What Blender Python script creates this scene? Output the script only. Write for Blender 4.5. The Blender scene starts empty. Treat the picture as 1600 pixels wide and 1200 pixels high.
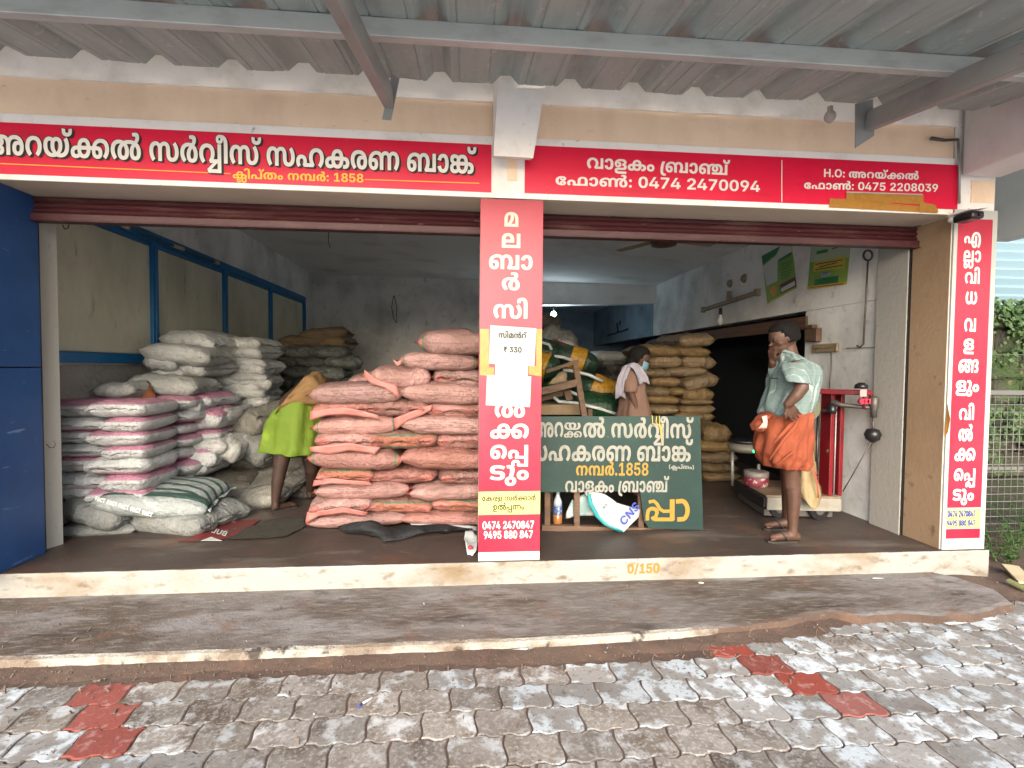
import bpy, bmesh, math, random
from math import sin, cos, pi, radians, atan2, sqrt, exp
from mathutils import Vector, Matrix, Euler, noise, geometry
random.seed(7)
S = bpy.context.scene
COL = S.collection

# ------------------------------------------------------------------ camera, sky, sun, exposure
FPX = 790.0
yw, pt, rl = radians(4.92), radians(2.0), radians(0.5)
cf = Vector((sin(yw)*cos(pt), cos(yw)*cos(pt), -sin(pt)))
cr = Vector((cos(yw), -sin(yw), 0))
cu = cr.cross(cf)
cr, cu = cr*cos(rl)+cu*sin(rl), cu*cos(rl)-cr*sin(rl)
CAM = Vector((0, 0, 1.5))
cam = bpy.data.objects.new('camera', bpy.data.cameras.new('camera'))
COL.objects.link(cam)
cam.data.sensor_width = 36
cam.data.lens = FPX/1600*36
cam.data.clip_start = 0.02
cam.data.clip_end = 400
m3 = Matrix((cr, cu, -cf)).transposed()
cam.matrix_world = Matrix.Translation(CAM) @ m3.to_4x4()
S.camera = cam
SUN_EL, SUN_AZ = radians(26), radians(188)
W = bpy.data.worlds.new('World'); S.world = W
W.use_nodes = True
nt = W.node_tree
bg = nt.nodes['Background']
sky = nt.nodes.new('ShaderNodeTexSky')
sky.sky_type = 'NISHITA'; sky.sun_disc = False
sky.sun_elevation = SUN_EL; sky.sun_rotation = SUN_AZ
sky.air_density = 1.0; sky.dust_density = 4.0; sky.ozone_density = 0.5
nt.links.new(sky.outputs[0], bg.inputs[0])
bg.inputs[1].default_value = 0.12
sl = bpy.data.lights.new('sun', 'SUN'); sl.energy = 1.5; sl.angle = radians(60); sl.color = (.96, .98, 1)
sun = bpy.data.objects.new('sun', sl); COL.objects.link(sun)
sdir = Vector((sin(SUN_AZ)*cos(SUN_EL), cos(SUN_AZ)*cos(SUN_EL), sin(SUN_EL)))
sun.rotation_euler = sdir.to_track_quat('Z', 'Y').to_euler()
S.view_settings.view_transform = 'Standard'
S.view_settings.look = 'None'
S.view_settings.exposure = 1.78
S.view_settings.gamma = 1
S.view_settings.use_curve_mapping = False
S.render.engine = 'CYCLES'
cy = S.cycles
cy.use_denoising = True
cy.max_bounces = 10; cy.diffuse_bounces = 7; cy.glossy_bounces = 3
cy.use_adaptive_sampling = True; cy.adaptive_threshold = 0.02
cy.sample_clamp_indirect = 6

# ------------------------------------------------------------------ helpers
def U(x, y, X=None, Y=None, Z=None):
    """the point of the place seen at x, y of the photograph, at a known depth / side / height"""
    d = cf*FPX + cr*(x-800) + cu*(600-y)
    if Y is not None: t = (Y-CAM.y)/d.y
    elif X is not None: t = (X-CAM.x)/d.x
    else: t = (Z-CAM.z)/d.z
    return CAM + d*t

def tag(o, label=None, cat=None, group=None, kind=None):
    if label: o['label'] = label
    if cat: o['category'] = cat
    if group: o['group'] = group
    if kind: o['kind'] = kind
    return o

def par(o, p):
    if p is not None:
        o.parent = p
        o.matrix_parent_inverse = Matrix.Translation(-p.location) if p.type == 'EMPTY' else p.matrix_basis.inverted()
    return o

def link(name, me, mat=None, parent=None, smooth=False):
    o = bpy.data.objects.new(name, me)
    COL.objects.link(o)
    if mat is not None:
        for m in (mat if isinstance(mat, (list, tuple)) else [mat]): me.materials.append(m)
    if smooth:
        me.polygons.foreach_set('use_smooth', [True]*len(me.polygons))
    return par(o, parent)

def mesh(name, vs, fs, mat=None, parent=None, smooth=False):
    me = bpy.data.meshes.new(name)
    me.from_pydata([tuple(v) for v in vs], [], fs)
    me.update()
    return link(name, me, mat, parent, smooth)

def empty(name, loc, label, cat, group=None):
    o = bpy.data.objects.new(name, None); COL.objects.link(o)
    o.empty_display_size = .1
    o.location = loc
    return tag(o, label, cat, group)

def bm_obj(name, bm, mat=None, parent=None, smooth=False):
    me = bpy.data.meshes.new(name); bm.to_mesh(me); bm.free()
    return link(name, me, mat, parent, smooth)

def bm_box(bm, a, b, bev=0):
    a, b = Vector(a), Vector(b)
    r = bmesh.ops.create_cube(bm, size=1, matrix=Matrix.Translation((a+b)/2) @ Matrix.Diagonal((*(abs(v) for v in (b-a)), 1)))
    if bev:
        es = list({e for v in r['verts'] for e in v.link_edges})
        bmesh.ops.bevel(bm, geom=es, offset=bev, segments=2, affect='EDGES', profile=.5)

def box(name, a, b, mat, parent=None, bev=0.004):
    bm = bmesh.new(); bm_box(bm, a, b, bev)
    return bm_obj(name, bm, mat, parent)

def bm_beam(bm, p0, p1, w, h, up=(0, 0, 1), bev=0.002):
    p0, p1 = Vector(p0), Vector(p1)
    d = (p1-p0); L = d.length; d.normalize()
    s = d.cross(Vector(up)).normalized(); u = s.cross(d)
    M = Matrix((d, s, u)).transposed().to_4x4()
    M = Matrix.Translation((p0+p1)/2) @ M @ Matrix.Diagonal((L, w, h, 1))
    r = bmesh.ops.create_cube(bm, size=1, matrix=M)
    if bev:
        es = list({e for v in r['verts'] for e in v.link_edges})
        bmesh.ops.bevel(bm, geom=es, offset=bev, segments=1, affect='EDGES')

def beam(name, p0, p1, w, h, mat, parent=None, up=(0, 0, 1), bev=0.002):
    bm = bmesh.new(); bm_beam(bm, p0, p1, w, h, up, bev)
    return bm_obj(name, bm, mat, parent)

def bm_tube(bm, pts, r, n=8, caps=True):
    pts = [Vector(p) for p in pts]
    rs = r if isinstance(r, (list, tuple)) else [r]*len(pts)
    rings = []; ref = None
    for i, p in enumerate(pts):
        d = (pts[min(i+1, len(pts)-1)]-pts[max(i-1, 0)]).normalized()
        if ref is None: ref = Vector((0, 0, 1)) if abs(d.z) < .9 else Vector((1, 0, 0))
        s = d.cross(ref).normalized(); u = s.cross(d).normalized(); ref = u
        rings.append([bm.verts.new(p + (s*cos(2*pi*k/n)+u*sin(2*pi*k/n))*rs[i]) for k in range(n)])
    for a, b in zip(rings, rings[1:]):
        for k in range(n):
            bm.faces.new((a[k], a[(k+1) % n], b[(k+1) % n], b[k]))
    if caps:
        bm.faces.new(list(reversed(rings[0]))); bm.faces.new(rings[-1])

def tube(name, pts, r, mat, parent=None, n=8):
    bm = bmesh.new(); bm_tube(bm, pts, r, n)
    bmesh.ops.recalc_face_normals(bm, faces=bm.faces)
    return bm_obj(name, bm, mat, parent, True)

def bm_cyl(bm, c0, c1, r0, r1=None, n=20):
    bm_tube(bm, [c0, c1], [r0, r0 if r1 is None else r1], n)

def cyl(name, c0, c1, r0, mat, parent=None, r1=None, n=20):
    bm = bmesh.new(); bm_cyl(bm, c0, c1, r0, r1, n)
    bmesh.ops.recalc_face_normals(bm, faces=bm.faces)
    o = bm_obj(name, bm, mat, parent)
    for p in o.data.polygons: p.use_smooth = len(p.vertices) == 4
    return o

def lathe(name, base, prof, mat, parent=None, n=20):
    vs, fs = [], []
    for r, z in prof:
        for k in range(n):
            vs.append((base[0]+r*cos(2*pi*k/n), base[1]+r*sin(2*pi*k/n), base[2]+z))
    for i in range(len(prof)-1):
        for k in range(n):
            fs.append((i*n+k, i*n+(k+1) % n, (i+1)*n+(k+1) % n, (i+1)*n+k))
    fs.append(tuple(reversed(range(n)))); fs.append(tuple((len(prof)-1)*n+k for k in range(n)))
    return mesh(name, vs, fs, mat, parent, True)

def extrude_poly(name, pts, d, mat, parent=None):
    """flat polygon pts (3-D, planar) given the thickness vector d"""
    n = len(pts); d = Vector(d)
    vs = [Vector(p) for p in pts]+[Vector(p)+d for p in pts]
    fs = [tuple(range(n)), tuple(reversed(range(n, 2*n)))]+[(i, i+n, (i+1) % n+n, (i+1) % n) for i in range(n)]
    me = bpy.data.meshes.new(name); me.from_pydata([tuple(v) for v in vs], [], fs)
    bm = bmesh.new(); bm.from_mesh(me); bmesh.ops.recalc_face_normals(bm, faces=bm.faces); bm.to_mesh(me); bm.free()
    return link(name, me, mat, parent)

# ------------------------------------------------------------------ materials
MATS = {}
def mat(name, base, rough=.7, layers=(), bump=None, metal=0, coords='world', spec=.4, bumps=None, sheen=0, alpha=None, emit=None, rand=0, trans=0, coat=0):
    """layers: (colour, noise scale, lo, hi, stretch xyz, strength, detail)"""
    if name in MATS: return MATS[name]
    m = bpy.data.materials.new(name); m.use_nodes = True
    MATS[name] = m
    t = m.node_tree; N = t.nodes; Lk = t.links
    b = N['Principled BSDF']
    b.inputs['Roughness'].default_value = rough
    b.inputs['Metallic'].default_value = metal
    b.inputs['Specular IOR Level'].default_value = spec
    if trans: b.inputs['Transmission Weight'].default_value = trans
    if coat: b.inputs['Coat Weight'].default_value = coat
    if emit:
        b.inputs['Emission Color'].default_value = (*emit[0], 1); b.inputs['Emission Strength'].default_value = emit[1]
    if coords == 'world':
        g = N.new('ShaderNodeNewGeometry'); co = g.outputs['Position']
    else:
        g = N.new('ShaderNodeTexCoord'); co = g.outputs['Object']
        oi = N.new('ShaderNodeObjectInfo')
        va = N.new('ShaderNodeVectorMath'); va.operation = 'MULTIPLY_ADD'
        Lk.new(oi.outputs['Random'], va.inputs[0]); va.inputs[1].default_value = (37, 51, 73)
        Lk.new(co, va.inputs[2]); raw = co; co = va.outputs[0]
    def nz(scale, stretch=(1, 1, 1), detail=5, rough_=.6):
        mp = N.new('ShaderNodeVectorMath'); mp.operation = 'MULTIPLY'
        Lk.new(co, mp.inputs[0]); mp.inputs[1].default_value = stretch
        n = N.new('ShaderNodeTexNoise'); n.inputs['Scale'].default_value = scale
        n.inputs['Detail'].default_value = detail; n.inputs['Roughness'].default_value = rough_
        Lk.new(mp.outputs[0], n.inputs['Vector'])
        return n.outputs[0]
    cur = None
    rgb = N.new('ShaderNodeRGB'); rgb.outputs[0].default_value = (*base, 1); cur = rgb.outputs[0]
    for ly in layers:
        c, sc, lo, hi = ly[:4]
        st = ly[4] if len(ly) > 4 else (1, 1, 1); amt = ly[5] if len(ly) > 5 else 1
        dt = ly[6] if len(ly) > 6 else 5
        f = nz(sc, st, dt)
        mr = N.new('ShaderNodeMapRange'); mr.inputs[1].default_value = lo; mr.inputs[2].default_value = hi
        mr.inputs[3].default_value = 0; mr.inputs[4].default_value = amt
        Lk.new(f, mr.inputs[0])
        mx = N.new('ShaderNodeMix'); mx.data_type = 'RGBA'
        Lk.new(mr.outputs[0], mx.inputs[0]); Lk.new(cur, mx.inputs[6]); mx.inputs[7].default_value = (*c, 1)
        cur = mx.outputs[2]
    if rand and coords != 'world':
        hs = N.new('ShaderNodeHueSaturation')
        mr = N.new('ShaderNodeMapRange'); mr.inputs[3].default_value = 1-rand; mr.inputs[4].default_value = 1+rand
        Lk.new(oi.outputs['Random'], mr.inputs[0]); Lk.new(mr.outputs[0], hs.inputs['Value'])
        ml = N.new('ShaderNodeMath'); ml.operation = 'MULTIPLY'; ml.inputs[1].default_value = 7.31
        fr = N.new('ShaderNodeMath'); fr.operation = 'FRACT'
        Lk.new(oi.outputs['Random'], ml.inputs[0]); Lk.new(ml.outputs[0], fr.inputs[0])
        mr2 = N.new('ShaderNodeMapRange'); mr2.inputs[3].default_value = 1-rand*1.2; mr2.inputs[4].default_value = 1+rand*.6
        Lk.new(fr.outputs[0], mr2.inputs[0]); Lk.new(mr2.outputs[0], hs.inputs['Saturation'])
        Lk.new(cur, hs.inputs['Color']); cur = hs.outputs[0]
    Lk.new(cur, b.inputs['Base Color'])
    if bump or bumps:
        prev = None
        for bb in (bumps or [bump]):
            sc, st_, dist = bb[:3]; strv = bb[3] if len(bb) > 3 else (1, 1, 1)
            bp = N.new('ShaderNodeBump'); bp.inputs['Strength'].default_value = st_; bp.inputs['Distance'].default_value = dist
            Lk.new(nz(sc, strv, 6), bp.inputs['Height'])
            if prev: Lk.new(prev, bp.inputs['Normal'])
            prev = bp.outputs[0]
        Lk.new(prev, b.inputs['Normal'])
    m['cur'] = 1
    m.use_fake_user = False
    del m['cur']
    return m

def tint(m, fn):
    """insert a colour stage: fn(N, L, colour socket) -> colour socket"""
    t = m.node_tree; b = t.nodes['Principled BSDF']
    s = b.inputs['Base Color'].links[0].from_socket
    t.links.new(fn(t.nodes, t.links, s), b.inputs['Base Color'])
    return m

def mathn(N, L, op, a, b=None, c=None):
    n = N.new('ShaderNodeMath'); n.operation = op
    for i, v in enumerate((a, b, c)):
        if v is None: continue
        if isinstance(v, (int, float)): n.inputs[i].default_value = v
        else: L.new(v, n.inputs[i])
    return n.outputs[0]

def mixc(N, L, f, a, col):
    mx = N.new('ShaderNodeMix'); mx.data_type = 'RGBA'
    if isinstance(f, (int, float)): mx.inputs[0].default_value = f
    else: L.new(f, mx.inputs[0])
    L.new(a, mx.inputs[6])
    if isinstance(col, tuple): mx.inputs[7].default_value = (*col, 1)
    else: L.new(col, mx.inputs[7])
    return mx.outputs[2]

# ------------------------------------------------------------------ lettering
GLYPH_DATA = [
[1695,[[416,577,1,475,577,0,586,561,0,643,541,1,656,537,0,672,518,0,684,513,1,721,501,0,785,462,0,824,408,0,824,373,1,824,347,0,807,305,0,767,270,0,734,255,1,732,268,1,781,250,0,835,187,0,835,138,1,835,99,0,793,31,0,692,-12,0,604,-12,1,507,-12,0,386,55,0,331,169,0,331,239,1,331,300,0,371,402,0,449,485,0,507,516,1,516,521,0,533,535,0,543,539,1,588,558,0,694,577,0,750,577,1,820,577,0,917,552,0,989,507,0,1021,476,1,1093,206,1,1093,0,1,926,0,1,926,242,1,926,313,0,904,405,0,869,433,1,848,450,0,790,467,0,751,467,1,724,467,0,674,460,0,653,455,1,613,445,0,551,404,0,508,346,0,486,278,0,486,242,1,486,167,0,547,102,0,599,102,1,637,102,0,675,126,0,675,151,1,675,174,0,636,200,0,595,200,1,563,200,1,563,315,1,584,315,1,628,315,0,664,346,0,664,371,1,664,401,0,611,442,0,546,451,1,518,458,0,458,466,0,423,466,1,345,466,0,249,418,0,205,335,0,205,281,1,205,238,0,227,166,0,271,101,0,303,66,1,186,-12,1,142,26,0,75,111,0,36,216,0,36,282,1,36,335,0,74,439,0,160,525,0,307,577,0],[1409,-12,1,1327,-12,0,1226,48,0,1179,147,0,1179,206,1,1179,298,0,1285,410,0,1383,410,1,1444,410,0,1536,350,0,1591,256,0,1595,204,1,1531,205,1,1526,230,0,1497,274,0,1453,303,0,1424,303,1,1381,303,0,1341,251,0,1341,203,1,1341,172,0,1357,127,0,1390,104,0,1414,104,1,1441,104,0,1478,133,0,1498,193,0,1498,240,1,1498,255,0,1495,290,0,1492,306,1,1491,311,0,1495,324,0,1493,328,1,1488,364,0,1434,423,0,1343,459,0,1278,459,1,1232,459,0,1175,442,0,1152,425,1,1130,408,0,1104,358,0,1093,289,0,1093,241,1,1093,183,1,984,461,1,1014,492,0,1092,545,0,1202,577,0,1280,577,1,1374,577,0,1517,523,0,1613,429,0,1661,306,0,1661,237,1,1661,154,0,1601,43,0,1489,-12,0]]],
[761,[[381,577,1,475,577,0,607,527,0,688,442,0,725,336,0,725,282,1,725,216,0,686,112,0,618,26,0,573,-12,1,455,66,1,485,99,0,529,163,0,553,235,0,553,280,1,553,335,0,510,415,0,434,459,0,382,459,1,330,459,0,252,417,0,208,337,0,208,281,1,208,238,0,230,166,0,273,100,0,305,66,1,186,-12,1,143,26,0,75,112,0,36,217,0,36,282,1,36,335,0,74,439,0,155,525,0,287,577,0]]],
[1168,[[746,-12,1,691,-12,0,596,7,0,546,29,1,538,32,0,517,43,0,509,48,1,452,81,0,375,169,0,336,276,0,336,335,1,336,374,0,354,438,0,369,463,1,383,478,1,405,515,0,469,558,0,549,577,0,591,577,1,710,577,0,844,455,0,844,333,1,844,239,0,751,99,0,678,56,1,668,50,0,652,39,0,641,34,1,592,11,0,482,-12,0,422,-12,1,325,-12,0,180,37,0,83,129,0,34,256,0,34,333,1,34,404,0,93,514,0,210,577,0,297,577,1,365,577,0,478,526,0,514,466,1,386,403,1,366,434,0,324,461,0,296,461,1,267,461,0,224,430,0,201,374,0,201,333,1,201,266,0,255,161,0,357,100,0,429,100,1,454,100,0,497,106,0,516,111,1,526,114,0,547,117,0,556,121,1,589,137,0,644,199,0,677,284,0,677,335,1,677,382,0,652,437,0,613,461,0,591,461,1,566,461,0,526,435,0,503,379,0,503,334,1,503,285,0,533,201,0,586,137,0,622,118,1,633,114,0,650,114,0,661,111,1,678,107,0,722,100,0,746,100,1,810,100,0,907,150,0,960,248,0,960,318,1,960,362,0,935,453,0,900,503,1,1029,576,1,1082,514,0,1130,384,0,1130,316,1,1130,255,0,1093,138,0,1005,44,0,857,-12,0],[1044,597,1,966,597,0,870,639,0,825,715,0,825,765,1,825,785,0,832,822,0,838,835,1,983,810,1,980,802,0,977,781,0,977,771,1,977,746,0,994,718,0,1026,706,0,1046,706,1,1066,706,0,1098,718,0,1117,746,0,1117,771,1,1117,781,0,1114,802,0,1112,810,1,1252,835,1,1257,822,0,1264,785,0,1264,765,1,1264,715,0,1219,639,0,1123,597,0]]],
[1714,[[593,577,1,695,577,0,819,503,0,876,371,0,876,285,1,876,189,0,811,56,0,686,-12,0,594,-12,1,521,-12,0,411,30,0,376,73,1,343,112,0,308,220,0,308,285,1,308,422,0,454,577,0],[593,461,1,531,461,0,471,369,0,471,282,1,471,227,0,498,147,0,552,104,0,593,104,1,633,104,0,686,146,0,713,226,0,713,284,1,713,342,0,687,420,0,634,461,0],[240,-12,1,138,-12,0,28,81,0,28,164,1,28,215,0,74,286,0,111,308,1,139,325,0,207,345,0,302,353,0,370,353,1,1121,353,1,1172,353,0,1240,346,0,1289,330,0,1312,317,1,1348,295,0,1388,224,0,1388,172,1,1388,83,0,1276,-12,0,1178,-12,1,1102,-12,0,994,40,0,937,142,0,937,218,1,937,239,0,940,277,0,943,295,1,945,304,0,946,319,0,948,327,1,964,386,0,1029,479,0,1127,543,0,1251,577,0,1323,577,1,1421,577,0,1557,527,0,1641,442,0,1678,336,0,1678,282,1,1678,216,0,1640,111,0,1572,26,0,1527,-12,1,1409,66,1,1439,99,0,1483,163,0,1507,235,0,1507,280,1,1507,335,0,1462,415,0,1377,460,0,1316,460,1,1263,460,0,1174,425,0,1111,359,0,1095,309,1,1092,302,0,1092,285,0,1090,276,1,1088,263,0,1086,235,0,1086,217,1,1086,172,0,1109,122,0,1147,102,0,1169,102,1,1197,102,0,1227,134,0,1227,161,1,1227,179,0,1216,207,0,1204,216,1,1190,227,0,1148,237,0,1100,237,1,326,237,1,280,237,0,230,229,0,213,217,1,202,209,0,186,183,0,186,166,1,186,145,0,203,117,0,238,103,0,265,103,1,292,103,0,347,123,0,378,147,1,445,45,1,412,24,0,350,-2,0,283,-12,0]]],
[1379,[[834,577,1,895,577,0,991,567,0,1072,548,0,1109,533,1,1148,516,1,1241,471,0,1344,324,0,1344,225,1,1344,116,0,1225,-12,0,1098,-12,1,1018,-12,0,910,44,0,856,151,0,856,226,1,856,273,0,887,361,0,956,448,0,1013,495,1,1038,528,1,1073,557,0,1113,605,0,1113,637,1,1113,660,0,1084,686,0,1053,686,1,1033,686,0,998,680,0,987,677,1,959,782,1,986,790,0,1064,801,0,1105,801,1,1175,801,0,1250,759,0,1278,695,0,1278,662,1,1278,607,0,1218,518,0,1161,470,1,1141,447,1,1103,418,0,1050,344,0,1022,262,0,1022,221,1,1022,188,0,1036,135,0,1070,104,0,1100,104,1,1137,104,0,1175,158,0,1175,217,1,1175,259,0,1146,337,0,1091,401,0,1054,421,1,1012,434,1,974,449,0,886,461,0,834,461,1,791,461,0,705,449,0,667,436,1,620,420,1,567,392,0,496,290,0,496,216,1,496,176,0,519,126,0,556,104,0,576,104,1,598,104,0,634,126,0,657,181,0,657,229,1,657,279,0,624,363,0,565,427,0,525,445,1,497,454,1,478,459,0,438,465,0,417,465,1,342,465,0,249,418,0,205,335,0,205,281,1,205,238,0,227,166,0,271,101,0,303,66,1,186,-12,1,142,26,0,75,111,0,36,216,0,36,282,1,36,335,0,73,439,0,157,525,0,297,577,0,401,577,1,465,577,0,568,556,0,615,533,1,648,510,1,730,466,0,824,328,0,824,228,1,824,147,0,767,40,0,657,-12,0,575,-12,1,497,-12,0,387,42,0,329,146,0,329,219,1,329,283,0,375,385,0,459,468,0,517,498,1,544,520,1,602,549,0,742,577,0]]],
[1364,[[700,577,1,757,577,0,845,547,0,878,517,1,903,494,0,934,435,0,949,356,0,949,305,1,949,268,1,949,218,0,959,154,0,975,135,1,986,121,0,1021,106,0,1047,106,1,1078,106,0,1128,138,0,1159,211,0,1159,272,1,1159,312,0,1140,386,0,1100,459,0,1067,499,1,1187,578,1,1233,531,0,1295,437,0,1328,331,0,1328,266,1,1328,183,0,1259,57,0,1133,-12,0,1045,-12,1,977,-12,0,881,20,0,849,50,1,825,73,0,794,136,0,779,217,0,779,269,1,779,290,1,779,349,0,769,411,0,753,430,1,742,445,0,709,460,0,684,460,1,662,460,0,627,447,0,615,434,1,599,416,0,588,361,0,588,312,1,588,0,1,421,0,1,421,315,1,421,363,0,412,414,0,397,431,1,386,445,0,351,460,0,331,460,1,298,460,0,240,425,0,205,351,0,205,292,1,205,253,0,224,181,0,264,107,0,297,66,1,176,-12,1,131,35,0,68,130,0,36,235,0,36,299,1,36,379,0,101,504,0,226,577,0,313,577,1,379,577,0,471,541,0,514,501,1,500,498,1,539,537,0,630,577,0]]],
[840,[[560,-12,1,480,-12,0,372,44,0,318,151,0,318,226,1,318,273,0,349,361,0,418,448,0,475,495,1,500,528,1,535,557,0,575,605,0,575,637,1,575,660,0,546,686,0,515,686,1,495,686,0,460,680,0,449,677,1,421,782,1,448,790,0,526,801,0,567,801,1,637,801,0,711,759,0,739,695,0,739,662,1,739,607,0,680,518,0,623,470,1,602,447,1,565,418,0,512,344,0,484,262,0,484,221,1,484,188,0,498,135,0,532,104,0,562,104,1,599,104,0,637,160,0,637,224,1,637,254,0,624,316,0,599,373,0,559,421,0,531,436,1,509,449,0,454,464,0,415,464,1,348,464,0,255,421,0,206,339,0,206,281,1,206,238,0,229,166,0,272,100,0,304,66,1,186,-12,1,142,26,0,75,111,0,36,216,0,36,282,1,36,339,0,77,444,0,164,528,0,306,577,0,407,577,1,457,577,0,545,562,0,584,546,1,592,544,0,607,537,0,614,534,1,674,504,0,760,412,0,806,296,0,806,232,1,806,116,0,687,-12,0]]],
[1078,[[381,577,1,474,577,0,604,527,0,685,444,0,722,340,0,722,287,1,722,227,0,690,141,0,633,69,0,595,28,1,632,116,1,852,116,1,852,565,1,1018,565,1,1018,0,1,707,0,1,679,3,1,652,2,0,593,0,0,566,0,1,519,0,1,464,77,1,490,104,0,530,164,0,553,235,0,553,280,1,553,335,0,510,415,0,434,460,0,382,460,1,330,460,0,252,417,0,208,337,0,208,281,1,208,238,0,230,165,0,273,100,0,305,66,1,186,-12,1,143,26,0,75,112,0,36,217,0,36,282,1,36,335,0,74,439,0,155,525,0,287,577,0],[1018,125,1,1018,-288,1,441,-288,1,385,-183,1,557,-59,1,599,-29,0,690,27,0,737,51,1,853,16,1,634,-141,1,609,-158,0,560,-191,0,536,-205,1,551,-182,1,577,-180,0,634,-178,0,674,-178,1,856,-178,1,856,61,1]]],
[285,[[-95,852,1,-33,852,0,63,831,0,104,805,1,173,763,0,226,623,0,226,510,1,226,0,1,59,0,1,59,510,1,59,578,0,47,672,0,17,731,0,-11,745,1,-28,753,0,-76,760,0,-108,760,1,-125,760,0,-157,751,0,-177,730,0,-177,711,1,-177,697,0,-158,674,0,-137,674,1,-111,674,0,-93,703,0,-93,722,1,-93,746,0,-121,783,0,-143,796,1,1,778,1,9,768,0,20,730,0,20,711,1,20,675,0,-12,614,0,-83,577,0,-140,577,1,-191,577,0,-262,608,0,-299,667,0,-299,709,1,-299,751,0,-257,815,0,-167,852,0]]],
[1364,[[700,577,1,757,577,0,845,547,0,878,517,1,903,494,0,934,435,0,949,356,0,949,305,1,949,268,1,949,218,0,959,154,0,975,135,1,986,121,0,1021,106,0,1047,106,1,1078,106,0,1128,138,0,1159,211,0,1159,272,1,1159,312,0,1140,386,0,1100,459,0,1067,499,1,1187,578,1,1233,531,0,1295,437,0,1328,331,0,1328,266,1,1328,183,0,1259,57,0,1133,-12,0,1045,-12,1,977,-12,0,881,20,0,849,50,1,825,73,0,794,136,0,779,217,0,779,269,1,779,290,1,779,349,0,769,411,0,753,430,1,742,445,0,709,460,0,684,460,1,662,460,0,627,447,0,615,434,1,599,416,0,588,361,0,588,312,1,588,0,1,421,0,1,421,315,1,421,363,0,412,414,0,397,431,1,386,445,0,351,460,0,331,460,1,298,460,0,240,425,0,205,351,0,205,292,1,205,253,0,224,181,0,264,107,0,297,66,1,176,-12,1,131,35,0,68,130,0,36,235,0,36,299,1,36,379,0,101,504,0,226,577,0,313,577,1,379,577,0,471,541,0,514,501,1,500,498,1,539,537,0,630,577,0],[1239,597,1,1162,597,0,1065,639,0,1020,715,0,1020,765,1,1020,785,0,1028,822,0,1034,835,1,1178,810,1,1175,802,0,1172,781,0,1172,771,1,1172,746,0,1190,718,0,1221,706,0,1241,706,1,1261,706,0,1294,718,0,1313,746,0,1313,771,1,1313,781,0,1310,802,0,1308,810,1,1447,835,1,1452,822,0,1459,785,0,1459,765,1,1459,715,0,1415,639,0,1318,597,0]]],
[1340,[[275,367,1,360,367,0,467,308,0,517,219,0,517,172,1,517,145,0,503,93,0,493,72,1,490,116,1,761,116,1,793,0,1,382,0,1,325,64,1,336,81,0,357,129,0,357,162,1,357,199,0,318,252,0,276,252,1,248,252,0,211,228,0,193,187,0,193,161,1,193,125,0,219,70,0,236,44,1,107,-12,1,70,27,0,28,115,0,28,170,1,28,230,0,91,319,0,202,367,0],[961,577,1,1055,577,0,1187,527,0,1267,442,0,1304,336,0,1304,282,1,1304,217,0,1267,114,0,1200,27,0,1153,-12,1,1035,66,1,1065,99,0,1109,163,0,1133,235,0,1133,280,1,1133,335,0,1091,415,0,1014,459,0,962,459,1,910,459,0,831,417,0,787,337,0,787,281,1,787,238,0,808,169,0,848,108,0,875,77,1,822,0,1,766,0,1,728,43,1,694,80,0,645,152,0,618,233,0,618,285,1,618,336,0,655,440,0,736,525,0,867,577,0]]],
[1179,[[240,-12,1,138,-12,0,28,81,0,28,164,1,28,215,0,74,286,0,111,308,1,139,325,0,207,345,0,302,353,0,370,353,1,829,353,1,920,353,0,1034,334,0,1077,307,1,1111,286,0,1151,217,0,1151,164,1,1151,76,0,1034,-12,0,941,-12,1,917,-12,0,871,-6,0,848,-1,1,875,111,1,886,108,0,912,104,0,925,104,1,957,104,0,990,136,0,990,164,1,990,184,0,973,211,0,959,219,1,940,231,0,884,237,0,834,237,1,326,237,1,280,237,0,230,229,0,213,217,1,202,209,0,186,183,0,186,166,1,186,145,0,203,117,0,238,103,0,265,103,1,292,103,0,347,123,0,378,147,1,445,45,1,412,24,0,350,-2,0,283,-12,0],[593,577,1,695,577,0,819,503,0,876,371,0,876,285,1,876,189,0,811,56,0,686,-12,0,594,-12,1,521,-12,0,411,30,0,376,73,1,343,112,0,308,220,0,308,285,1,308,422,0,454,577,0],[593,461,1,531,461,0,471,369,0,471,282,1,471,227,0,498,147,0,552,104,0,593,104,1,633,104,0,686,146,0,713,226,0,713,284,1,713,342,0,687,420,0,634,461,0]]],
[839,[[406,577,1,508,577,0,658,523,0,756,429,0,805,306,0,805,236,1,805,154,0,746,43,0,633,-12,0,553,-12,1,472,-12,0,370,48,0,323,147,0,323,206,1,323,298,0,429,410,0,527,410,1,589,410,0,681,350,0,735,256,0,739,204,1,675,205,1,669,230,0,641,274,0,598,303,0,568,303,1,526,303,0,484,251,0,484,203,1,484,172,0,501,127,0,535,104,0,558,104,1,585,104,0,622,133,0,642,193,0,642,240,1,642,255,0,639,290,0,636,306,1,635,311,0,637,325,0,635,329,1,629,365,0,575,424,0,484,459,0,420,459,1,349,459,0,254,416,0,206,336,0,206,281,1,206,238,0,229,166,0,273,100,0,304,66,1,186,-12,1,143,26,0,75,112,0,36,217,0,36,282,1,36,338,0,76,443,0,163,527,0,305,577,0]]],
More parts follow.
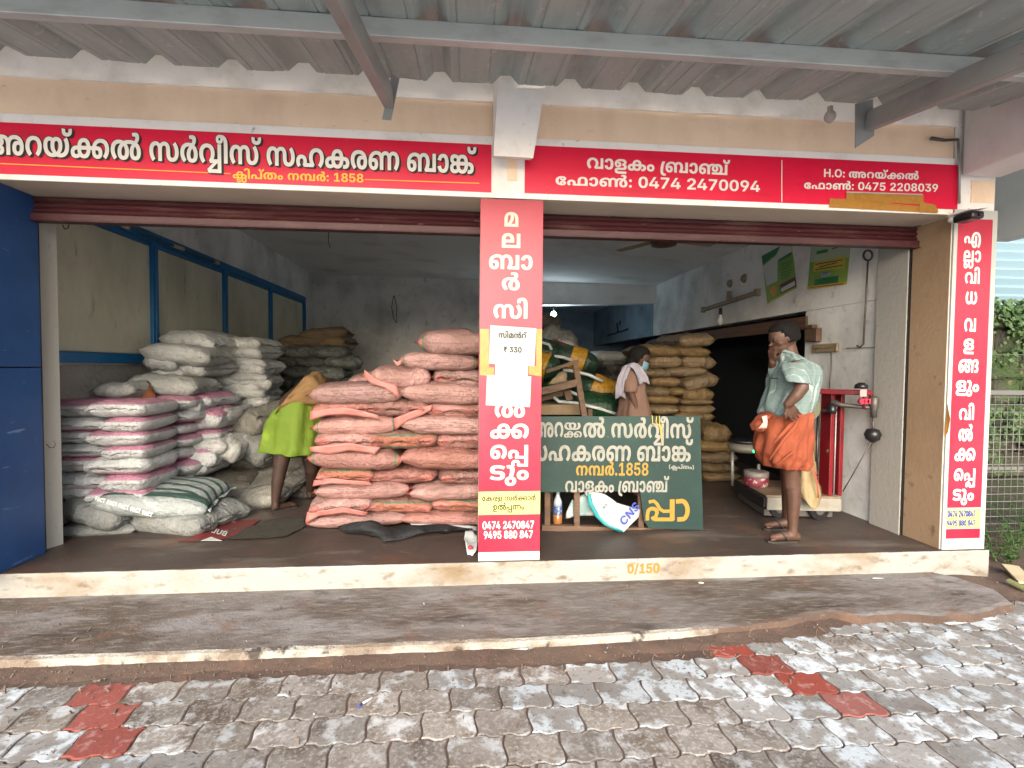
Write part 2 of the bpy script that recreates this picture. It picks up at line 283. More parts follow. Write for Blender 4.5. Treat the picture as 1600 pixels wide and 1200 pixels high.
[1520,[[410,577,1,502,577,0,629,529,0,680,476,1,638,498,1,673,537,0,768,577,0,831,577,1,893,577,0,980,540,0,1019,497,1,1005,501,1,1048,541,0,1141,577,0,1206,577,1,1294,577,0,1418,504,0,1484,379,0,1484,299,1,1484,235,0,1451,129,0,1389,34,0,1344,-12,1,1222,66,1,1256,107,0,1296,181,0,1315,253,0,1315,292,1,1315,351,0,1280,425,0,1222,460,0,1188,460,1,1168,460,0,1134,445,0,1122,431,1,1108,414,0,1098,363,0,1098,315,1,1098,0,1,931,0,1,931,312,1,931,360,0,919,417,0,903,434,1,892,447,0,856,460,0,831,460,1,808,460,0,773,445,0,760,432,1,745,414,0,731,357,0,731,303,1,731,0,1,565,0,1,565,270,1,565,342,0,543,410,0,520,429,1,501,444,0,448,461,0,407,461,1,346,461,0,246,411,0,187,314,0,187,242,1,187,238,1,187,184,0,209,123,0,245,98,0,267,98,1,286,98,0,312,113,0,326,145,0,326,170,1,326,205,0,293,244,0,261,244,1,225,244,0,165,203,0,127,162,1,111,271,1,145,303,0,240,353,0,303,353,1,364,353,0,446,308,0,487,229,0,487,176,1,487,118,0,438,33,0,343,-12,0,272,-12,1,208,-12,0,100,40,0,35,153,0,35,243,1,35,351,0,134,500,0,305,577,0]]],
[1479,[[410,577,1,502,577,0,629,529,0,680,476,1,709,402,1,731,282,1,731,0,1,565,0,1,565,271,1,565,342,0,543,410,0,520,429,1,501,444,0,448,461,0,407,461,1,346,461,0,246,411,0,187,314,0,187,242,1,187,238,1,187,184,0,209,123,0,245,98,0,267,98,1,286,98,0,312,113,0,326,145,0,326,170,1,326,205,0,293,244,0,261,244,1,225,244,0,165,203,0,127,162,1,111,271,1,145,303,0,240,353,0,303,353,1,364,353,0,446,308,0,487,230,0,487,177,1,487,118,0,438,33,0,343,-12,0,272,-12,1,208,-12,0,100,40,0,35,153,0,35,243,1,35,351,0,134,500,0,305,577,0],[1420,565,1,1420,0,1,909,0,1,863,63,1,895,108,0,933,182,0,951,252,0,951,292,1,951,352,0,916,426,0,858,460,0,823,460,1,798,460,0,766,444,0,756,432,1,742,415,0,731,365,0,731,324,1,731,5,1,575,5,1,575,237,1,625,423,1,637,499,1,677,540,0,774,577,0,841,577,1,930,577,0,1054,504,0,1120,378,0,1120,299,1,1120,259,0,1107,189,0,1079,126,0,1056,96,1,1019,116,1,1253,116,1,1253,565,1]]],
[594,[[556,285,1,556,226,0,531,119,0,469,35,0,362,-12,0,281,-12,1,210,-12,0,116,24,0,57,81,0,26,150,0,18,184,1,188,213,1,196,185,0,216,135,0,253,104,0,284,104,1,320,104,0,364,148,0,385,228,0,385,282,1,385,337,0,364,417,0,321,462,0,286,462,1,258,462,0,220,431,0,198,382,0,191,353,1,20,382,1,32,417,0,69,486,0,130,543,0,224,577,0,291,577,1,368,577,0,471,529,0,531,447,0,556,342,0]]],
[1205,[[619,577,1,720,577,0,845,503,0,902,371,0,902,285,1,902,189,0,837,56,0,712,-12,0,620,-12,1,547,-12,0,437,30,0,402,73,1,369,112,0,334,220,0,334,285,1,334,375,0,399,506,0,527,577,0],[619,461,1,557,461,0,497,369,0,497,282,1,497,227,0,524,147,0,578,104,0,619,104,1,659,104,0,712,146,0,739,226,0,739,284,1,739,342,0,713,420,0,660,461,0],[245,-12,1,178,-12,0,82,29,0,33,105,0,33,157,1,33,194,0,62,247,0,111,284,0,142,296,1,171,307,0,238,321,0,322,327,0,374,327,1,422,353,1,855,353,1,946,353,0,1060,334,0,1103,307,1,1137,286,0,1177,217,0,1177,164,1,1177,76,0,1059,-12,0,965,-12,1,942,-12,0,897,-6,0,874,-1,1,901,111,1,912,108,0,938,104,0,950,104,1,983,104,0,1016,136,0,1016,164,1,1016,184,0,999,211,0,985,219,1,966,231,0,910,237,0,860,237,1,331,237,1,286,237,0,236,229,0,219,217,1,207,209,0,192,183,0,192,166,1,192,145,0,209,117,0,244,104,0,270,104,1,298,104,0,353,122,0,383,145,1,450,45,1,417,24,0,355,-2,0,288,-12,0],[243,577,1,302,577,0,404,551,0,456,520,1,396,399,1,371,427,0,307,462,0,263,462,1,232,462,0,198,436,0,198,413,1,198,400,0,207,381,0,215,373,1,227,363,0,268,353,0,305,353,1,431,353,1,333,262,1,275,262,0,169,279,0,87,315,0,39,378,0,39,425,1,39,467,0,83,535,0,173,577,0]]],
[0,[[-125,597,1,-202,597,0,-299,639,0,-344,715,0,-344,765,1,-344,785,0,-336,822,0,-330,835,1,-186,810,1,-189,802,0,-192,781,0,-192,771,1,-192,746,0,-174,718,0,-142,706,0,-123,706,1,-102,706,0,-70,718,0,-51,746,0,-51,771,1,-51,781,0,-54,802,0,-56,810,1,83,835,1,88,822,0,95,785,0,95,765,1,95,715,0,51,639,0,-45,597,0]]],
[1179,[[240,-12,1,138,-12,0,28,81,0,28,164,1,28,215,0,74,286,0,111,308,1,139,325,0,207,345,0,302,353,0,370,353,1,829,353,1,920,353,0,1034,334,0,1077,307,1,1111,286,0,1151,217,0,1151,164,1,1151,76,0,1034,-12,0,941,-12,1,917,-12,0,871,-6,0,848,-1,1,875,111,1,886,108,0,912,104,0,925,104,1,957,104,0,990,136,0,990,164,1,990,184,0,973,211,0,959,219,1,940,231,0,884,237,0,834,237,1,326,237,1,280,237,0,230,229,0,213,217,1,202,209,0,186,183,0,186,166,1,186,145,0,203,117,0,238,103,0,265,103,1,292,103,0,347,123,0,378,147,1,445,46,1,411,24,0,350,-1,0,283,-12,0],[593,577,1,695,577,0,819,503,0,876,371,0,876,285,1,876,189,0,813,63,0,687,1,0,594,1,1,523,1,0,416,36,0,379,74,1,343,111,0,308,220,0,308,285,1,308,422,0,454,577,0],[593,461,1,531,461,0,471,369,0,471,282,1,471,227,0,498,147,0,552,104,0,593,104,1,633,104,0,686,146,0,713,226,0,713,284,1,713,342,0,687,420,0,634,461,0],[929,-337,1,883,-337,0,808,-315,0,780,-291,1,755,-269,0,728,-201,0,728,-146,1,728,-144,1,727,-109,0,711,-49,0,693,-33,1,679,-19,0,636,-5,0,606,-5,1,577,-5,0,516,-27,0,472,-77,0,467,-119,1,466,-125,0,466,-148,0,466,-159,1,466,-195,0,483,-233,0,509,-247,0,522,-247,1,542,-247,0,568,-225,0,568,-201,1,568,-178,0,544,-153,0,520,-153,1,489,-153,0,439,-184,0,410,-211,1,387,-134,1,426,-102,0,502,-63,0,545,-63,1,618,-63,0,687,-138,0,687,-197,1,687,-261,0,607,-337,0,524,-337,1,436,-337,0,342,-235,0,342,-149,1,342,-89,0,387,-4,0,463,51,0,559,77,0,610,77,1,644,77,0,714,69,0,778,50,0,802,31,1,830,9,0,866,-61,0,866,-121,1,866,-128,1,866,-159,0,873,-202,0,883,-215,1,890,-226,0,916,-238,0,934,-238,1,967,-238,0,1012,-189,0,1012,-131,1,1012,-86,0,980,-7,0,951,26,1,1059,82,1,1104,39,0,1151,-67,0,1151,-128,1,1151,-192,0,1102,-286,0,1003,-337,0]]],
[285,[[-21,852,1,25,852,0,99,834,0,127,815,1,163,792,0,206,725,0,226,625,0,226,551,1,226,0,1,59,0,1,59,531,1,59,584,0,55,654,0,43,697,0,33,710,1,23,722,0,-3,736,0,-23,736,1,-39,736,0,-68,722,0,-85,694,0,-85,673,1,-85,665,0,-82,647,0,-80,640,1,-242,621,1,-246,633,0,-251,660,0,-251,676,1,-251,735,0,-192,812,0,-88,852,0]]],
[994,[[275,367,1,360,367,0,467,308,0,517,219,0,517,172,1,517,145,0,503,93,0,493,72,1,490,116,1,768,116,1,768,565,1,935,565,1,935,0,1,382,0,1,325,64,1,336,81,0,357,129,0,357,162,1,357,199,0,318,252,0,276,252,1,248,252,0,211,228,0,193,187,0,193,161,1,193,125,0,219,70,0,236,44,1,107,-12,1,70,27,0,28,115,0,28,170,1,28,230,0,91,319,0,202,367,0],[869,597,1,792,597,0,695,639,0,650,715,0,650,765,1,650,785,0,658,822,0,664,835,1,808,810,1,805,802,0,802,781,0,802,771,1,802,746,0,820,718,0,852,706,0,871,706,1,892,706,0,924,718,0,943,746,0,943,771,1,943,781,0,940,802,0,938,810,1,1077,835,1,1082,822,0,1089,785,0,1089,765,1,1089,715,0,1045,639,0,949,597,0]]],
[1159,[[577,-12,1,498,-12,0,387,44,0,329,152,0,329,230,1,329,291,0,374,395,0,459,478,0,515,508,1,550,531,1,597,553,0,706,577,0,774,577,1,872,577,0,1007,527,0,1088,442,0,1123,336,0,1123,282,1,1123,215,0,1085,110,0,1017,26,0,972,-12,1,857,66,1,887,98,0,930,162,0,954,235,0,954,280,1,954,337,0,911,420,0,827,465,0,763,465,1,732,465,0,685,459,0,664,453,1,640,447,1,595,429,0,530,363,0,496,278,0,496,232,1,496,182,0,519,127,0,556,104,0,576,104,1,598,104,0,634,126,0,657,181,0,657,229,1,657,279,0,624,363,0,565,427,0,525,445,1,497,454,1,478,459,0,438,465,0,417,465,1,342,465,0,249,418,0,205,335,0,205,281,1,205,238,0,227,166,0,271,101,0,303,66,1,186,-12,1,142,26,0,75,111,0,36,216,0,36,282,1,36,335,0,73,439,0,157,525,0,297,577,0,401,577,1,464,577,0,568,556,0,615,533,1,646,511,1,728,467,0,824,328,0,824,228,1,824,147,0,767,40,0,657,-12,0]]],
[517,[[259,-12,1,186,-12,0,83,37,0,28,125,0,28,182,1,28,240,0,85,328,0,188,377,0,257,377,1,329,377,0,432,329,0,489,242,0,489,182,1,489,123,0,433,36,0,330,-12,0],[257,264,1,225,264,0,181,223,0,181,181,1,181,143,0,225,101,0,259,101,1,292,101,0,337,141,0,337,182,1,337,223,0,292,264,0]]],
[1018,[[322,577,1,367,577,0,432,561,0,487,529,0,516,504,1,501,502,1,543,541,0,636,577,0,703,577,1,791,577,0,916,504,0,982,379,0,982,299,1,982,235,0,950,130,0,887,35,0,842,-12,1,721,66,1,754,107,0,794,181,0,813,253,0,813,292,1,813,352,0,777,426,0,718,460,0,684,460,1,659,460,0,626,444,0,616,432,1,603,415,0,592,365,0,592,324,1,592,0,1,425,0,1,425,322,1,425,363,0,416,415,0,402,432,1,393,444,0,360,460,0,333,460,1,302,460,0,243,427,0,205,355,0,205,296,1,205,255,0,224,182,0,264,108,0,298,66,1,176,-12,1,130,35,0,68,129,0,36,234,0,36,296,1,36,376,0,102,503,0,229,577,0]]],
[1337,[[322,577,1,367,577,0,432,561,0,487,529,0,516,504,1,501,502,1,543,541,0,636,577,0,703,577,1,791,577,0,916,504,0,982,379,0,982,299,1,982,259,0,968,189,0,940,126,0,917,96,1,861,0,1,770,0,1,724,63,1,756,108,0,795,181,0,813,252,0,813,292,1,813,352,0,777,426,0,718,460,0,684,460,1,659,460,0,626,444,0,616,432,1,603,415,0,592,365,0,592,324,1,592,0,1,425,0,1,425,322,1,425,363,0,416,415,0,402,432,1,393,444,0,360,460,0,333,460,1,302,460,0,243,427,0,205,355,0,205,296,1,205,255,0,224,182,0,264,108,0,298,66,1,176,-12,1,130,35,0,68,129,0,36,234,0,36,296,1,36,376,0,102,503,0,229,577,0],[1278,565,1,1278,0,1,816,0,1,884,116,1,1111,116,1,1111,565,1]]],
[269,[[135,-10,1,98,-10,0,48,40,0,48,76,1,48,113,0,98,162,0,135,162,1,172,162,0,222,113,0,222,76,1,222,40,0,172,-10,0],[135,349,1,98,349,0,48,399,0,48,435,1,48,471,0,98,521,0,135,521,1,172,521,0,222,471,0,222,435,1,222,399,0,172,349,0]]],
[646,[[84,0,1,84,126,1,580,126,1,580,0,1],[430,728,1,430,0,1,275,0,1,275,591,1,270,591,1,104,475,1,104,615,1,266,728,1]]],
[646,[[323,-10,1,240,-10,0,113,44,0,40,137,0,40,196,1,40,241,0,82,317,0,154,368,0,198,376,1,198,380,1,140,392,0,66,482,0,66,542,1,66,598,0,133,686,0,249,737,0,323,737,1,396,737,0,513,686,0,579,598,0,579,542,1,579,482,0,505,392,0,448,380,1,448,376,1,492,368,0,563,317,0,606,241,0,606,196,1,606,137,0,533,44,0,405,-10,0],[323,104,1,359,104,0,413,130,0,443,178,0,443,208,1,443,239,0,412,287,0,358,315,0,323,315,1,288,315,0,233,288,0,202,240,0,202,208,1,202,178,0,232,131,0,287,104,0],[323,428,1,353,428,0,400,453,0,427,497,0,427,525,1,427,553,0,400,596,0,353,620,0,323,620,1,292,620,0,245,596,0,218,553,0,218,525,1,218,497,0,245,453,0,292,428,0]]],
[646,[[317,-10,1,241,-10,0,122,46,0,54,143,0,52,206,1,203,206,1,205,179,0,236,136,0,286,112,0,317,112,1,353,112,0,407,144,0,439,201,0,439,239,1,439,277,0,407,335,0,351,368,0,315,368,1,282,368,0,223,341,0,207,318,1,68,343,1,102,728,1,549,728,1,549,600,1,230,600,1,212,419,1,216,419,1,235,446,0,313,482,0,361,482,1,410,482,0,493,447,0,555,383,0,589,295,0,589,243,1,589,169,0,521,55,0,398,-10,0]]],
[1078,[[381,577,1,474,577,0,604,527,0,685,444,0,722,340,0,722,287,1,722,227,0,690,141,0,633,69,0,595,28,1,632,116,1,852,116,1,852,565,1,1018,565,1,1018,0,1,519,0,1,464,77,1,490,104,0,530,164,0,553,235,0,553,280,1,553,335,0,510,415,0,434,460,0,382,460,1,330,460,0,252,417,0,208,337,0,208,281,1,208,238,0,230,165,0,273,100,0,305,66,1,186,-12,1,143,26,0,75,112,0,36,217,0,36,282,1,36,335,0,74,439,0,155,525,0,287,577,0]]],
[800,[[415,463,1,368,463,0,290,454,0,230,433,0,189,402,0,179,381,1,174,375,0,175,364,0,173,357,1,171,349,0,169,328,0,169,313,1,169,275,0,203,233,0,232,233,1,261,233,0,288,265,0,288,288,1,288,305,0,275,329,0,250,342,0,231,342,1,204,342,0,159,326,0,134,313,1,67,339,1,85,359,0,149,401,0,228,430,0,268,430,1,327,430,0,402,392,0,438,327,0,438,288,1,438,245,0,399,174,0,310,132,0,235,132,1,177,132,0,87,178,0,35,265,0,35,326,1,35,375,0,79,465,0,174,536,0,324,577,0,430,577,1,543,577,0,687,538,0,757,463,0,757,409,1,757,366,0,707,302,0,610,263,0,541,254,1,495,318,1,495,341,1,504,341,1,528,341,0,561,346,0,572,354,1,582,361,0,591,379,0,591,393,1,591,415,0,559,446,0,482,463,0],[768,159,1,768,121,0,740,64,0,717,44,1,697,27,0,643,8,0,564,0,0,506,0,1,311,0,1,272,0,0,239,-4,0,229,-9,1,218,-14,0,208,-30,0,208,-41,1,208,-51,0,216,-67,0,224,-73,1,235,-79,0,271,-86,0,311,-86,1,751,-86,1,751,-203,1,295,-203,1,233,-203,0,143,-188,0,111,-170,1,78,-151,0,41,-89,0,41,-47,1,41,-6,0,73,57,0,104,77,1,125,91,0,176,108,0,246,116,0,294,116,1,489,116,1,527,116,0,570,122,0,582,131,1,592,137,0,602,158,0,602,171,1,602,186,0,590,209,0,578,216,1,568,222,0,536,227,0,508,227,1,495,227,1,495,332,1,612,311,1,696,290,0,768,212,0]]],
[320,[[326,565,1,277,461,0,223,286,0,202,140,0,202,77,1,202,11,0,232,-55,0,282,-78,0,313,-78,1,329,-78,0,355,-76,0,369,-74,1,383,-191,1,366,-195,0,322,-199,0,300,-199,1,206,-199,0,90,-135,0,36,-12,0,36,74,1,36,157,0,61,307,0,113,468,0,154,565,1]]],
[1885,[[272,-12,1,208,-12,0,100,40,0,35,153,0,35,243,1,35,351,0,134,500,0,305,577,0,410,577,1,502,577,0,629,529,0,680,476,1,683,422,1,731,224,1,731,0,1,565,0,1,565,271,1,565,342,0,543,410,0,520,429,1,501,444,0,448,461,0,407,461,1,346,461,0,246,411,0,187,314,0,187,242,1,187,238,1,187,184,0,209,122,0,245,98,0,267,98,1,286,98,0,312,113,0,326,145,0,326,170,1,326,205,0,293,244,0,261,244,1,225,244,0,165,203,0,127,162,1,111,271,1,145,303,0,240,353,0,303,353,1,364,353,0,446,308,0,487,230,0,487,177,1,487,118,0,438,33,0,343,-12,0],[899,577,1,948,577,0,1037,561,0,1083,536,1,1113,509,1,1177,478,0,1252,380,0,1252,311,1,1252,254,0,1201,177,0,1108,139,0,1043,139,1,975,139,0,882,181,0,834,258,0,834,311,1,834,371,0,902,469,0,976,508,1,1018,539,1,1058,557,0,1145,577,0,1201,577,1,1297,577,0,1425,526,0,1498,445,0,1529,350,0,1529,306,1,1529,252,0,1504,169,0,1459,100,0,1429,64,1,1265,77,1,1295,113,0,1338,178,0,1360,250,0,1360,296,1,1360,344,0,1320,420,0,1240,465,0,1181,465,1,1169,465,0,1142,462,0,1127,459,1,1097,457,1,1062,446,0,1013,402,0,987,346,0,987,316,1,987,289,0,1003,258,0,1029,247,0,1043,247,1,1058,247,0,1084,258,0,1100,288,0,1100,315,1,1100,346,0,1073,402,0,1026,447,0,996,458,1,959,459,1,946,462,0,920,465,0,909,465,1,861,465,0,803,445,0,785,431,1,755,406,0,731,326,0,731,252,1,731,7,1,572,7,1,572,231,1,623,472,1,653,502,0,724,550,0,826,577,0],[1825,565,1,1825,0,1,848,0,1,848,116,1,1659,116,1,1659,565,1]]],
[671,[[402,-12,1,323,-12,0,189,22,0,89,94,0,33,207,0,33,286,1,33,361,0,90,472,0,192,543,0,327,577,0,405,577,1,491,577,0,592,536,0,636,468,0,636,428,1,636,381,0,593,320,0,514,289,0,458,289,1,391,289,0,316,326,0,285,388,0,285,423,1,285,443,0,298,481,0,305,493,1,448,510,1,431,498,0,409,458,0,409,435,1,409,412,0,429,386,0,453,386,1,475,386,0,496,408,0,496,425,1,496,450,0,460,474,0,429,474,1,413,474,0,382,474,0,370,472,1,315,470,0,238,420,0,198,338,0,198,285,1,198,231,0,234,148,0,308,98,0,365,94,1,375,93,0,405,91,0,421,91,1,444,91,0,474,105,0,490,127,0,490,141,1,490,158,0,471,181,0,450,181,1,426,181,0,403,154,0,403,131,1,403,110,0,421,72,0,439,58,1,296,78,1,290,89,0,279,124,0,279,143,1,279,180,0,311,241,0,387,277,0,454,277,1,508,277,0,587,247,0,630,184,0,630,135,1,630,96,0,583,29,0,483,-12,0]]],
[1267,[[275,367,1,360,367,0,467,308,0,517,219,0,517,172,1,517,145,0,503,93,0,493,72,1,487,116,1,763,116,1,763,0,1,382,0,1,325,64,1,336,81,0,357,129,0,357,162,1,357,199,0,318,252,0,276,252,1,248,252,0,211,228,0,193,187,0,193,161,1,193,125,0,219,70,0,236,44,1,107,-12,1,70,27,0,28,115,0,28,170,1,28,230,0,91,319,0,202,367,0],[921,577,1,991,577,0,1100,541,0,1137,505,1,1176,470,0,1212,369,0,1212,289,1,1212,0,1,631,0,1,631,284,1,631,342,0,647,423,0,682,483,0,707,507,1,745,541,0,854,577,0],[924,460,1,893,460,0,848,443,0,832,426,1,815,407,0,797,344,0,797,284,1,797,116,1,1046,116,1,1046,278,1,1046,341,0,1029,408,0,1012,427,1,998,443,0,955,460,0]]],
[1715,[[410,577,1,502,577,0,629,529,0,680,476,1,638,498,1,673,537,0,768,577,0,831,577,1,897,577,0,987,537,0,1027,498,1,1033,431,1,1098,256,1,1098,0,1,931,0,1,931,312,1,931,360,0,919,417,0,903,434,1,892,447,0,856,460,0,831,460,1,808,460,0,773,445,0,760,432,1,745,414,0,731,357,0,731,303,1,731,0,1,565,0,1,565,270,1,565,342,0,543,410,0,520,429,1,501,444,0,448,461,0,407,461,1,346,461,0,246,411,0,187,314,0,187,242,1,187,238,1,187,184,0,209,123,0,245,98,0,267,98,1,286,98,0,312,113,0,326,145,0,326,170,1,326,205,0,293,244,0,261,244,1,225,244,0,165,203,0,127,162,1,111,271,1,145,303,0,240,353,0,303,353,1,364,353,0,446,308,0,487,229,0,487,176,1,487,118,0,438,33,0,343,-12,0,272,-12,1,208,-12,0,100,40,0,35,153,0,35,243,1,35,351,0,134,500,0,305,577,0],[1433,-12,1,1353,-12,0,1246,44,0,1192,151,0,1192,226,1,1192,273,0,1223,361,0,1292,448,0,1349,495,1,1373,528,1,1408,557,0,1448,605,0,1448,637,1,1448,660,0,1420,686,0,1388,686,1,1368,686,0,1334,680,0,1323,677,1,1295,782,1,1321,790,0,1400,801,0,1440,801,1,1510,801,0,1585,759,0,1613,695,0,1613,662,1,1613,607,0,1554,518,0,1497,470,1,1476,447,1,1438,418,0,1385,344,0,1357,262,0,1357,221,1,1357,188,0,1371,135,0,1405,104,0,1435,104,1,1473,104,0,1511,160,0,1511,224,1,1511,265,0,1488,347,0,1441,416,0,1405,436,1,1382,449,0,1325,464,0,1278,464,1,1236,464,0,1176,448,0,1154,431,1,1136,417,0,1111,373,0,1098,304,0,1098,250,1,1098,61,1,946,61,1,946,259,1,988,469,1,1018,500,0,1090,549,0,1197,577,0,1275,577,1,1329,577,0,1419,562,0,1458,546,1,1466,544,0,1481,537,0,1488,534,1,1548,504,0,1634,412,0,1679,297,0,1679,233,1,1679,117,0,1560,-12,0]]],
[646,[[323,-10,1,230,-10,0,105,79,0,42,245,0,42,363,1,42,481,0,106,648,0,230,737,0,323,737,1,416,737,0,541,648,0,604,481,0,604,363,1,604,245,0,541,79,0,417,-10,0],[323,119,1,366,119,0,422,172,0,450,281,0,450,363,1,450,447,0,422,556,0,366,610,0,323,610,1,280,610,0,224,556,0,196,447,0,196,363,1,196,281,0,224,172,0,280,119,0]]],
[646,[[29,127,1,29,249,1,300,728,1,450,728,1,185,258,1,185,252,1,617,252,1,617,127,1],[378,0,1,378,164,1,383,219,1,383,454,1,524,454,1,524,0,1]]],
[646,[[117,0,1,417,595,1,417,600,1,67,600,1,67,728,1,579,728,1,579,598,1,278,0,1]]],
[646,[[67,0,1,67,112,1,326,351,1,359,382,0,404,433,0,427,482,0,427,511,1,427,543,0,398,589,0,349,614,0,317,614,1,284,614,0,234,587,0,207,537,0,207,503,1,59,503,1,59,574,0,125,680,0,241,737,0,318,737,1,396,737,0,513,682,0,578,585,0,578,521,1,578,480,0,546,401,0,463,303,0,387,234,1,283,132,1,283,127,1,587,127,1,587,0,1]]],
[646,[[321,737,1,393,737,0,515,679,0,588,569,0,588,491,1,588,433,0,542,319,0,495,250,1,326,0,1,170,0,1,397,332,1,441,332,1,431,315,0,386,283,0,323,263,0,284,263,1,217,263,0,116,317,0,58,418,0,58,488,1,58,563,0,126,675,0,245,737,0],[322,616,1,288,616,0,234,584,0,204,528,0,204,492,1,204,456,0,234,400,0,288,369,0,322,369,1,356,369,0,409,400,0,439,456,0,439,491,1,439,528,0,409,584,0,356,616,0]]],
[747,[[63,0,1,63,728,1,219,728,1,219,436,1,529,436,1,529,728,1,684,728,1,684,0,1,529,0,1,529,308,1,219,308,1,219,0,1]]],
[269,[[135,-10,1,98,-10,0,48,40,0,48,76,1,48,113,0,98,162,0,135,162,1,172,162,0,222,113,0,222,76,1,222,40,0,172,-10,0]]],
[771,[[386,-10,1,289,-10,0,134,78,0,44,245,0,44,363,1,44,483,0,134,650,0,289,737,0,386,737,1,483,737,0,637,650,0,727,483,0,727,363,1,727,245,0,637,78,0,483,-10,0],[386,128,1,441,128,0,523,182,0,569,287,0,569,363,1,569,440,0,523,546,0,441,600,0,386,600,1,330,600,0,248,545,0,202,440,0,202,363,1,202,287,0,248,182,0,330,128,0]]],
[646,[[316,-10,1,236,-10,0,112,44,0,41,142,0,38,206,1,195,206,1,197,179,0,230,140,0,284,118,0,317,118,1,351,118,0,404,143,0,435,191,0,435,225,1,435,255,0,404,305,0,344,335,0,299,335,1,218,335,1,218,438,1,380,595,1,380,600,1,75,600,1,75,728,1,567,728,1,567,615,1,325,387,1,325,420,1,406,431,0,529,380,0,597,280,0,597,214,1,597,146,0,523,46,0,396,-10,0]]],
[776,[[383,577,1,481,577,0,618,530,0,703,450,0,741,348,0,741,295,1,741,220,0,694,111,0,652,77,1,618,49,0,531,15,0,412,0,0,330,0,1,311,0,1,272,0,0,239,-4,0,229,-9,1,218,-14,0,208,-30,0,208,-41,1,208,-51,0,216,-67,0,224,-73,1,235,-79,0,271,-86,0,311,-86,1,722,-86,1,722,-203,1,295,-203,1,233,-203,0,143,-188,0,111,-170,1,78,-151,0,41,-89,0,41,-47,1,41,-6,0,73,57,0,104,77,1,135,97,0,221,116,0,291,116,1,301,116,1,369,116,0,456,127,0,511,150,0,530,169,1,553,192,0,572,255,0,572,295,1,572,328,0,549,388,0,501,436,0,426,463,0,373,463,1,335,463,0,271,454,0,221,434,0,185,404,0,175,382,1,171,376,0,174,364,0,173,357,1,171,349,0,169,328,0,169,313,1,169,275,0,203,233,0,232,233,1,261,233,0,288,265,0,288,288,1,288,305,0,275,329,0,250,342,0,231,342,1,203,342,0,158,325,0,134,313,1,65,339,1,83,359,0,148,401,0,226,431,0,264,431,1,324,431,0,401,392,0,438,327,0,438,288,1,438,246,0,399,175,0,310,132,0,235,132,1,177,132,0,86,177,0,35,265,0,35,326,1,35,375,0,78,465,0,165,536,0,296,577,0]]],
[994,[[378,-47,1,447,-47,0,535,-88,0,576,-151,0,576,-185,1,576,-210,0,563,-243,0,555,-255,1,542,-215,1,769,-215,1,769,68,1,935,68,1,935,-323,1,475,-323,1,424,-262,1,431,-252,0,439,-225,0,439,-209,1,439,-183,0,410,-148,0,380,-148,1,350,-148,0,321,-184,0,321,-209,1,321,-233,0,337,-270,0,347,-285,1,238,-329,1,213,-301,0,181,-235,0,181,-192,1,181,-148,0,230,-83,0,320,-47,0],[275,367,1,360,367,0,467,308,0,517,219,0,517,172,1,517,145,0,503,93,0,493,72,1,490,116,1,768,116,1,768,565,1,935,565,1,935,0,1,382,0,1,325,64,1,336,81,0,357,129,0,357,162,1,357,199,0,318,252,0,276,252,1,248,252,0,211,228,0,193,187,0,193,161,1,193,125,0,219,70,0,236,44,1,107,-12,1,70,27,0,28,115,0,28,170,1,28,230,0,91,319,0,202,367,0]]],
[1376,[[688,577,1,750,577,0,837,540,0,876,498,1,863,501,1,905,541,0,997,577,0,1063,577,1,1151,577,0,1275,504,0,1341,379,0,1341,299,1,1341,235,0,1309,130,0,1246,35,0,1201,-12,1,1080,66,1,1113,107,0,1153,181,0,1172,253,0,1172,292,1,1172,351,0,1137,425,0,1079,460,0,1045,460,1,1024,460,0,990,446,0,979,432,1,965,415,0,955,364,0,955,319,1,955,0,1,788,0,1,788,312,1,788,360,0,775,417,0,759,434,1,748,447,0,713,460,0,689,460,1,665,460,0,629,445,0,617,432,1,602,414,0,588,357,0,588,303,1,588,0,1,421,0,1,421,322,1,421,364,0,412,415,0,398,432,1,389,444,0,357,460,0,332,460,1,302,460,0,243,427,0,205,355,0,205,296,1,205,256,0,224,182,0,264,108,0,298,66,1,176,-12,1,130,35,0,68,129,0,36,234,0,36,297,1,36,376,0,101,503,0,228,577,0,320,577,1,365,577,0,431,561,0,487,529,0,515,503,1,496,498,1,534,538,0,624,577,0]]],
[833,[[405,577,1,498,577,0,636,539,0,683,503,1,716,477,0,758,410,0,780,317,0,780,250,1,780,0,1,54,0,1,54,250,1,54,314,0,75,408,0,119,478,0,151,504,1,196,540,0,321,577,0],[327,458,1,301,458,0,262,432,0,248,409,1,234,386,0,220,317,0,220,260,1,220,68,1,173,69,1,230,119,0,325,223,0,381,332,0,381,390,1,381,409,0,372,440,0,348,458,0],[545,367,1,545,320,0,509,232,0,447,148,0,405,107,1,384,111,1,407,114,0,457,116,0,476,116,1,614,116,1,614,247,1,614,312,0,592,396,0,543,450,0,503,467,1,505,475,1,522,457,0,545,405,0]]],
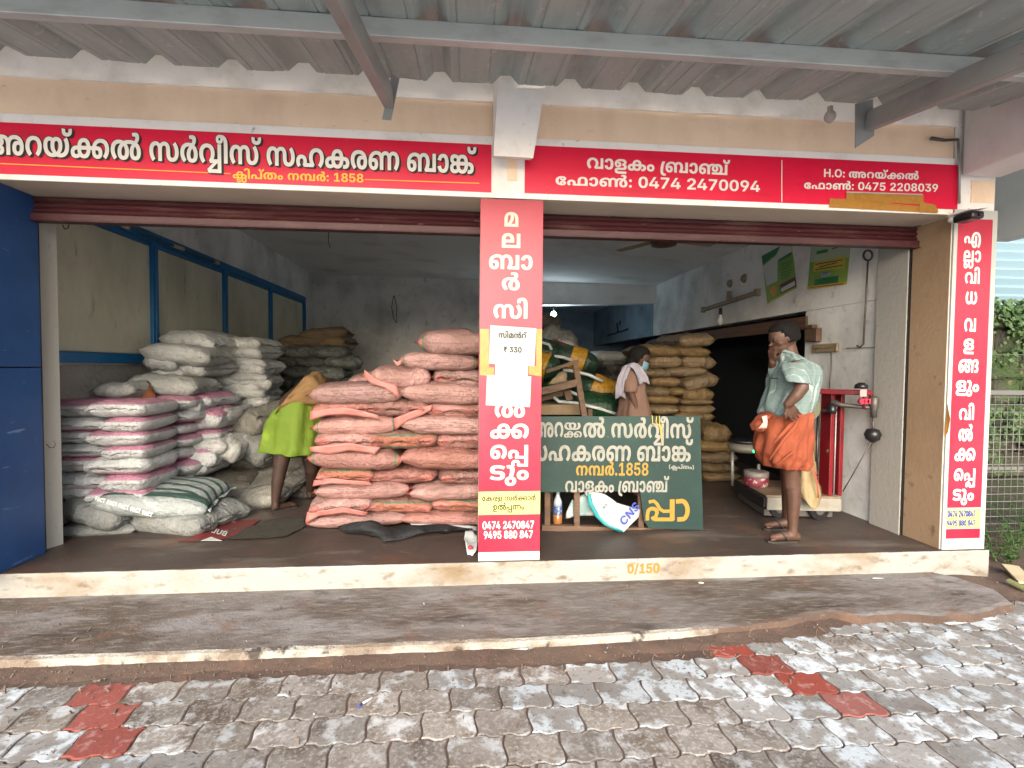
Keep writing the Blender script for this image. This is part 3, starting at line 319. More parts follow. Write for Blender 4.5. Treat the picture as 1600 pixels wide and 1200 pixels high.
[1208,[[322,577,1,367,577,0,434,561,0,491,528,0,521,502,1,592,216,1,592,0,1,425,0,1,425,322,1,425,363,0,416,415,0,402,432,1,393,444,0,360,460,0,333,460,1,302,460,0,243,427,0,205,355,0,205,296,1,205,255,0,224,182,0,264,108,0,298,66,1,176,-12,1,130,35,0,68,129,0,36,234,0,36,296,1,36,376,0,102,503,0,229,577,0],[927,-12,1,848,-12,0,740,44,0,686,151,0,686,226,1,686,273,0,717,361,0,786,448,0,843,495,1,867,528,1,902,557,0,943,605,0,943,637,1,943,660,0,914,686,0,883,686,1,862,686,0,828,680,0,817,677,1,789,782,1,816,790,0,894,801,0,934,801,1,1004,801,0,1079,759,0,1107,695,0,1107,662,1,1107,607,0,1048,518,0,991,470,1,970,447,1,933,418,0,880,344,0,852,262,0,852,221,1,852,188,0,865,135,0,899,104,0,929,104,1,967,104,0,1005,160,0,1005,224,1,1005,265,0,982,347,0,936,416,0,899,436,1,877,449,0,820,464,0,773,464,1,730,464,0,670,448,0,648,431,1,630,417,0,605,373,0,592,304,0,592,250,1,592,61,1,440,61,1,440,259,1,482,469,1,512,500,0,584,549,0,691,577,0,770,577,1,824,577,0,913,562,0,952,546,1,960,544,0,975,537,0,982,534,1,1042,504,0,1128,412,0,1174,297,0,1174,233,1,1174,117,0,1055,-12,0]]],
[761,[[381,577,1,475,577,0,607,527,0,688,442,0,725,336,0,725,282,1,725,216,0,686,112,0,618,26,0,573,-12,1,455,66,1,485,99,0,529,163,0,553,235,0,553,280,1,553,335,0,510,415,0,434,459,0,382,459,1,330,459,0,252,417,0,208,337,0,208,281,1,208,238,0,230,166,0,273,100,0,305,66,1,186,-12,1,143,26,0,75,112,0,36,217,0,36,282,1,36,335,0,74,439,0,155,525,0,287,577,0],[636,597,1,558,597,0,462,639,0,417,715,0,417,765,1,417,785,0,424,822,0,430,835,1,575,810,1,572,802,0,569,781,0,569,771,1,569,746,0,587,718,0,618,706,0,638,706,1,658,706,0,690,718,0,709,746,0,709,771,1,709,781,0,706,802,0,704,810,1,844,835,1,849,822,0,856,785,0,856,765,1,856,715,0,812,639,0,715,597,0]]],
[575,[[539,547,1,513,447,1,36,447,1,62,547,1],[291,0,1,48,288,1,48,378,1,168,378,1,208,378,0,262,408,0,288,459,0,288,491,1,288,540,0,233,601,0,168,601,1,36,601,1,66,728,1,168,728,1,259,728,0,380,673,0,441,573,0,441,503,1,441,442,0,401,350,0,316,289,0,249,274,1,243,271,1,459,6,1,459,0,1],[540,728,1,513,626,1,120,626,1,146,728,1]]],
[391,[[77,296,1,77,377,0,109,553,0,166,713,0,203,772,1,344,772,1,309,696,0,259,532,0,233,370,0,233,296,1,233,232,0,255,104,0,304,-44,0,344,-136,1,203,-136,1,141,-34,0,77,187,0]]],
[391,[[46,-136,1,87,-43,0,136,105,0,158,233,0,158,296,1,158,370,0,131,532,0,82,696,0,46,772,1,188,772,1,225,713,0,282,553,0,314,377,0,314,296,1,314,186,0,250,-35,0,188,-136,1]]],
[391,[[379,762,1,145,-109,1,12,-109,1,247,762,1]]],
[741,[[384,-10,1,287,-10,0,133,78,0,44,245,0,44,363,1,44,483,0,134,650,0,288,737,0,384,737,1,447,737,0,555,702,0,638,635,0,691,539,0,699,477,1,542,477,1,537,506,0,511,551,0,470,583,0,418,600,0,387,600,1,332,600,0,248,544,0,202,439,0,202,363,1,202,286,0,249,181,0,332,128,0,387,128,1,417,128,0,469,145,0,510,176,0,537,222,0,543,251,1,700,251,1,694,201,0,646,108,0,566,33,0,454,-10,0]]],
[763,[[63,0,1,63,728,1,236,728,1,458,370,1,476,341,0,513,273,0,551,191,0,569,139,1,554,139,1,551,180,0,545,273,0,541,359,0,541,389,1,541,728,1,700,728,1,700,0,1,527,0,1,324,325,1,301,364,0,261,435,0,219,521,0,190,581,1,210,581,1,213,528,0,219,431,0,222,351,0,222,325,1,222,0,1]]],
[656,[[334,-10,1,246,-10,0,115,44,0,42,150,0,40,230,1,190,230,1,193,193,0,230,145,0,292,120,0,332,120,1,371,120,0,428,142,0,460,183,0,460,209,1,460,233,0,431,265,0,376,289,0,337,298,1,257,318,1,165,340,0,59,436,0,59,517,1,59,583,0,131,682,0,255,737,0,335,737,1,417,737,0,538,682,0,606,582,0,607,518,1,457,518,1,453,560,0,389,607,0,334,607,1,297,607,0,246,586,0,219,550,0,219,527,1,219,501,0,250,467,0,302,445,0,333,438,1,398,422,1,445,412,0,526,375,0,584,324,0,617,253,0,617,208,1,617,141,0,549,43,0,423,-10,0]]],
[1168,[[746,-12,1,691,-12,0,596,7,0,546,29,1,538,32,0,517,43,0,509,48,1,452,81,0,375,169,0,336,276,0,336,335,1,336,374,0,354,438,0,369,463,1,383,478,1,405,515,0,469,558,0,549,577,0,591,577,1,710,577,0,844,455,0,844,333,1,844,239,0,751,99,0,678,56,1,668,50,0,652,39,0,641,34,1,592,11,0,482,-12,0,422,-12,1,325,-12,0,180,37,0,83,129,0,34,256,0,34,333,1,34,404,0,93,514,0,210,577,0,297,577,1,365,577,0,478,526,0,514,466,1,386,403,1,366,434,0,324,461,0,296,461,1,267,461,0,224,430,0,201,374,0,201,333,1,201,266,0,255,161,0,357,100,0,429,100,1,454,100,0,497,106,0,516,111,1,526,114,0,547,117,0,556,121,1,589,137,0,644,199,0,677,284,0,677,335,1,677,382,0,652,437,0,613,461,0,591,461,1,566,461,0,526,435,0,503,379,0,503,334,1,503,285,0,533,201,0,586,137,0,622,118,1,633,114,0,650,114,0,661,111,1,678,107,0,722,100,0,746,100,1,810,100,0,907,150,0,960,248,0,960,318,1,960,362,0,935,453,0,900,503,1,1029,576,1,1082,514,0,1130,384,0,1130,316,1,1130,255,0,1093,138,0,1005,44,0,857,-12,0]]],
[587,[[63,0,1,63,728,1,546,728,1,546,599,1,219,599,1,219,401,1,514,401,1,514,275,1,219,275,1,219,0,1]]],
[753,[[24,0,1,271,728,1,475,728,1,729,0,1,556,0,1,444,342,1,422,413,0,378,580,0,354,675,1,388,675,1,365,579,0,325,412,0,304,342,1,196,0,1],[182,165,1,182,286,1,571,286,1,571,165,1]]],
[670,[[36,599,1,36,728,1,635,728,1,635,599,1,413,599,1,413,0,1,258,0,1,258,599,1]]],
[649,[[63,0,1,63,728,1,351,728,1,434,728,0,550,664,0,612,553,0,612,480,1,612,407,0,550,297,0,431,235,0,347,235,1,164,235,1,164,359,1,321,359,1,365,359,0,423,390,0,452,445,0,452,480,1,452,517,0,423,570,0,365,600,0,321,600,1,219,600,1,219,0,1]]],
[480,[[35,0,1,35,128,1,163,128,1,163,599,1,35,599,1,35,728,1,446,728,1,446,599,1,318,599,1,318,128,1,446,128,1,446,0,1]]],
[662,[[63,0,1,63,728,1,356,728,1,436,728,0,544,680,0,597,596,0,597,541,1,597,499,0,563,434,0,504,393,0,465,385,1,465,377,1,507,376,0,580,332,0,626,255,0,626,201,1,626,144,0,569,52,0,457,0,0,375,0,1],[219,127,1,343,127,1,406,127,0,465,176,0,465,217,1,465,247,0,436,293,0,383,319,0,346,319,1,219,319,1],[219,423,1,331,423,1,363,423,0,412,445,0,440,486,0,440,515,1,440,554,0,385,602,0,334,602,1,219,602,1]]],
[731,[[365,-10,1,275,-10,0,139,57,0,63,176,0,63,256,1,63,728,1,219,728,1,219,269,1,219,228,0,255,164,0,321,127,0,365,127,1,410,127,0,475,164,0,512,228,0,512,269,1,512,728,1,667,728,1,667,256,1,667,176,0,592,57,0,456,-10,0]]],
[565,[[63,0,1,63,728,1,219,728,1,219,128,1,530,128,1,530,0,1]]],
[957,[[897,565,1,897,0,1,55,0,1,55,300,1,55,382,0,96,478,0,132,511,1,167,543,0,271,577,0,337,577,1,406,577,0,507,543,0,542,510,1,581,474,0,618,375,0,618,299,1,618,211,1,221,211,1,221,116,1,731,116,1,731,565,1],[336,461,1,275,461,0,221,388,0,221,331,1,221,326,1,452,326,1,452,330,1,452,390,0,394,461,0]]],
[813,[[273,-12,1,208,-12,0,100,41,0,35,153,0,35,244,1,35,317,0,88,439,0,190,528,0,336,577,0,430,577,1,523,577,0,655,529,0,738,446,0,777,340,0,777,282,1,777,216,0,738,111,0,670,26,0,625,-12,1,509,66,1,539,99,0,582,163,0,606,235,0,606,280,1,606,335,0,564,415,0,480,460,0,415,460,1,346,460,0,243,403,0,187,305,0,187,241,1,187,186,0,209,123,0,245,98,0,267,98,1,286,98,0,312,113,0,326,145,0,326,169,1,326,204,0,293,244,0,261,244,1,225,244,0,165,203,0,127,162,1,111,271,1,145,303,0,237,353,0,302,353,1,363,353,0,445,308,0,487,229,0,487,176,1,487,118,0,438,33,0,343,-12,0]]],
[631,[[304,577,1,404,577,0,560,535,0,610,508,1,544,404,1,489,430,0,384,459,0,314,459,1,272,459,0,221,444,0,198,418,0,198,400,1,198,388,0,207,370,0,214,363,1,228,353,0,278,346,0,318,346,1,341,346,1,428,346,0,527,316,0,558,285,1,580,264,0,602,207,0,602,169,1,602,116,0,542,34,0,418,-12,0,321,-12,1,227,-12,0,77,25,0,14,58,1,78,166,1,119,145,0,190,119,0,264,106,0,308,106,1,353,106,0,407,122,0,432,152,0,432,171,1,432,183,0,424,203,0,414,209,1,402,219,0,361,227,0,317,227,1,296,227,1,217,227,0,105,253,0,71,286,1,50,306,0,28,361,0,28,398,1,28,449,0,88,530,0,210,577,0]]],
[395,[[185,-238,1,81,-238,0,-33,-134,0,-33,-53,1,-33,2,0,21,85,0,118,131,0,184,131,1,250,131,0,349,86,0,403,3,0,403,-54,1,403,-109,0,350,-192,0,252,-238,0],[185,-130,1,217,-130,0,259,-91,0,259,-53,1,259,-15,0,218,25,0,184,25,1,153,25,0,111,-15,0,111,-53,1,111,-89,0,152,-130,0],[150,577,1,218,577,0,299,529,0,335,450,0,335,403,1,335,325,0,298,184,0,270,101,1,116,116,1,140,190,0,166,319,0,166,372,1,166,408,0,140,459,0,102,459,1,88,459,0,63,457,0,49,453,1,26,564,1,52,569,0,110,577,0]]],
[1424,[[275,367,1,360,367,0,467,308,0,517,219,0,517,172,1,517,145,0,503,93,0,493,72,1,489,116,1,960,116,1,957,0,1,382,0,1,325,64,1,336,81,0,357,129,0,357,162,1,357,199,0,318,252,0,276,252,1,248,252,0,211,228,0,193,187,0,193,161,1,193,125,0,219,70,0,236,44,1,107,-12,1,70,27,0,28,115,0,28,170,1,28,230,0,91,319,0,202,367,0],[1006,577,1,1101,577,0,1243,520,0,1337,413,0,1383,262,0,1383,169,1,1383,86,0,1348,-52,0,1285,-172,0,1241,-228,1,1110,-158,1,1145,-107,0,1190,-5,0,1212,107,0,1212,170,1,1212,230,0,1190,336,0,1141,416,0,1062,462,0,1005,462,1,928,462,0,829,381,0,780,237,0,780,142,1,780,121,0,782,79,0,783,60,1,783,54,0,783,44,0,783,38,1,787,-12,0,809,-80,0,847,-115,0,872,-115,1,891,-115,0,900,-104,1,905,-99,0,909,-81,0,909,-63,1,909,384,1,1076,384,1,1076,-29,1,1076,-93,0,1047,-162,0,1022,-185,1,998,-206,0,929,-228,0,877,-228,1,794,-228,0,676,-147,0,614,19,0,614,145,1,614,236,0,661,393,0,758,511,0,905,577,0]]],
[957,[[337,577,1,406,577,0,507,543,0,542,510,1,581,474,0,618,375,0,618,299,1,618,211,1,221,211,1,221,116,1,731,116,1,731,565,1,897,565,1,897,0,1,655,0,1,625,0,0,556,3,0,526,4,1,200,4,1,167,2,0,104,0,0,77,0,1,55,0,1,55,300,1,55,382,0,96,478,0,132,511,1,167,543,0,271,577,0],[336,461,1,275,461,0,221,388,0,221,331,1,221,326,1,452,326,1,452,330,1,452,390,0,394,461,0],[674,-337,1,627,-337,0,550,-314,0,522,-290,1,497,-268,0,472,-198,0,471,-147,1,471,-144,1,471,-105,0,455,-47,0,437,-29,1,422,-14,0,379,0,0,349,0,1,320,0,0,259,-22,0,213,-73,0,208,-117,1,208,-119,0,208,-140,0,208,-161,1,208,-196,0,225,-233,0,249,-247,0,261,-247,1,282,-247,0,308,-225,0,308,-201,1,308,-178,0,283,-153,0,258,-153,1,228,-153,0,178,-185,0,150,-211,1,126,-136,1,164,-104,0,243,-63,0,287,-63,1,360,-63,0,428,-138,0,428,-197,1,428,-261,0,346,-337,0,262,-337,1,176,-337,0,83,-235,0,83,-149,1,83,-89,0,127,-4,0,203,51,0,301,77,0,353,77,1,382,77,0,442,71,0,498,57,0,519,44,1,545,31,0,586,-9,0,610,-73,0,610,-122,1,610,-127,1,611,-160,0,617,-202,0,626,-215,1,635,-226,0,659,-238,0,679,-238,1,713,-238,0,758,-189,0,758,-131,1,758,-84,0,726,-7,0,697,26,1,803,83,1,849,39,0,897,-67,0,897,-128,1,897,-192,0,847,-286,0,749,-337,0]]],
[1018,[[696,-12,1,651,-12,0,586,4,0,531,37,0,502,62,1,517,64,1,475,25,0,382,-12,0,315,-12,1,227,-12,0,102,61,0,36,187,0,36,266,1,36,330,0,68,436,0,131,531,0,176,577,1,297,499,1,264,459,0,224,385,0,205,313,0,205,273,1,205,214,0,241,139,0,301,105,0,334,105,1,359,105,0,391,122,0,401,134,1,415,150,0,426,200,0,426,241,1,426,565,1,592,565,1,592,244,1,592,203,0,602,151,0,615,134,1,625,122,0,658,105,0,685,105,1,716,105,0,775,139,0,813,211,0,813,269,1,813,310,0,794,384,0,754,458,0,720,499,1,842,577,1,889,530,0,950,436,0,982,332,0,982,269,1,982,190,0,916,62,0,788,-12,0]]],
[1773,[[552,461,1,430,461,0,267,406,0,185,305,0,185,237,1,185,183,0,206,123,0,242,98,0,264,98,1,284,98,0,311,114,0,325,146,0,325,169,1,325,204,0,291,244,0,259,244,1,224,244,0,163,203,0,126,162,1,110,270,1,143,302,0,239,353,0,302,353,1,363,353,0,444,308,0,486,229,0,486,176,1,486,118,0,437,33,0,342,-12,0,271,-12,1,204,-12,0,96,40,0,33,150,0,33,237,1,33,326,0,106,454,0,242,538,0,433,577,0,552,577,1,634,577,0,761,561,0,821,543,1,833,540,0,849,523,0,860,520,1,909,507,0,982,464,0,1023,408,0,1023,373,1,1023,347,0,1006,305,0,966,270,0,933,255,1,931,268,1,980,250,0,1034,187,0,1034,138,1,1034,99,0,992,31,0,891,-12,0,803,-12,1,706,-12,0,585,55,0,530,169,0,530,239,1,530,300,0,570,402,0,648,485,0,705,516,1,714,521,0,733,535,0,742,539,1,787,558,0,893,577,0,949,577,1,1019,577,0,1116,552,0,1188,507,0,1220,476,1,1292,194,1,1292,0,1,1125,0,1,1125,242,1,1125,313,0,1102,405,0,1067,433,1,1046,450,0,989,467,0,949,467,1,921,467,0,873,460,0,852,455,1,812,445,0,750,404,0,707,346,0,685,278,0,685,242,1,685,167,0,746,102,0,798,102,1,835,102,0,874,126,0,874,151,1,874,174,0,835,200,0,794,200,1,762,200,1,762,315,1,782,315,1,826,315,0,863,346,0,863,371,1,863,404,0,805,440,0,742,446,1,716,451,0,659,457,0,592,461,0],[1484,577,1,1568,577,0,1676,534,0,1729,462,0,1729,417,1,1729,387,0,1712,336,0,1671,296,0,1636,280,1,1635,285,1,1689,266,0,1740,194,0,1740,146,1,1740,72,0,1632,-12,0,1527,-12,1,1489,-12,0,1429,-4,0,1407,1,1,1427,114,1,1445,110,0,1478,104,0,1499,104,1,1538,104,0,1574,130,0,1574,160,1,1574,174,0,1562,196,0,1550,205,1,1537,214,0,1498,222,0,1463,222,1,1425,222,1,1425,336,1,1459,336,1,1491,336,0,1533,346,0,1546,358,1,1554,365,0,1563,386,0,1563,399,1,1563,428,0,1518,461,0,1473,461,1,1425,461,0,1359,430,0,1336,401,1,1319,379,0,1299,322,0,1292,247,0,1292,198,1,1292,72,1,1136,72,1,1136,242,1,1148,349,1,1170,421,0,1260,523,0,1396,577,0]]],
]
TXT = {
'main': [0, 1, 2, 3, 4, -1, 5, 6, 7, 8, 9, -1, 5, 10, 11, 12, 13, -1, 14, 15, 16, 17],
'reg': [18, 19, 20, 21, 22, -1, 23, 24, 6, 25, -1, 26, 27, 28, 27],
'branch': [29, 15, 30, 11, 22, -1, 31, 14, 15, 32, 17],
'ph1': [33, 34, 15, 35, 25, -1, 36, 37, 38, 37, -1, 39, 37, 38, 36, 36, 40, 37],
'ho': [41, 42, 43, 25, -1, 0, 1, 2, 3, 4],
'ph2': [33, 34, 15, 35, 25, -1, 36, 37, 38, 28, -1, 39, 39, 36, 27, 36, 44, 40],
'govt': [33, 11, 12, 30, -1, 5, 6, 3, 15, 6],
'prod': [45, 4, 46, 47, 22],
'pa': [36, 37, 38, 37, -1, 39, 37, 38, 36, 27, 37, 38],
'pb': [40, 37, 40, 28, -1, 27, 27, 36, -1, 27, 37, 38],
'sim': [5, 19, 48, 49, 50],
'price': [51, -1, 44, 44, 36],
'b1': [0, 1, 16, 4, -1, 5, 6, 7, 8, 9],
'b2': [5, 10, 11, 12, 13, -1, 14, 15, 16, 17],
'b3': [23, 24, 6, 42, 26, 27, 28, 27],
'b4': [52, 18, 20, 21, 22, 53],
'b5': [29, 15, 30, 11, 22, -1, 31, 14, 15, 32, 17],
'b6': [46, 15],
'step': [36, 54, 26, 28, 36],
'cns': [55, 56, 57],
'ba': [0, 1],
'bc': [4, -1, 5, 6, 7, 8, 9],
'ya': [58],
'fact': [59, 60, 55, 61],
'cn': [55, 56, 39],
'spic': [57, 62, 63, 55],
'bul': [64, 65, 66],
'p0': [48],
'p1': [67],
'p2': [14, 15],
'p3': [6],
'p4': [5, 19],
'p5': [48],
'p6': [4],
'p7': [3],
'p8': [68, 46],
'p9': [69, 70, 22],
'q0': [71],
'q1': [72, 15],
'q2': [29, 19],
'q3': [73],
'q4': [29],
'q5': [30],
'q6': [74],
'q7': [30, 70, 22],
'q8': [29, 19],
'q9': [4],
'q10': [3],
'q11': [68, 46],
'q12': [69, 70, 22],
'V': [17],
}
_G = GLYPH_DATA
_GC = {}
def _flat(c):
    P = [(c[i], c[i+1], c[i+2]) for i in range(0, len(c), 3)]; q = []; n = len(P)
    for i in range(n):
        a, b = P[i], P[(i+1) % n]; q.append(a)
        if not a[2] and not b[2]: q.append(((a[0]+b[0])/2, (a[1]+b[1])/2, 1))
    k = next(i for i, p in enumerate(q) if p[2]); q = q[k:]+q[:k]+[q[k]]
    r = []; i = 0
    while i < len(q)-1:
        if q[i+1][2]: r.append(q[i][:2]); i += 1
        else:
            for t in (0, .33, .67):
                r.append(tuple((1-t)**2*q[i][m]+2*t*(1-t)*q[i+1][m]+t*t*q[i+2][m] for m in (0, 1)))
            i += 2
    return [p for j, p in enumerate(r) if (Vector(p)-Vector(r[j-1])).length > .5]
def glyph(k):
    """triangles of one letter in font units (nonzero winding)"""
    if k in _GC: return _GC[k]
    adv, cs = _G[k]
    polys = [_flat(c) for c in cs]
    vs = []; es = []
    for p in polys:
        s = len(vs); vs += [Vector(v) for v in p]
        es += [(s+i, s+(i+1) % len(p)) for i in range(len(p))]
    out = ([], [])
    if vs:
        r = geometry.delaunay_2d_cdt(vs, es, [], 0, 1e-4)
        V, F = r[0], r[2]; fs = []
        for f in F:
            c = sum((V[i] for i in f), Vector((0, 0)))/len(f); w = 0
            for p in polys:
                for i in range(len(p)):
                    (x0, y0), (x1, y1) = p[i], p[(i+1) % len(p)]
                    if (y0 <= c.y) != (y1 <= c.y):
                        if x0+(c.y-y0)/(y1-y0)*(x1-x0) > c.x: w += 1 if y1 > y0 else -1
            if w: fs.append(tuple(f))
        out = ([tuple(v) for v in V], fs)
    _GC[k] = (adv, *out)
    return _GC[k]
def text_tris(key):
    x = 0; vs = []; fs = []
    for k in TXT[key]:
        if k < 0: x += 380; continue
        adv, v, f = glyph(k); s = len(vs)
        vs += [(x+a, b) for a, b in v]; fs += [tuple(s+i for i in t) for t in f]
        x += adv
    used = sorted({i for f in fs for i in f}); mp = {u: i for i, u in enumerate(used)}
    vs = [vs[u] for u in used]; fs = [tuple(mp[i] for i in f) for f in fs]
    x0, x1 = min(v[0] for v in vs), max(v[0] for v in vs); y0, y1 = min(v[1] for v in vs), max(v[1] for v in vs)
    return [((v[0]-x0)/(x1-x0), (v[1]-y0)/(y1-y0)) for v in vs], fs
def lettering(name, key, a, b, c, nrm, m, parent, lift=.002, offs=((0, 0),)):
    """the text fitted into the parallelogram a (bottom left), b (bottom right), c (top left)"""
    a, b, c = Vector(a), Vector(b), Vector(c); ex, ey = b-a, c-a; nv = Vector(nrm).normalized()
    vs, fs = text_tris(key); V = []; F = []
    for j, (dx, dz) in enumerate(offs):
        s = len(V)
        V += [a+ex*u+ey*v+nv*(lift+j*.00025)+ex.normalized()*dx+ey.normalized()*dz for u, v in vs]
        F += [tuple(s+i for i in f) for f in fs]
    return mesh(name, V, F, m, parent)

# ------------------------------------------------------------------ materials of the place
M_peach = mat('peach_paint', (.86, .66, .48), .8, [((.60, .43, .30), 2.2, .5, .8, (1, 1, 1), .5), ((.2, .15, .11), 14, .66, .8, (1, 1, 2), .5), ((.66, .5, .36), 5, .4, .7, (1, 1, .3), .4)], bumps=[(40, .25, .01), (6, .25, .02)])
M_white = mat('white_paint', (.82, .79, .76), .75, [((.45, .42, .36), 3, .5, .75, (1, 1, 1), .6), ((.16, .13, .1), 22, .66, .78, (1, 1, 1), .7)], bumps=[(35, .3, .01), (5, .2, .02)])
M_beige = mat('beige_paint', (.55, .46, .36), .75, [((.42, .34, .26), 4, .45, .75, (.4, 1, 1), .7), ((.16, .12, .1), 25, .68, .78, (1, 1, 1), .8)], bumps=[(35, .3, .01)])
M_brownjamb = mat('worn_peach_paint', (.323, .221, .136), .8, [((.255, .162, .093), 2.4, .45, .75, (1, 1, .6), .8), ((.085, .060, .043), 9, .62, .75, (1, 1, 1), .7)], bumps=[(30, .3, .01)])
M_inner = mat('inner_wall', (.74, .745, .73), .85, [((.24, .24, .23), 1.3, .42, .75, (1, 1, 1), .75), ((.10, .10, .09), 7, .6, .78, (1, 1, 1), .6), ((.5, .49, .47), 3, .55, .7, (1, 1, 1), .4)], bumps=[(25, .35, .015), (4, .3, .03)])
M_farwall = mat('far_blue_wall', (.20, .27, .33), .85, [((.08, .11, .13), 1.5, .45, .7, (1, 1, 1), .8)], bump=(20, .3, .01))
M_ceil = mat('ceiling_paint', (.76, .765, .75), .9, [((.30, .29, .27), 1.1, .5, .75, (1, 1, 1), .6), ((.12, .12, .11), 9, .68, .78, (1, 1, 1), .5)], bump=(18, .25, .01))
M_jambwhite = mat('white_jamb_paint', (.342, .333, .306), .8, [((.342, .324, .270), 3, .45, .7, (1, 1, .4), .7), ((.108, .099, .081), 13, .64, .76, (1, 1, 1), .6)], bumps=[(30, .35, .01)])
M_floor = mat('shop_floor_cement', (.051, .039, .033), .5, [((.037, .026, .021), 1.6, .42, .7, (.6, 1, 1), .8), ((.139, .115, .098), 3.2, .55, .72, (.35, 1.2, 1), .8), ((.197, .164, .139), 14, .66, .76, (.4, 1, 1), .6), ((.107, .049, .029), 2.1, .55, .7, (1, 1, 1), .6)], bumps=[(30, .35, .008), (5, .25, .015)])
M_edge = mat('white_edge_paint', (.259, .255, .233), .75, [((.148, .096, .044), 1.5, .50, .70, (1, 1, 1.8), .85), ((.111, .081, .052), 10, .55, .70, (.7, 1, 1.6), .85), ((.067, .044, .033), 16, .67, .74, (.8, 1, 1), .9)], bumps=[(30, .5, .012), (8, .4, .02)])
M_plat = mat('platform_cement', (.139, .123, .113), .8, [((.070, .048, .034), 1.3, .42, .60, (.6, 1, 1), .9), ((.205, .197, .193), 2.6, .50, .62, (.45, 1.3, 1), .85), ((.037, .027, .022), 4.6, .56, .68, (.5, 1.2, 1), .85), ((.246, .230, .213), 34, .50, .66, (.3, 1.2, 1), .45, 10), ((.041, .031, .025), 26, .56, .70, (.35, 1.2, 1), .6, 10), ((.131, .074, .049), 5, .58, .7, (1, 1, 1), .6)], bumps=[(55, .55, .01), (9, .4, .02)])
M_platedge = mat('worn_white_edge', (.315, .300, .262), .85, [((.165, .128, .098), 4, .44, .56, (.6, 1, 1), .95), ((.038, .030, .026), 8, .56, .64, (1, 1, 1), .9)], bumps=[(40, .7, .015), (10, .6, .02)])
M_soil = mat('red_soil', (.089, .060, .045), .95, [((.060, .038, .030), 3, .45, .65, (1, 1, 1), .8), ((.162, .119, .098), 40, .58, .70, (1, 1, 1), .6, 8), ((.136, .076, .051), 5, .55, .7, (1, 1, 1), .6)], bumps=[(60, .4, .006), (12, .5, .02)])
M_galv = mat('galvanised_sheet', (.340, .396, .386), .6, [((.230, .258, .248), 7, .45, .70, (3, .25, 1), .45), ((.506, .534, .515), 22, .60, .68, (1, .8, 1), .6, 8), ((.184, .202, .193), 30, .6, .7, (3, .2, 1), .4, 8), ((.147, .147, .138), 3, .55, .78, (1.5, .5, 1), .55)], bumps=[(26, .25, .006, (3, .4, 1))], metal=.1)
M_steel = mat('grey_painted_steel', (.30, .315, .31), .45, [((.20, .19, .18), 6, .5, .75, (1, 1, 1), .6), ((.15, .08, .05), 19, .68, .78, (1, 1, 1), .7)], bump=(40, .2, .004), metal=.3)
M_purlin = mat('light_steel_tube', (.47, .495, .485), .45, [((.30, .30, .29), 5, .5, .75, (1, 3, 3), .6), ((.12, .1, .08), 24, .68, .76, (1, 1, 1), .7)], bump=(40, .2, .004), metal=.3)
M_maroon = mat('maroon_shutter_paint', (.052, .011, .014), .5, [((.120, .068, .056), 5, .52, .72, (.35, 1, 2.5), .8), ((.040, .016, .016), 3, .5, .75, (.3, 1, 2), .7), ((.400, .336, .288), 30, .68, .76, (.3, 1, 1), .8)], bumps=[(40, .4, .006, (.3, 1, 1))])
M_blue = mat('blue_panel_paint', (.018, .065, .20), .4, [((.03, .09, .25), 1.5, .45, .7, (1, 1, 1), .5), ((.18, .26, .40), 13, .66, .70, (1, .3, 1.5), .7, 9), ((.01, .03, .10), 2.2, .5, .7, (1, .5, .3), .6), ((.25, .2, .14), 26, .68, .72, (1, 1, .4), .6, 8)], bump=(3, .15, .02))
M_blueframe = mat('blue_frame_paint', (.012, .13, .32), .4, [((.008, .07, .18), 3, .45, .7, (1, 1, 1), .6)])
M_panel = mat('dull_cream_board', (.56, .55, .43), .6, [((.36, .35, .26), 1.6, .42, .68, (1, 1, .5), .8), ((.16, .14, .10), 9, .62, .74, (1, 1, .3), .7), ((.42, .39, .29), 5, .58, .7, (1, 1, 1), .5)], bump=(30, .15, .005))
M_ledge = mat('grey_rough_plaster', (.30, .285, .26), .95, [((.17, .16, .14), 3, .42, .66, (1, 1, 1), .8), ((.42, .41, .39), 6, .56, .7, (1, 1, 1), .6)], bumps=[(22, .6, .03), (60, .4, .01)])
M_wood = mat('old_brown_wood', (.11, .065, .04), .7, [((.055, .032, .02), 5, .4, .7, (1, 1, 6), .8), ((.20, .13, .09), 12, .6, .75, (1, 1, 3), .6)], bumps=[(30, .4, .006)])
M_lintel = mat('lintel_wood', (.10, .05, .028), .7, [((.05, .026, .016), 4, .4, .7, (6, .4, 6), .8)], bump=(20, .3, .006))
M_red = mat('red_sign_vinyl', (.646, .003, .043), .33, [((.33, .01, .03), 7, .58, .74, (.25, 1, 2), .55, 8), ((.5, .2, .18), 34, .68, .73, (1, 1, 1), .5, 6), ((.456, .004, .019), 1.2, .45, .75, (1, 1, 1), .5)], bump=(2.5, .12, .01), spec=.5)
M_redp = mat('pink_red_sign_vinyl', (.34, .010, .032), .38, [((.25, .015, .03), 5, .56, .72, (2, 1, .5), .5, 8), ((.447, .043, .073), 1.1, .42, .7, (1, 1, .7), .7), ((.258, .026, .034), 20, .7, .78, (1, 1, 1), .6)], bump=(3, .15, .01))
M_letter = mat('letter_white', (.72, .70, .66), .45, [((.55, .52, .46), 9, .55, .75, (1, 1, 1), .5)])
M_cream = mat('letter_cream', (.504, .468, .396), .5, [((.468, .414, .324), 9, .5, .75, (1, 1, 1), .6)])
M_yell = mat('letter_yellow', (.80, .46, .05), .5)
M_black = mat('letter_black', (.012, .010, .012), .5)
M_dkblue = mat('letter_blue', (.03, .05, .25), .5)
M_paper = mat('white_paper', (.34, .355, .34), .7, [((.323, .340, .315), 5, .5, .7, (1, 1, 1), .6)], bump=(14, .3, .01))
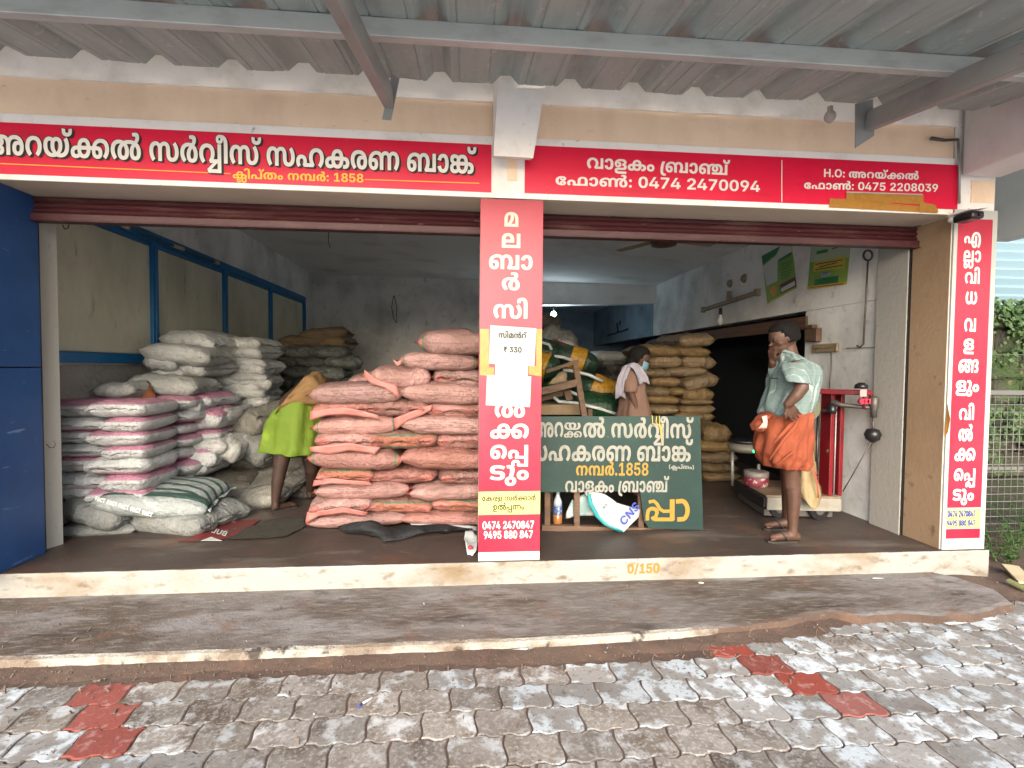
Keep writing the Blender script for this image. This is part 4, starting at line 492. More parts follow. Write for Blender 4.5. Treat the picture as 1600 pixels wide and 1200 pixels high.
M_tape = mat('brown_packing_tape', (.360, .176, .032), .3, [((.264, .120, .016), 12, .45, .7, (1, 1, 1), .6), ((.480, .288, .080), 25, .6, .75, (1, 1, 1), .6)], bump=(25, .4, .005))
M_yelpan = mat('pale_yellow_vinyl', (.525, .480, .150), .4)
M_signwhite = mat('white_sign_margin', (.391, .408, .383), .5, [((.425, .425, .374), 6, .5, .7, (1, 1, .5), .6), ((.170, .162, .128), 25, .7, .78, (1, 1, 1), .5)])
M_blackpl = mat('black_plastic', (.012, .012, .014), .3)
M_whitepl = mat('white_plastic', (.7, .7, .68), .4)
M_dark = mat('unlit_black', (.02, .019, .018), .9)  # near-black colour standing in for the unlit store room
M_metal = mat('dull_iron', (.10, .09, .085), .5, metal=.6)

YS = 3.33      # face of the signs
XL, XR = -2.86, 3.41   # the reveals of the opening
ZF = .20
FW = 3.345     # face of the front wall

# ------------------------------------------------------------------ ground, platform, paving
def sheet(name, x0, x1, y0, y1, nx, ny, zf, m, kind='structure', holes=None):
    vs = [(x0+(x1-x0)*i/nx, y0+(y1-y0)*j/ny, 0) for j in range(ny+1) for i in range(nx+1)]
    vs = [(x, y, zf(x, y)) for x, y, _ in vs]
    fs = [(j*(nx+1)+i, j*(nx+1)+i+1, (j+1)*(nx+1)+i+1, (j+1)*(nx+1)+i) for j in range(ny) for i in range(nx)]
    o = mesh(name, vs, fs, m, None, True)
    o['kind'] = kind
    return o
def gz(x, y):
    n = noise.noise(Vector((x*1.7, y*1.7, 0)))*.008+noise.noise(Vector((x*9, y*9, 3)))*.004
    return n*.4-.007
ground = sheet('ground', -60, 60, -60, 60, 40, 40, lambda x, y: -.06, mat('pale_bounce_yard', (.50, .51, .52), .9, [((.30, .28, .25), .8, .45, .7), ((.24, .2, .17), 6, .58, .75)], bump=(20, .3, .01)))  # unseen yard, coloured pale to bounce light up to the facade
bed = sheet('paving_bed', -4.6, 5.6, .6, 4.6, 150, 70, gz, M_soil)

# platform of rough cement in front of the shop: rises a hand above the paving, broken away at its right end
def plat_outline():
    P = []
    for px, py in ((-400, 1045), (0, 1031), (200, 1024), (400, 1017), (600, 1009), (800, 1001), (950, 993), (1050, 987), (1150, 978), (1200, 972), (1232, 968)):
        v = U(px, py, Z=.05); P.append((v.x, v.y))
    for px, py in ((1262, 960), (1300, 955), (1341, 962), (1400, 958), (1470, 961), (1530, 957), (1580, 942), (1560, 925), (1500, 905), (1460, 895)):
        v = U(px, py, Z=.05); P.append((v.x, v.y))
    Q = []
    for (x0, y0), (x1, y1) in zip(P, P[1:]):
        n = max(1, int(abs(x1-x0)/.05))
        for k in range(n):
            t = k/n; x = x0+(x1-x0)*t; y = y0+(y1-y0)*t
            a = .014 if x > 1.3 else .006
            Q.append((x, y+noise.noise(Vector((x*9, y*9, 5)))*a))
    Q.append(P[-1]); Q.append((P[-1][0], 3.45)); Q.append((-5.2, 3.45))
    return Q
po = plat_outline()
bm = bmesh.new()
top = [bm.verts.new((x, y, .05-(.004 if i < len(po)-3 else 0))) for i, (x, y) in enumerate(po)]
cx = sum(p[0] for p in po)/len(po)
inn = []
n = len(po)
for i, (x, y) in enumerate(po):
    if i < n-3:
        inn.append(bm.verts.new((x, min(3.44, y+.022+.02*abs(noise.noise(Vector((x*5, 0, 8))))), .052)))
    else: inn.append(None)
bot = [bm.verts.new((x, y-.012 if y < 3.3 else y, -.05)) for x, y in po]
f0 = bm.faces.new([(inn[i] or top[i]) for i in range(n)])
for i in range(n-4):
    f = bm.faces.new((top[i], top[i+1], inn[i+1], inn[i])); f.material_index = 1 if po[i][0] < 1.3 else 0
for i in range(n-1):
    f = bm.faces.new((bot[i], bot[i+1], top[i+1], top[i])); f.material_index = 1 if po[i][0] < 1.35 else 2
    if po[i][0] < -9: f.material_index = 1
bmesh.ops.triangulate(bm, faces=[f0])
bmesh.ops.recalc_face_normals(bm, faces=bm.faces)
plat = bm_obj('platform', bm, [M_plat, M_platedge, M_soil]); plat['kind'] = 'structure'

# drift of red soil along the foot of the platform
def drift(x, y):
    v = 0
    e = 2.60-(.0 if x < 1.3 else -(x-1.3)*.24)
    d = e-y
    w = .13+.10*noise.noise(Vector((x*1.3, 1, 0)))+.05*noise.noise(Vector((x*6, 7, 0)))
    if x > 1.2: w += min(.12, (x-1.2)*.16)
    t = d/w
    h = .034*max(0, 1-max(0, t))**.7 if t < 1 else 0
    if x > 1.2 and t < 0: h = .036+.02*noise.noise(Vector((x*5, y*5, 1)))*1
    return -.024+h+noise.noise(Vector((x*22, y*22, 3)))*.004
sheet('soil_drift', -4.6, 5.4, 2.15, 3.36, 300, 60, drift, M_soil)

# interlocking zigzag pavers
L0, B0 = .226, .158
def paver_outline():
    def w(x):
        p = (x/(L0/2)) % 1.0
        a = .0075
        if p < .30: return a
        if p < .5: return a-2*a*(p-.30)/.2
        if p < .80: return -a
        return -a+2*a*(p-.8)/.2
    def s(y): return .007*sin(2*pi*y/B0)
    xs = [0, .30, .5, .80, 1.0, 1.30, 1.5, 1.80, 2.0]
    P = [(t*L0/2+0, w(t*L0/2+1e-6)) for t in xs]
    ysn = [.18, .32, .68, .82]
    P = P[:-1]+[(L0, w(0))]
    P += [(L0+s(t*B0), t*B0) for t in ysn]
    T = [(t*L0/2, B0+w(t*L0/2+1e-6)) for t in xs]
    T[-1] = (L0, B0+w(0))
    P += list(reversed(T))
    P += [(s(t*B0), t*B0) for t in reversed(ysn)]
    c = (L0/2, B0/2)
    return [(x-c[0], y-c[1]) for x, y in P]
PO = paver_outline()
def paver_mesh(k):
    rnd = random.Random(k)
    bm = bmesh.new(); rings = []
    for s, z in ((.966, -.05), (.966, -.009), (.956, -.003), (.92, 0)):
        rings.append([bm.verts.new((x*s+rnd.uniform(-.0012, .0012), (y*(s-.005))+rnd.uniform(-.0012, .0012), z)) for x, y in PO])
    for a, b in zip(rings, rings[1:]):
        for i in range(len(PO)):
            bm.faces.new((a[i], a[(i+1) % len(PO)], b[(i+1) % len(PO)], b[i]))
    bm.faces.new(rings[-1])
    me = bpy.data.meshes.new('paver'); bm.to_mesh(me); bm.free(); return me
BP = [(55, .45, .005), (9, .4, .01)]
M_pav = mat('paver_grey', (.19, .172, .152), .85, [((.070, .049, .034), 5, .45, .65, (1, 1, 1), .85), ((.38, .40, .41), 9, .54, .63, (1, 1, 1), .9, 12), ((.295, .287, .271), 60, .5, .62, (1, 1, 1), .7, 8), ((.049, .037, .029), 48, .60, .68, (1, 1, 1), .7, 8)], coords='object', bumps=BP, rand=.22)
M_pavpale = mat('paver_pale', (.21, .205, .195), .85, [((.136, .112, .092), 5, .48, .7, (1, 1, 1), .7), ((.400, .448, .480), 9, .49, .58, (1, 1, 1), .95, 12), ((.080, .064, .052), 52, .57, .66, (1, 1, 1), .7, 8)], coords='object', bumps=BP, rand=.2)
M_pavred = mat('paver_red', (.197, .049, .037), .85, [((.180, .041, .029), 5, .45, .65, (1, 1, 1), .7), ((.344, .221, .205), 20, .55, .70, (1, 1, 1), .7)], coords='object', bumps=BP, rand=.15)
variants = []
for m in (M_pav, M_pavpale, M_pavred):
    ms = []
    for k in range(3):
        me = paver_mesh(k); me.materials.append(m); ms.append(me)
    variants.append(ms)
red_at = [U(px, py, Z=0) for px, py in ((1203, 1045), (1270, 1073), (1345, 1106), (1150, 1022), (125, 1098), (120, 1132), (140, 1180))]
paving = empty('paving', (0, 1.9, 0), None, None); paving['kind'] = 'structure'
cells = []
Y00 = 2.474+.79
for r in range(-2, 12):
    yc = 2.474-B0/2-(r-1)*B0
    if yc < 1.42: break
    for k in range(-16, 22):
        xc = k*L0+(L0/2 if r % 2 else 0)+.04
        lim = 2.56 if xc < 1.1 else 2.56+(xc-1.1)*.33
        if yc > lim or yc > 3.1: continue
        if abs(xc) > 1.25*yc+.75: continue
        cells.append((xc, yc))
print('pavers', len(cells))
taken = {min(range(len(cells)), key=lambda i: (cells[i][0]-v.x)**2+(cells[i][1]-v.y)**2) for v in red_at}
for i, (xc, yc) in enumerate(cells):
    nn = noise.noise(Vector((xc*.9+4, yc*1.4, 9)))+(.34 if xc > .6 else -.03)*min(1.4, abs(xc-.3))+random.uniform(-.28, .28)
    v = 2 if i in taken else (1 if nn > .12 else 0)
    o = bpy.data.objects.new('paver', variants[v][i % 3]); COL.objects.link(o)
    o.parent = paving; o.matrix_parent_inverse = Matrix.Translation(-paving.location)
    sink = -.010*max(0, (yc-2.32)/.2) if xc < 1.2 else 0
    o.location = (xc, yc, random.uniform(-.0018, .0018)+sink)
    o.rotation_euler = (random.uniform(-.006, .006), random.uniform(-.006, .006), random.uniform(-.008, .008))

# ------------------------------------------------------------------ the building
bld = empty('shop_building', (.3, 3.4, 0), 'long low shop building with peach and white front wall above two open bays', 'building')
A0 = U(489, 428, X=-3.22); B0p = U(1025, 446, X=3.42)
AY, BY = A0.y, B0p.y
def cz(x): return A0.z+(B0p.z-A0.z)*(x+3.22)/6.64
def by(x): return AY+(BY-AY)*(x+3.22)/6.64
FY = 13.7
floor = box('floor_slab', (-5.2, 3.318, -.3), (3.762, 14.2, ZF), M_floor, bld, 0)
edge = []
x = -5.2; V = []; Fc = []; i = 0
ZS = [-.05, .06, .10, .14, .17, .19, .198]
while x < 3.771:
    for z in ZS:
        w = noise.noise(Vector((x*7, z*9, 2)))*.003
        V.append((x, 3.309+w+(.006 if z > .19 else 0), z+(noise.noise(Vector((x*11, 0, 4)))*.003 if z > .15 else 0)))
    i += 1; x += .04
nz_ = len(ZS)
for a in range(i-1):
    for b in range(nz_-1):
        Fc.append((a*nz_+b, (a+1)*nz_+b, (a+1)*nz_+b+1, a*nz_+b+1))
mesh('floor_edge', V, Fc, M_edge, bld, True)
box('floor_edge', (3.762, 3.315, -.05), (3.772, 6, .197), M_edge, bld, 0)
# upper front wall with its bands
zt0 = U(400, 142, Y=FW).z; zt1 = U(400, 196, Y=FW).z; zb = U(400, 296, Y=FW).z
box('front_wall', (-5.2, FW, 2.62), (3.40, FW+.22, 3.498), M_peach, bld, 0)
box('white_band', (-5.2, FW-.025, zt0), (3.405, FW-.001, 3.498), M_white, bld, .004)
box('white_band', (-5.2, FW-.010, zb+.002), (3.405, FW-.001, zt1+.0), M_white, bld, .003)
box('soffit', (-5.2, FW-.008, zb), (3.405, 3.72, zb+.04), M_beige, bld, .003)
box('lintel', (-5.2, 3.721, zb), (3.405, 3.8, 3.2), M_inner, bld, 0)
# pillars
PX0, PX1 = U(750, 600, Y=FW).x, U(846, 600, Y=FW).x
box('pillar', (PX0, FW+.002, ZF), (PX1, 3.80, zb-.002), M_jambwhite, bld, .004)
# white fascia piece between the signs and the projecting tapered bracket

g0, g1 = U(770, 250, Y=YS).x, U(820, 250, Y=YS).x
box('band_post', (g0-.0, FW-.02, U(790, 300, Y=YS).z-.04), (g1, FW-.011, zt1), M_white, bld, .002)
box('cream_patch', (U(793, 250, Y=YS).x, FW-.025, U(800, 283, Y=YS).z), (U(808, 250, Y=YS).x, FW-.0205, U(800, 245, Y=YS).z), M_peach, bld, 0)
fy = 3.16
tl, tr, br_, bl_ = U(779, 118, Y=fy), U(853, 128, Y=fy), U(833, 247, Y=fy), U(771, 243, Y=fy)
back = [(g0+.0, FW-.026, tl.z+.03), (g1+.07, FW-.026, tr.z+.03), (g1+.035, FW-.026, br_.z+.05), (g0+.0, FW-.026, bl_.z+.05)]
bk = mesh('bracket', [tl, tr, br_, bl_]+back, [(0, 3, 2, 1), (4, 5, 6, 7), (0, 1, 5, 4), (1, 2, 6, 5), (2, 3, 7, 6), (3, 0, 4, 7)], M_white, bld)
# right pillar and reveal
RX0, RX1 = 3.412, 3.735
box('pillar', (RX0, FW, ZF), (RX1, 3.60, 3.498), M_white, bld, .004)
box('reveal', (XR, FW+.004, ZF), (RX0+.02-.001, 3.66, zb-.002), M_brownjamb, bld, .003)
box('cream_patch', (U(1520, 300, Y=YS).x, FW-.006, U(1530, 316, Y=YS).z), (U(1556, 300, Y=YS).x, FW-.0005, U(1530, 281, Y=YS).z), M_peach, bld, 0)
# inner walls
def wall_seg(name, p, q, z0, z1, th, m, zc=None):
    (x0, y0), (x1, y1) = p, q
    d = Vector((x1-x0, y1-y0, 0)).normalized(); nrm = Vector((-d.y, d.x, 0))*th
    a, b = Vector((x0, y0, 0)), Vector((x1, y1, 0))
    zz = lambda v: z1 if z1 is not None else cz(v.x)+.02
    vs = []
    for v in (a, b, b+nrm, a+nrm):
        vs.append((v.x, v.y, z0)); 
    for v in (a, b, b+nrm, a+nrm):
        vs.append((v.x, v.y, zz(v)))
    fs = [(0, 1, 5, 4), (1, 2, 6, 5), (2, 3, 7, 6), (3, 0, 4, 7), (0, 3, 2, 1), (4, 5, 6, 7)]
    return mesh(name, vs, fs, m, bld)
ZL = U(97, 560, X=-3.22).z
wall_seg('side_wall', (-3.22, 3.86), (-3.22, AY+.1), ZF-.1, None, .15, M_inner)
EX = 1.0
wall_seg('back_wall', (-3.22, by(-3.22)), (EX, by(EX)), ZF-.1, None, .2, M_inner)
bz = U(1025, 474, Y=BY).z
wall_seg('ceiling_beam', (EX, by(EX)), (3.45, by(3.45)), bz, None, .25, M_ceil)
wall_seg('side_wall', (EX-.02, by(EX)+.2), (EX-.02, FY), ZF-.1, None, .15, M_farwall)
wall_seg('back_wall', (EX-.2, FY), (4.9, FY), ZF-.1, None, .2, M_farwall)
box('side_wall', (3.42, 3.80, 2.09), (3.62, BY+.1, 3.5), M_inner, bld, 0)
box('side_wall', (3.42, BY+.101, 2.09), (3.62, FY, 3.5), M_farwall, bld, 0)
DY = U(1254, 640, X=3.42).y
box('side_wall', (3.42, 3.80, ZF-.1), (3.62, DY, 2.089), M_inner, bld, .01)
col_y = U(1360, 817, Z=ZF).y
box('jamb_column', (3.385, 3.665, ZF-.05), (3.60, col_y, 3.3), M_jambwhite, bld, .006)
# store room behind the side doorway, its darkness painted into the wall colour
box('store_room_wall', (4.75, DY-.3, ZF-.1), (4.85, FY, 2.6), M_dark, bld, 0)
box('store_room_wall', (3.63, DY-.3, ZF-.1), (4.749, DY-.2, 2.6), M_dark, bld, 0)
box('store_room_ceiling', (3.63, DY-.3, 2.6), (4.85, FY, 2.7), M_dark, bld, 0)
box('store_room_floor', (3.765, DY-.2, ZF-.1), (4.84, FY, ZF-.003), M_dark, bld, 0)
box('door_lintel', (3.395, 4.86, U(1266, 507, X=3.40).z-.045), (3.419, BY-.2, U(1266, 493, X=3.40).z), M_lintel, bld, .004)
# left return: white jamb behind the blue panel, and the wall that widens behind it
jx = U(99, 850, Z=ZF)
mesh('jamb_column', [(-2.93, 3.70, ZF-.05), (jx.x, jx.y, ZF-.05), (-3.22, jx.y+.03, ZF-.05), (-3.35, 3.70, ZF-.05),
                     (-2.93, 3.70, 2.9), (jx.x, jx.y, 2.9), (-3.22, jx.y+.03, 2.9), (-3.35, 3.70, 2.9)],
     [(0, 1, 5, 4), (1, 2, 6, 5), (2, 3, 7, 6), (3, 0, 4, 7), (4, 5, 6, 7)], M_jambwhite, bld)
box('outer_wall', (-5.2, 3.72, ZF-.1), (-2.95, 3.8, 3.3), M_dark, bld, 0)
# ceiling, thick enough to be a slab
vs = []
for z in (0, .15):
    for x, y in ((-3.6, 3.78), (3.62, 3.78), (3.62, FY+.2), (-3.6, FY+.2)):
        vs.append((x, y, cz(x)+z))
mesh('ceiling', vs, [(0, 3, 2, 1), (4, 5, 6, 7), (0, 1, 5, 4), (1, 2, 6, 5), (2, 3, 7, 6), (3, 0, 4, 7)], M_ceil, bld)
box('upper_wall', (-3.6, 3.801, 2.9), (3.6, 3.9, 3.36), M_inner, bld, 0)
mesh('roof_slab', [(x, y, z) for z in (3.50, 3.62) for x, y in ((-5.2, 2.9), (4.4, 2.9), (4.4, FY+.3), (-5.2, FY+.3))], [(0, 3, 2, 1), (4, 5, 6, 7), (0, 1, 5, 4), (1, 2, 6, 5), (2, 3, 7, 6), (3, 0, 4, 7)], M_white, bld)  # overhang at the front is extended, out of view, to block sky light
# painted digits on the step edge
a, b, c = U(980, 898, Y=3.306), U(1030, 897, Y=3.306), U(980, 880, Y=3.306)
M_orange = mat('yellow_orange_chalk', (.36, .15, .008), .8)
lettering('painted_number', 'step', a, b, c+Vector((.004, 0, 0)), (0, -1, 0), M_orange, bld, .004)

# ------------------------------------------------------------------ blue panel at the left end
bp = empty('blue_panel_partition', (-2.9, 3.5, ZF), 'dark blue board partition at the left end of the shop front', 'partition')
zs = U(20, 574, X=XL).z
box('panel', (XL-.03, 3.0, ZF+.002), (XL, 3.655, zs-.004), M_blue, bp, .002)
box('panel', (XL-.03, 3.0, zs+.004), (XL, 3.655, zb-.003), M_blue, bp, .002)
box('back_strip', (XL-.05, 3.0, ZF+.002), (XL-.032, 3.65, zb-.003), M_dark, bp, 0)

# ------------------------------------------------------------------ rolled-up shutters
def shutter(x0, x1, tl, bl, tr, br, label):
    t = empty('rolling_shutter', ((x0+x1)/2, 3.66, 2.4), label, 'shutter', None)
    z0 = (U(*bl, Y=3.62).z+U(*br, Y=3.62).z)/2; z1 = zb-.003
    # lip of the bottom rail and slats above it
    box('bottom_rail', (x0+.012, 3.60, z0), (x1-.012, 3.645, z0+.05), M_maroon, t, .006)
    box('rail_lip', (x0+.02, 3.585, z0-.006), (x1-.02, 3.66, z0-.001), M_maroon, t, .001)
    n = 3; zz = z0+.052; hh = (z1-zz)/n
    for k in range(n):
        V = []; F = []
        prof = [(0, 0), (-.010, .15), (-.018, .4), (-.012, .7), (-.002, .97)]
        for xx in (x0+.01, x1-.01):
            for dy, dz in prof: V.append((xx, 3.635+dy, zz+k*hh+dz*hh))
            for dy, dz in reversed(prof): V.append((xx, 3.642+dy, zz+k*hh+dz*hh))
        m_ = len(prof)*2
        F = [(i, (i+1) % m_, (i+1) % m_+m_, i+m_) for i in range(m_)]+[tuple(reversed(range(m_))), tuple(range(m_, 2*m_))]
        mesh('slat', V, F, M_maroon, t)
    return t, z0
s1, z0 = shutter(XL-.06, PX0+.03, (60, 310), (60, 352), (748, 335), (748, 360), 'maroon rolling shutter pulled up at the top of the left bay')
box('guide_channel', (XL-.065, 3.60, ZF), (XL-.02, 3.69, z0+.2), M_blackpl, s1, 0)
s2, z0 = shutter(PX1-.03, XR+.02, (850, 340), (850, 368), (1425, 362), (1425, 388), 'maroon rolling shutter pulled up at the top of the right bay')
box('guide_channel', (XR-.02, 3.662, ZF), (XR+.03, 3.70, z0+.2), M_blackpl, s2, 0)

# ------------------------------------------------------------------ the corrugated porch roof
re = U(700, 126, Y=3.13)
TA = math.tan(radians(9.5))
def rz(y): return re.z-TA*(3.13-y)
PIT = (U(1086, 150, Y=3.13).x-U(688, 125, Y=3.13).x)/4
PH = U(688, 118, Y=3.13).x
M_g = M_galv
roof = empty('corrugated_roof', (0, 1.4, rz(1.4)), 'grey galvanised corrugated sheet roof over the porch', 'roof')
def rib_sheet(k0, k1, lift):
    xs = []
    for k in range(k0, k1):
        c = PH+k*PIT
        xs += [(c-PIT/2, 0), (c-PIT*.30, 0), (c-PIT*.28, .006), (c-PIT*.26, 0), (c-.085, 0), (c-.035, .052), (c+.028, .054), (c+.075, 0), (c+PIT*.27, 0), (c+PIT*.29, .006), (c+PIT*.31, 0)]
    xs.append((PH+k1*PIT-PIT/2+.03, 0))
    V = []; F = []; ys = [3.13-.16*j for j in range(10)]
    for j, y in enumerate(ys):
        for i, (x, h) in enumerate(xs):
            yy = y+(noise.noise(Vector((x*14, 0, 0)))*.008 if j == 0 else 0)
            V.append((x, yy, rz(yy)+h+lift+noise.noise(Vector((x*2, yy*1.5, 0)))*.006+(noise.noise(Vector((x*9, 3, 0)))*.007 if j == 0 else 0)))
    n = len(xs)
    for j in range(len(ys)-1):
        for i in range(n-1): F.append((j*n+i, j*n+i+1, (j+1)*n+i+1, (j+1)*n+i))
    o = mesh('sheet', V, F, M_g, roof)
    sm = o.modifiers.new('thick', 'SOLIDIFY'); sm.thickness = .0025; sm.offset = 1
    return o
for q, k in enumerate(range(-12, 14, 2)):
    rib_sheet(k, k+2, .003*(q % 2))
# purlins
def purlin(y, label):
    zt = rz(y)-.006
    o = box('purlin', (PH-12.5*PIT, y-.025, zt-.085), (5.2, y+.025, zt), M_purlin, None, .004)
    return tag(o, label, 'beam')
pu = U(732, 50, Y=2.42)
yp = 2.42
for _ in range(20):
    yp = U(732, 56, Y=yp).y; z = rz(yp)-.05; yp = 2.42 if False else (yp+( (U(732,56,Y=yp).z-z)*-.9))
purlin(yp, 'light steel purlin tube running across under the porch roof sheets')
# rafters with their end plates
def rafter(pe, pn, label, plate):
    far = U(*pe, Y=3.02)
    near = None
    bestd = 9
    for i in range(400):
        y = 1.2+i*.005; v = U(*pn, Y=y)
        d = abs(v.z-(far.z-TA*(far.y-v.y)))
        if d < bestd: bestd, near = d, v
    dirv = (near-far).normalized()
    end = far+dirv*((far.y-1.72)/abs(dirv.y))
    t = empty('rafter', far, label, 'beam')
    beam('tube', far-dirv*.02, end, .055, .115, M_steel, t, bev=.004)
    p = [U(*q, Y=3.045) for q in plate]
    extrude_poly('end_plate', p, (0, .008, 0), M_steel, t)
    tube('weld', [far+Vector((.0, .022, .05)), far+Vector((0, .022, 0)), far+Vector((0, .022, -.05))], .006, M_metal, t, 6)
    return t
rafter((606, 150), (529, 0), 'grey steel rafter tube slanting up left of the white bracket, over the left sign', [(597, 186), (611, 187), (624, 122), (612, 116)])
rafter((1362, 188), (1600, 88), 'grey steel rafter tube slanting out to the right over the right sign', [(1337, 162), (1337, 231), (1366, 212), (1364, 155)])
# right-hand porch beam, neighbour's wall
g = U(1506, 278, Y=FW); g2 = U(1504, 214, Y=FW)
t = box('porch_beam', (3.44, .2, g.z), (3.73, FW-.03, 3.498), mat('lilac_grey_plaster', (.66, .62, .62), .85, [((.50, .46, .46), 2, .45, .7, (1, 1, 1), .6)], bumps=[(30, .3, .01)]), None, .01)
tag(t, 'pale grey plastered concrete beam coming forward above the right pillar', 'beam')
gw = U(1553, 377, X=4.5)
t = box('neighbour_wall', (4.5, .6, gw.z), (4.65, gw.y+.02, 3.9), mat('grey_plaster', (.68, .69, .66), .9, [((.52, .53, .50), 2, .45, .7, (1, 1, 1), .6)], bump=(20, .3, .01)), None, .01)
tag(t, 'plain grey overhead wall of the neighbouring building beyond the right pillar', 'wall')
print('roof', re, PIT, 'purlin', yp, 'beam', g, 'gw', gw, 'A', A0, 'B', B0p, 'bz', bz, 'DY', DY)
box('sky_light_blocker', (-5.2, 2.88, rz(2.88)+.075), (5.6, 2.96, 3.499), M_white, bld, 0)  # unseen strip added above the sheets to keep sky light off the wall
# small conduit pipe on the pillar corner and elbow on the peach wall
cp = empty('conduit', U(1500, 240, Y=YS), 'thin grey conduit pipe with a rusty elbow at the top of the right pillar', 'pipe')
tube('pipe', [U(1497, 218, Y=3.31), U(1499, 260, Y=3.31), U(1499, 318, Y=3.31)], .008, M_steel, cp)
tube('elbow', [U(1455, 216, Y=3.31), U(1475, 219, Y=3.31), U(1497, 218, Y=3.31)], [.013, .010, .009], M_metal, cp)
lb = lathe('lamp', U(1297, 176, Y=3.2)-Vector((0, 0, .035)), [(.012, -.03), (.030, -.012), (.036, .010), (.030, .032), (.018, .045), (.016, .075)], mat('frosted_glass', (.5, .45, .43), .15, trans=.3), None)
tag(lb, 'small unlit round glass bulb hanging under the roof edge above the right sign', 'lamp')

# ------------------------------------------------------------------ outside at the far right
M_latw = mat('mossy_laterite', (.05, .045, .035), .95, [((.03, .06, .012), 3, .42, .6, (1, 1, 1), .9), ((.16, .12, .10), 6, .58, .68, (1, 1, 1), .8), ((.015, .02, .01), 9, .5, .7, (1, 1, 1), .8)], bumps=[(9, .9, .08), (30, .7, .03)])
lw = empty('laterite_wall', (8, 6.5, 0), 'mossy laterite block wall behind the mesh fence at the far right', 'wall')
zt = U(1575, 476, Y=6.5).z
rows = 7; bh = (zt)/rows
rl_ = random.Random(3)
bmE = None
bricks = []
for k in range(4):
    bm = bmesh.new(); bmesh.ops.create_cube(bm, size=1)
    bmesh.ops.bevel(bm, geom=list(bm.edges), offset=.06, segments=2, affect='EDGES')
    for v in bm.verts: v.co += Vector([rl_.uniform(-.02, .02) for _ in range(3)])
    me = bpy.data.meshes.new('brick'); bm.to_mesh(me); bm.free(); me.materials.append(M_latw); bricks.append(me)
for r in range(rows):
    for c in range(9):
        o = bpy.data.objects.new('brick', bricks[rl_.randrange(4)]); COL.objects.link(o)
        o.scale = (.44, .3, bh*.97); par(o, lw)
        o.location = (6.4+c*.45+(.22 if r % 2 else 0), 6.6+rl_.uniform(-.03, .03), bh*(r+.5))
M_bluesheet = mat('pale_blue_sheet', (.17, .26, .31), .5, [((.18, .28, .35), 4, .5, .7, (1, 1, 1), .5)])
V = []; Fq = []
z_ = zt+.02; j = 0
while z_ < zt+2.4:
    for zz, yy in ((z_, 7.45), (z_+.10, 7.40), (z_+.13, 7.45)):
        V += [(6.0, yy, zz), (13.0, yy, zz)]; j += 1
    z_ += .14
for i in range(j-1): Fq.append((2*i, 2*i+1, 2*i+3, 2*i+2))
bs = mesh('ribbed_sheet_wall', V, Fq, M_bluesheet)
sm = bs.modifiers.new('thick', 'SOLIDIFY'); sm.thickness = .01
tag(bs, 'pale blue ribbed metal sheet wall above the mossy wall', 'wall')
# mesh fence
sheet('weedy_ground', 3.78, 16, 3.36, 9, 40, 20, lambda x, y: -.04+.03*noise.noise(Vector((x*2, y*2, 0))), mat('weedy_soil', (.05, .045, .025), .95, [((.03, .055, .012), 3, .45, .6), ((.12, .10, .07), 9, .55, .7)], bumps=[(14, .8, .04)]))
fc = U(1565, 862, Z=0); FYY = max(4.05, fc.y)
fen = empty('mesh_fence', (fc.x, FYY, 0), 'grey welded wire mesh fence panel beside the right pillar', 'fence')
M_wire = mat('grey_wire', (.16, .16, .15), .5, metal=.4)
zt2 = U(1575, 617, Y=FYY).z
fx0, fx1 = 3.80, 6.6
nb = 0
x = fx0
vb = []
while x < fx1 and nb < 60:
    tube('upright_wire', [(x, FYY, .04), (x, FYY, zt2)], .0035, M_wire, fen, 5); x += .062; nb += 1
z = .08
while z < zt2:
    tube('cross_wire', [(fx0, FYY-.006, z), (fx1, FYY-.006, z)], .0035, M_wire, fen, 5); z += .066
box('top_rail', (fx0, FYY-.02, zt2), (fx1, FYY+.02, zt2+.04), M_wire, fen, .003)
box('middle_rail', (fx0, FYY+.004, .62), (fx1, FYY+.03, .65), M_wire, fen, .003)

# ------------------------------------------------------------------ sign boards and lettering
def raw_text(key):
    x = 0; vs = []; fs = []
    for k in TXT[key]:
        if k < 0: x += 300; continue
        adv, v, f = glyph(k); s = len(vs)
        vs += [(x+a, b) for a, b in v]; fs += [tuple(s+i for i in t) for t in f]
        x += adv
    used = sorted({i for f in fs for i in f}); mp = {u: i for i, u in enumerate(used)}
    return [vs[u] for u in used], [tuple(mp[i] for i in f) for f in fs]
def place_text(name, key, A, B, H, nrm, m, parent, lift=.002, offs=((0, 0),), xh=577, wob=0):
    """baseline from A to B, H the vector of the x-height"""
    A, B, H = Vector(A), Vector(B), Vector(H); nv = Vector(nrm).normalized()
    vs, fs = raw_text(key)
    x0, x1 = min(v[0] for v in vs), max(v[0] for v in vs)
    ex = (B-A)/(x1-x0); ey = H/xh; V = []; F = []
    for j, (dx, dz) in enumerate(offs):
        s = len(V)
        V += [A+ex*(u-x0)+ey*v+nv*(lift+j*.00025)+ex.normalized()*dx+ey.normalized()*dz +
              (ey.normalized()*noise.noise(Vector((u/260, v/260, 1)))*wob if wob else Vector((0, 0, 0))) for u, v in vs]
        F += [tuple(s+i for i in f) for f in fs]
    return mesh(name, V, F, m, parent)
def sign_text(key, pl, pr, ptop, Y, m, parent, name='lettering', **kw):
    A, B = U(*pl, Y=Y), U(*pr, Y=Y); H = Vector((0, 0, U(pl[0], ptop, Y=Y).z-A.z))
    B.z = A.z+(B.z-A.z)
    return place_text(name, key, A, B, H, (0, -1, 0), m, parent, **kw)
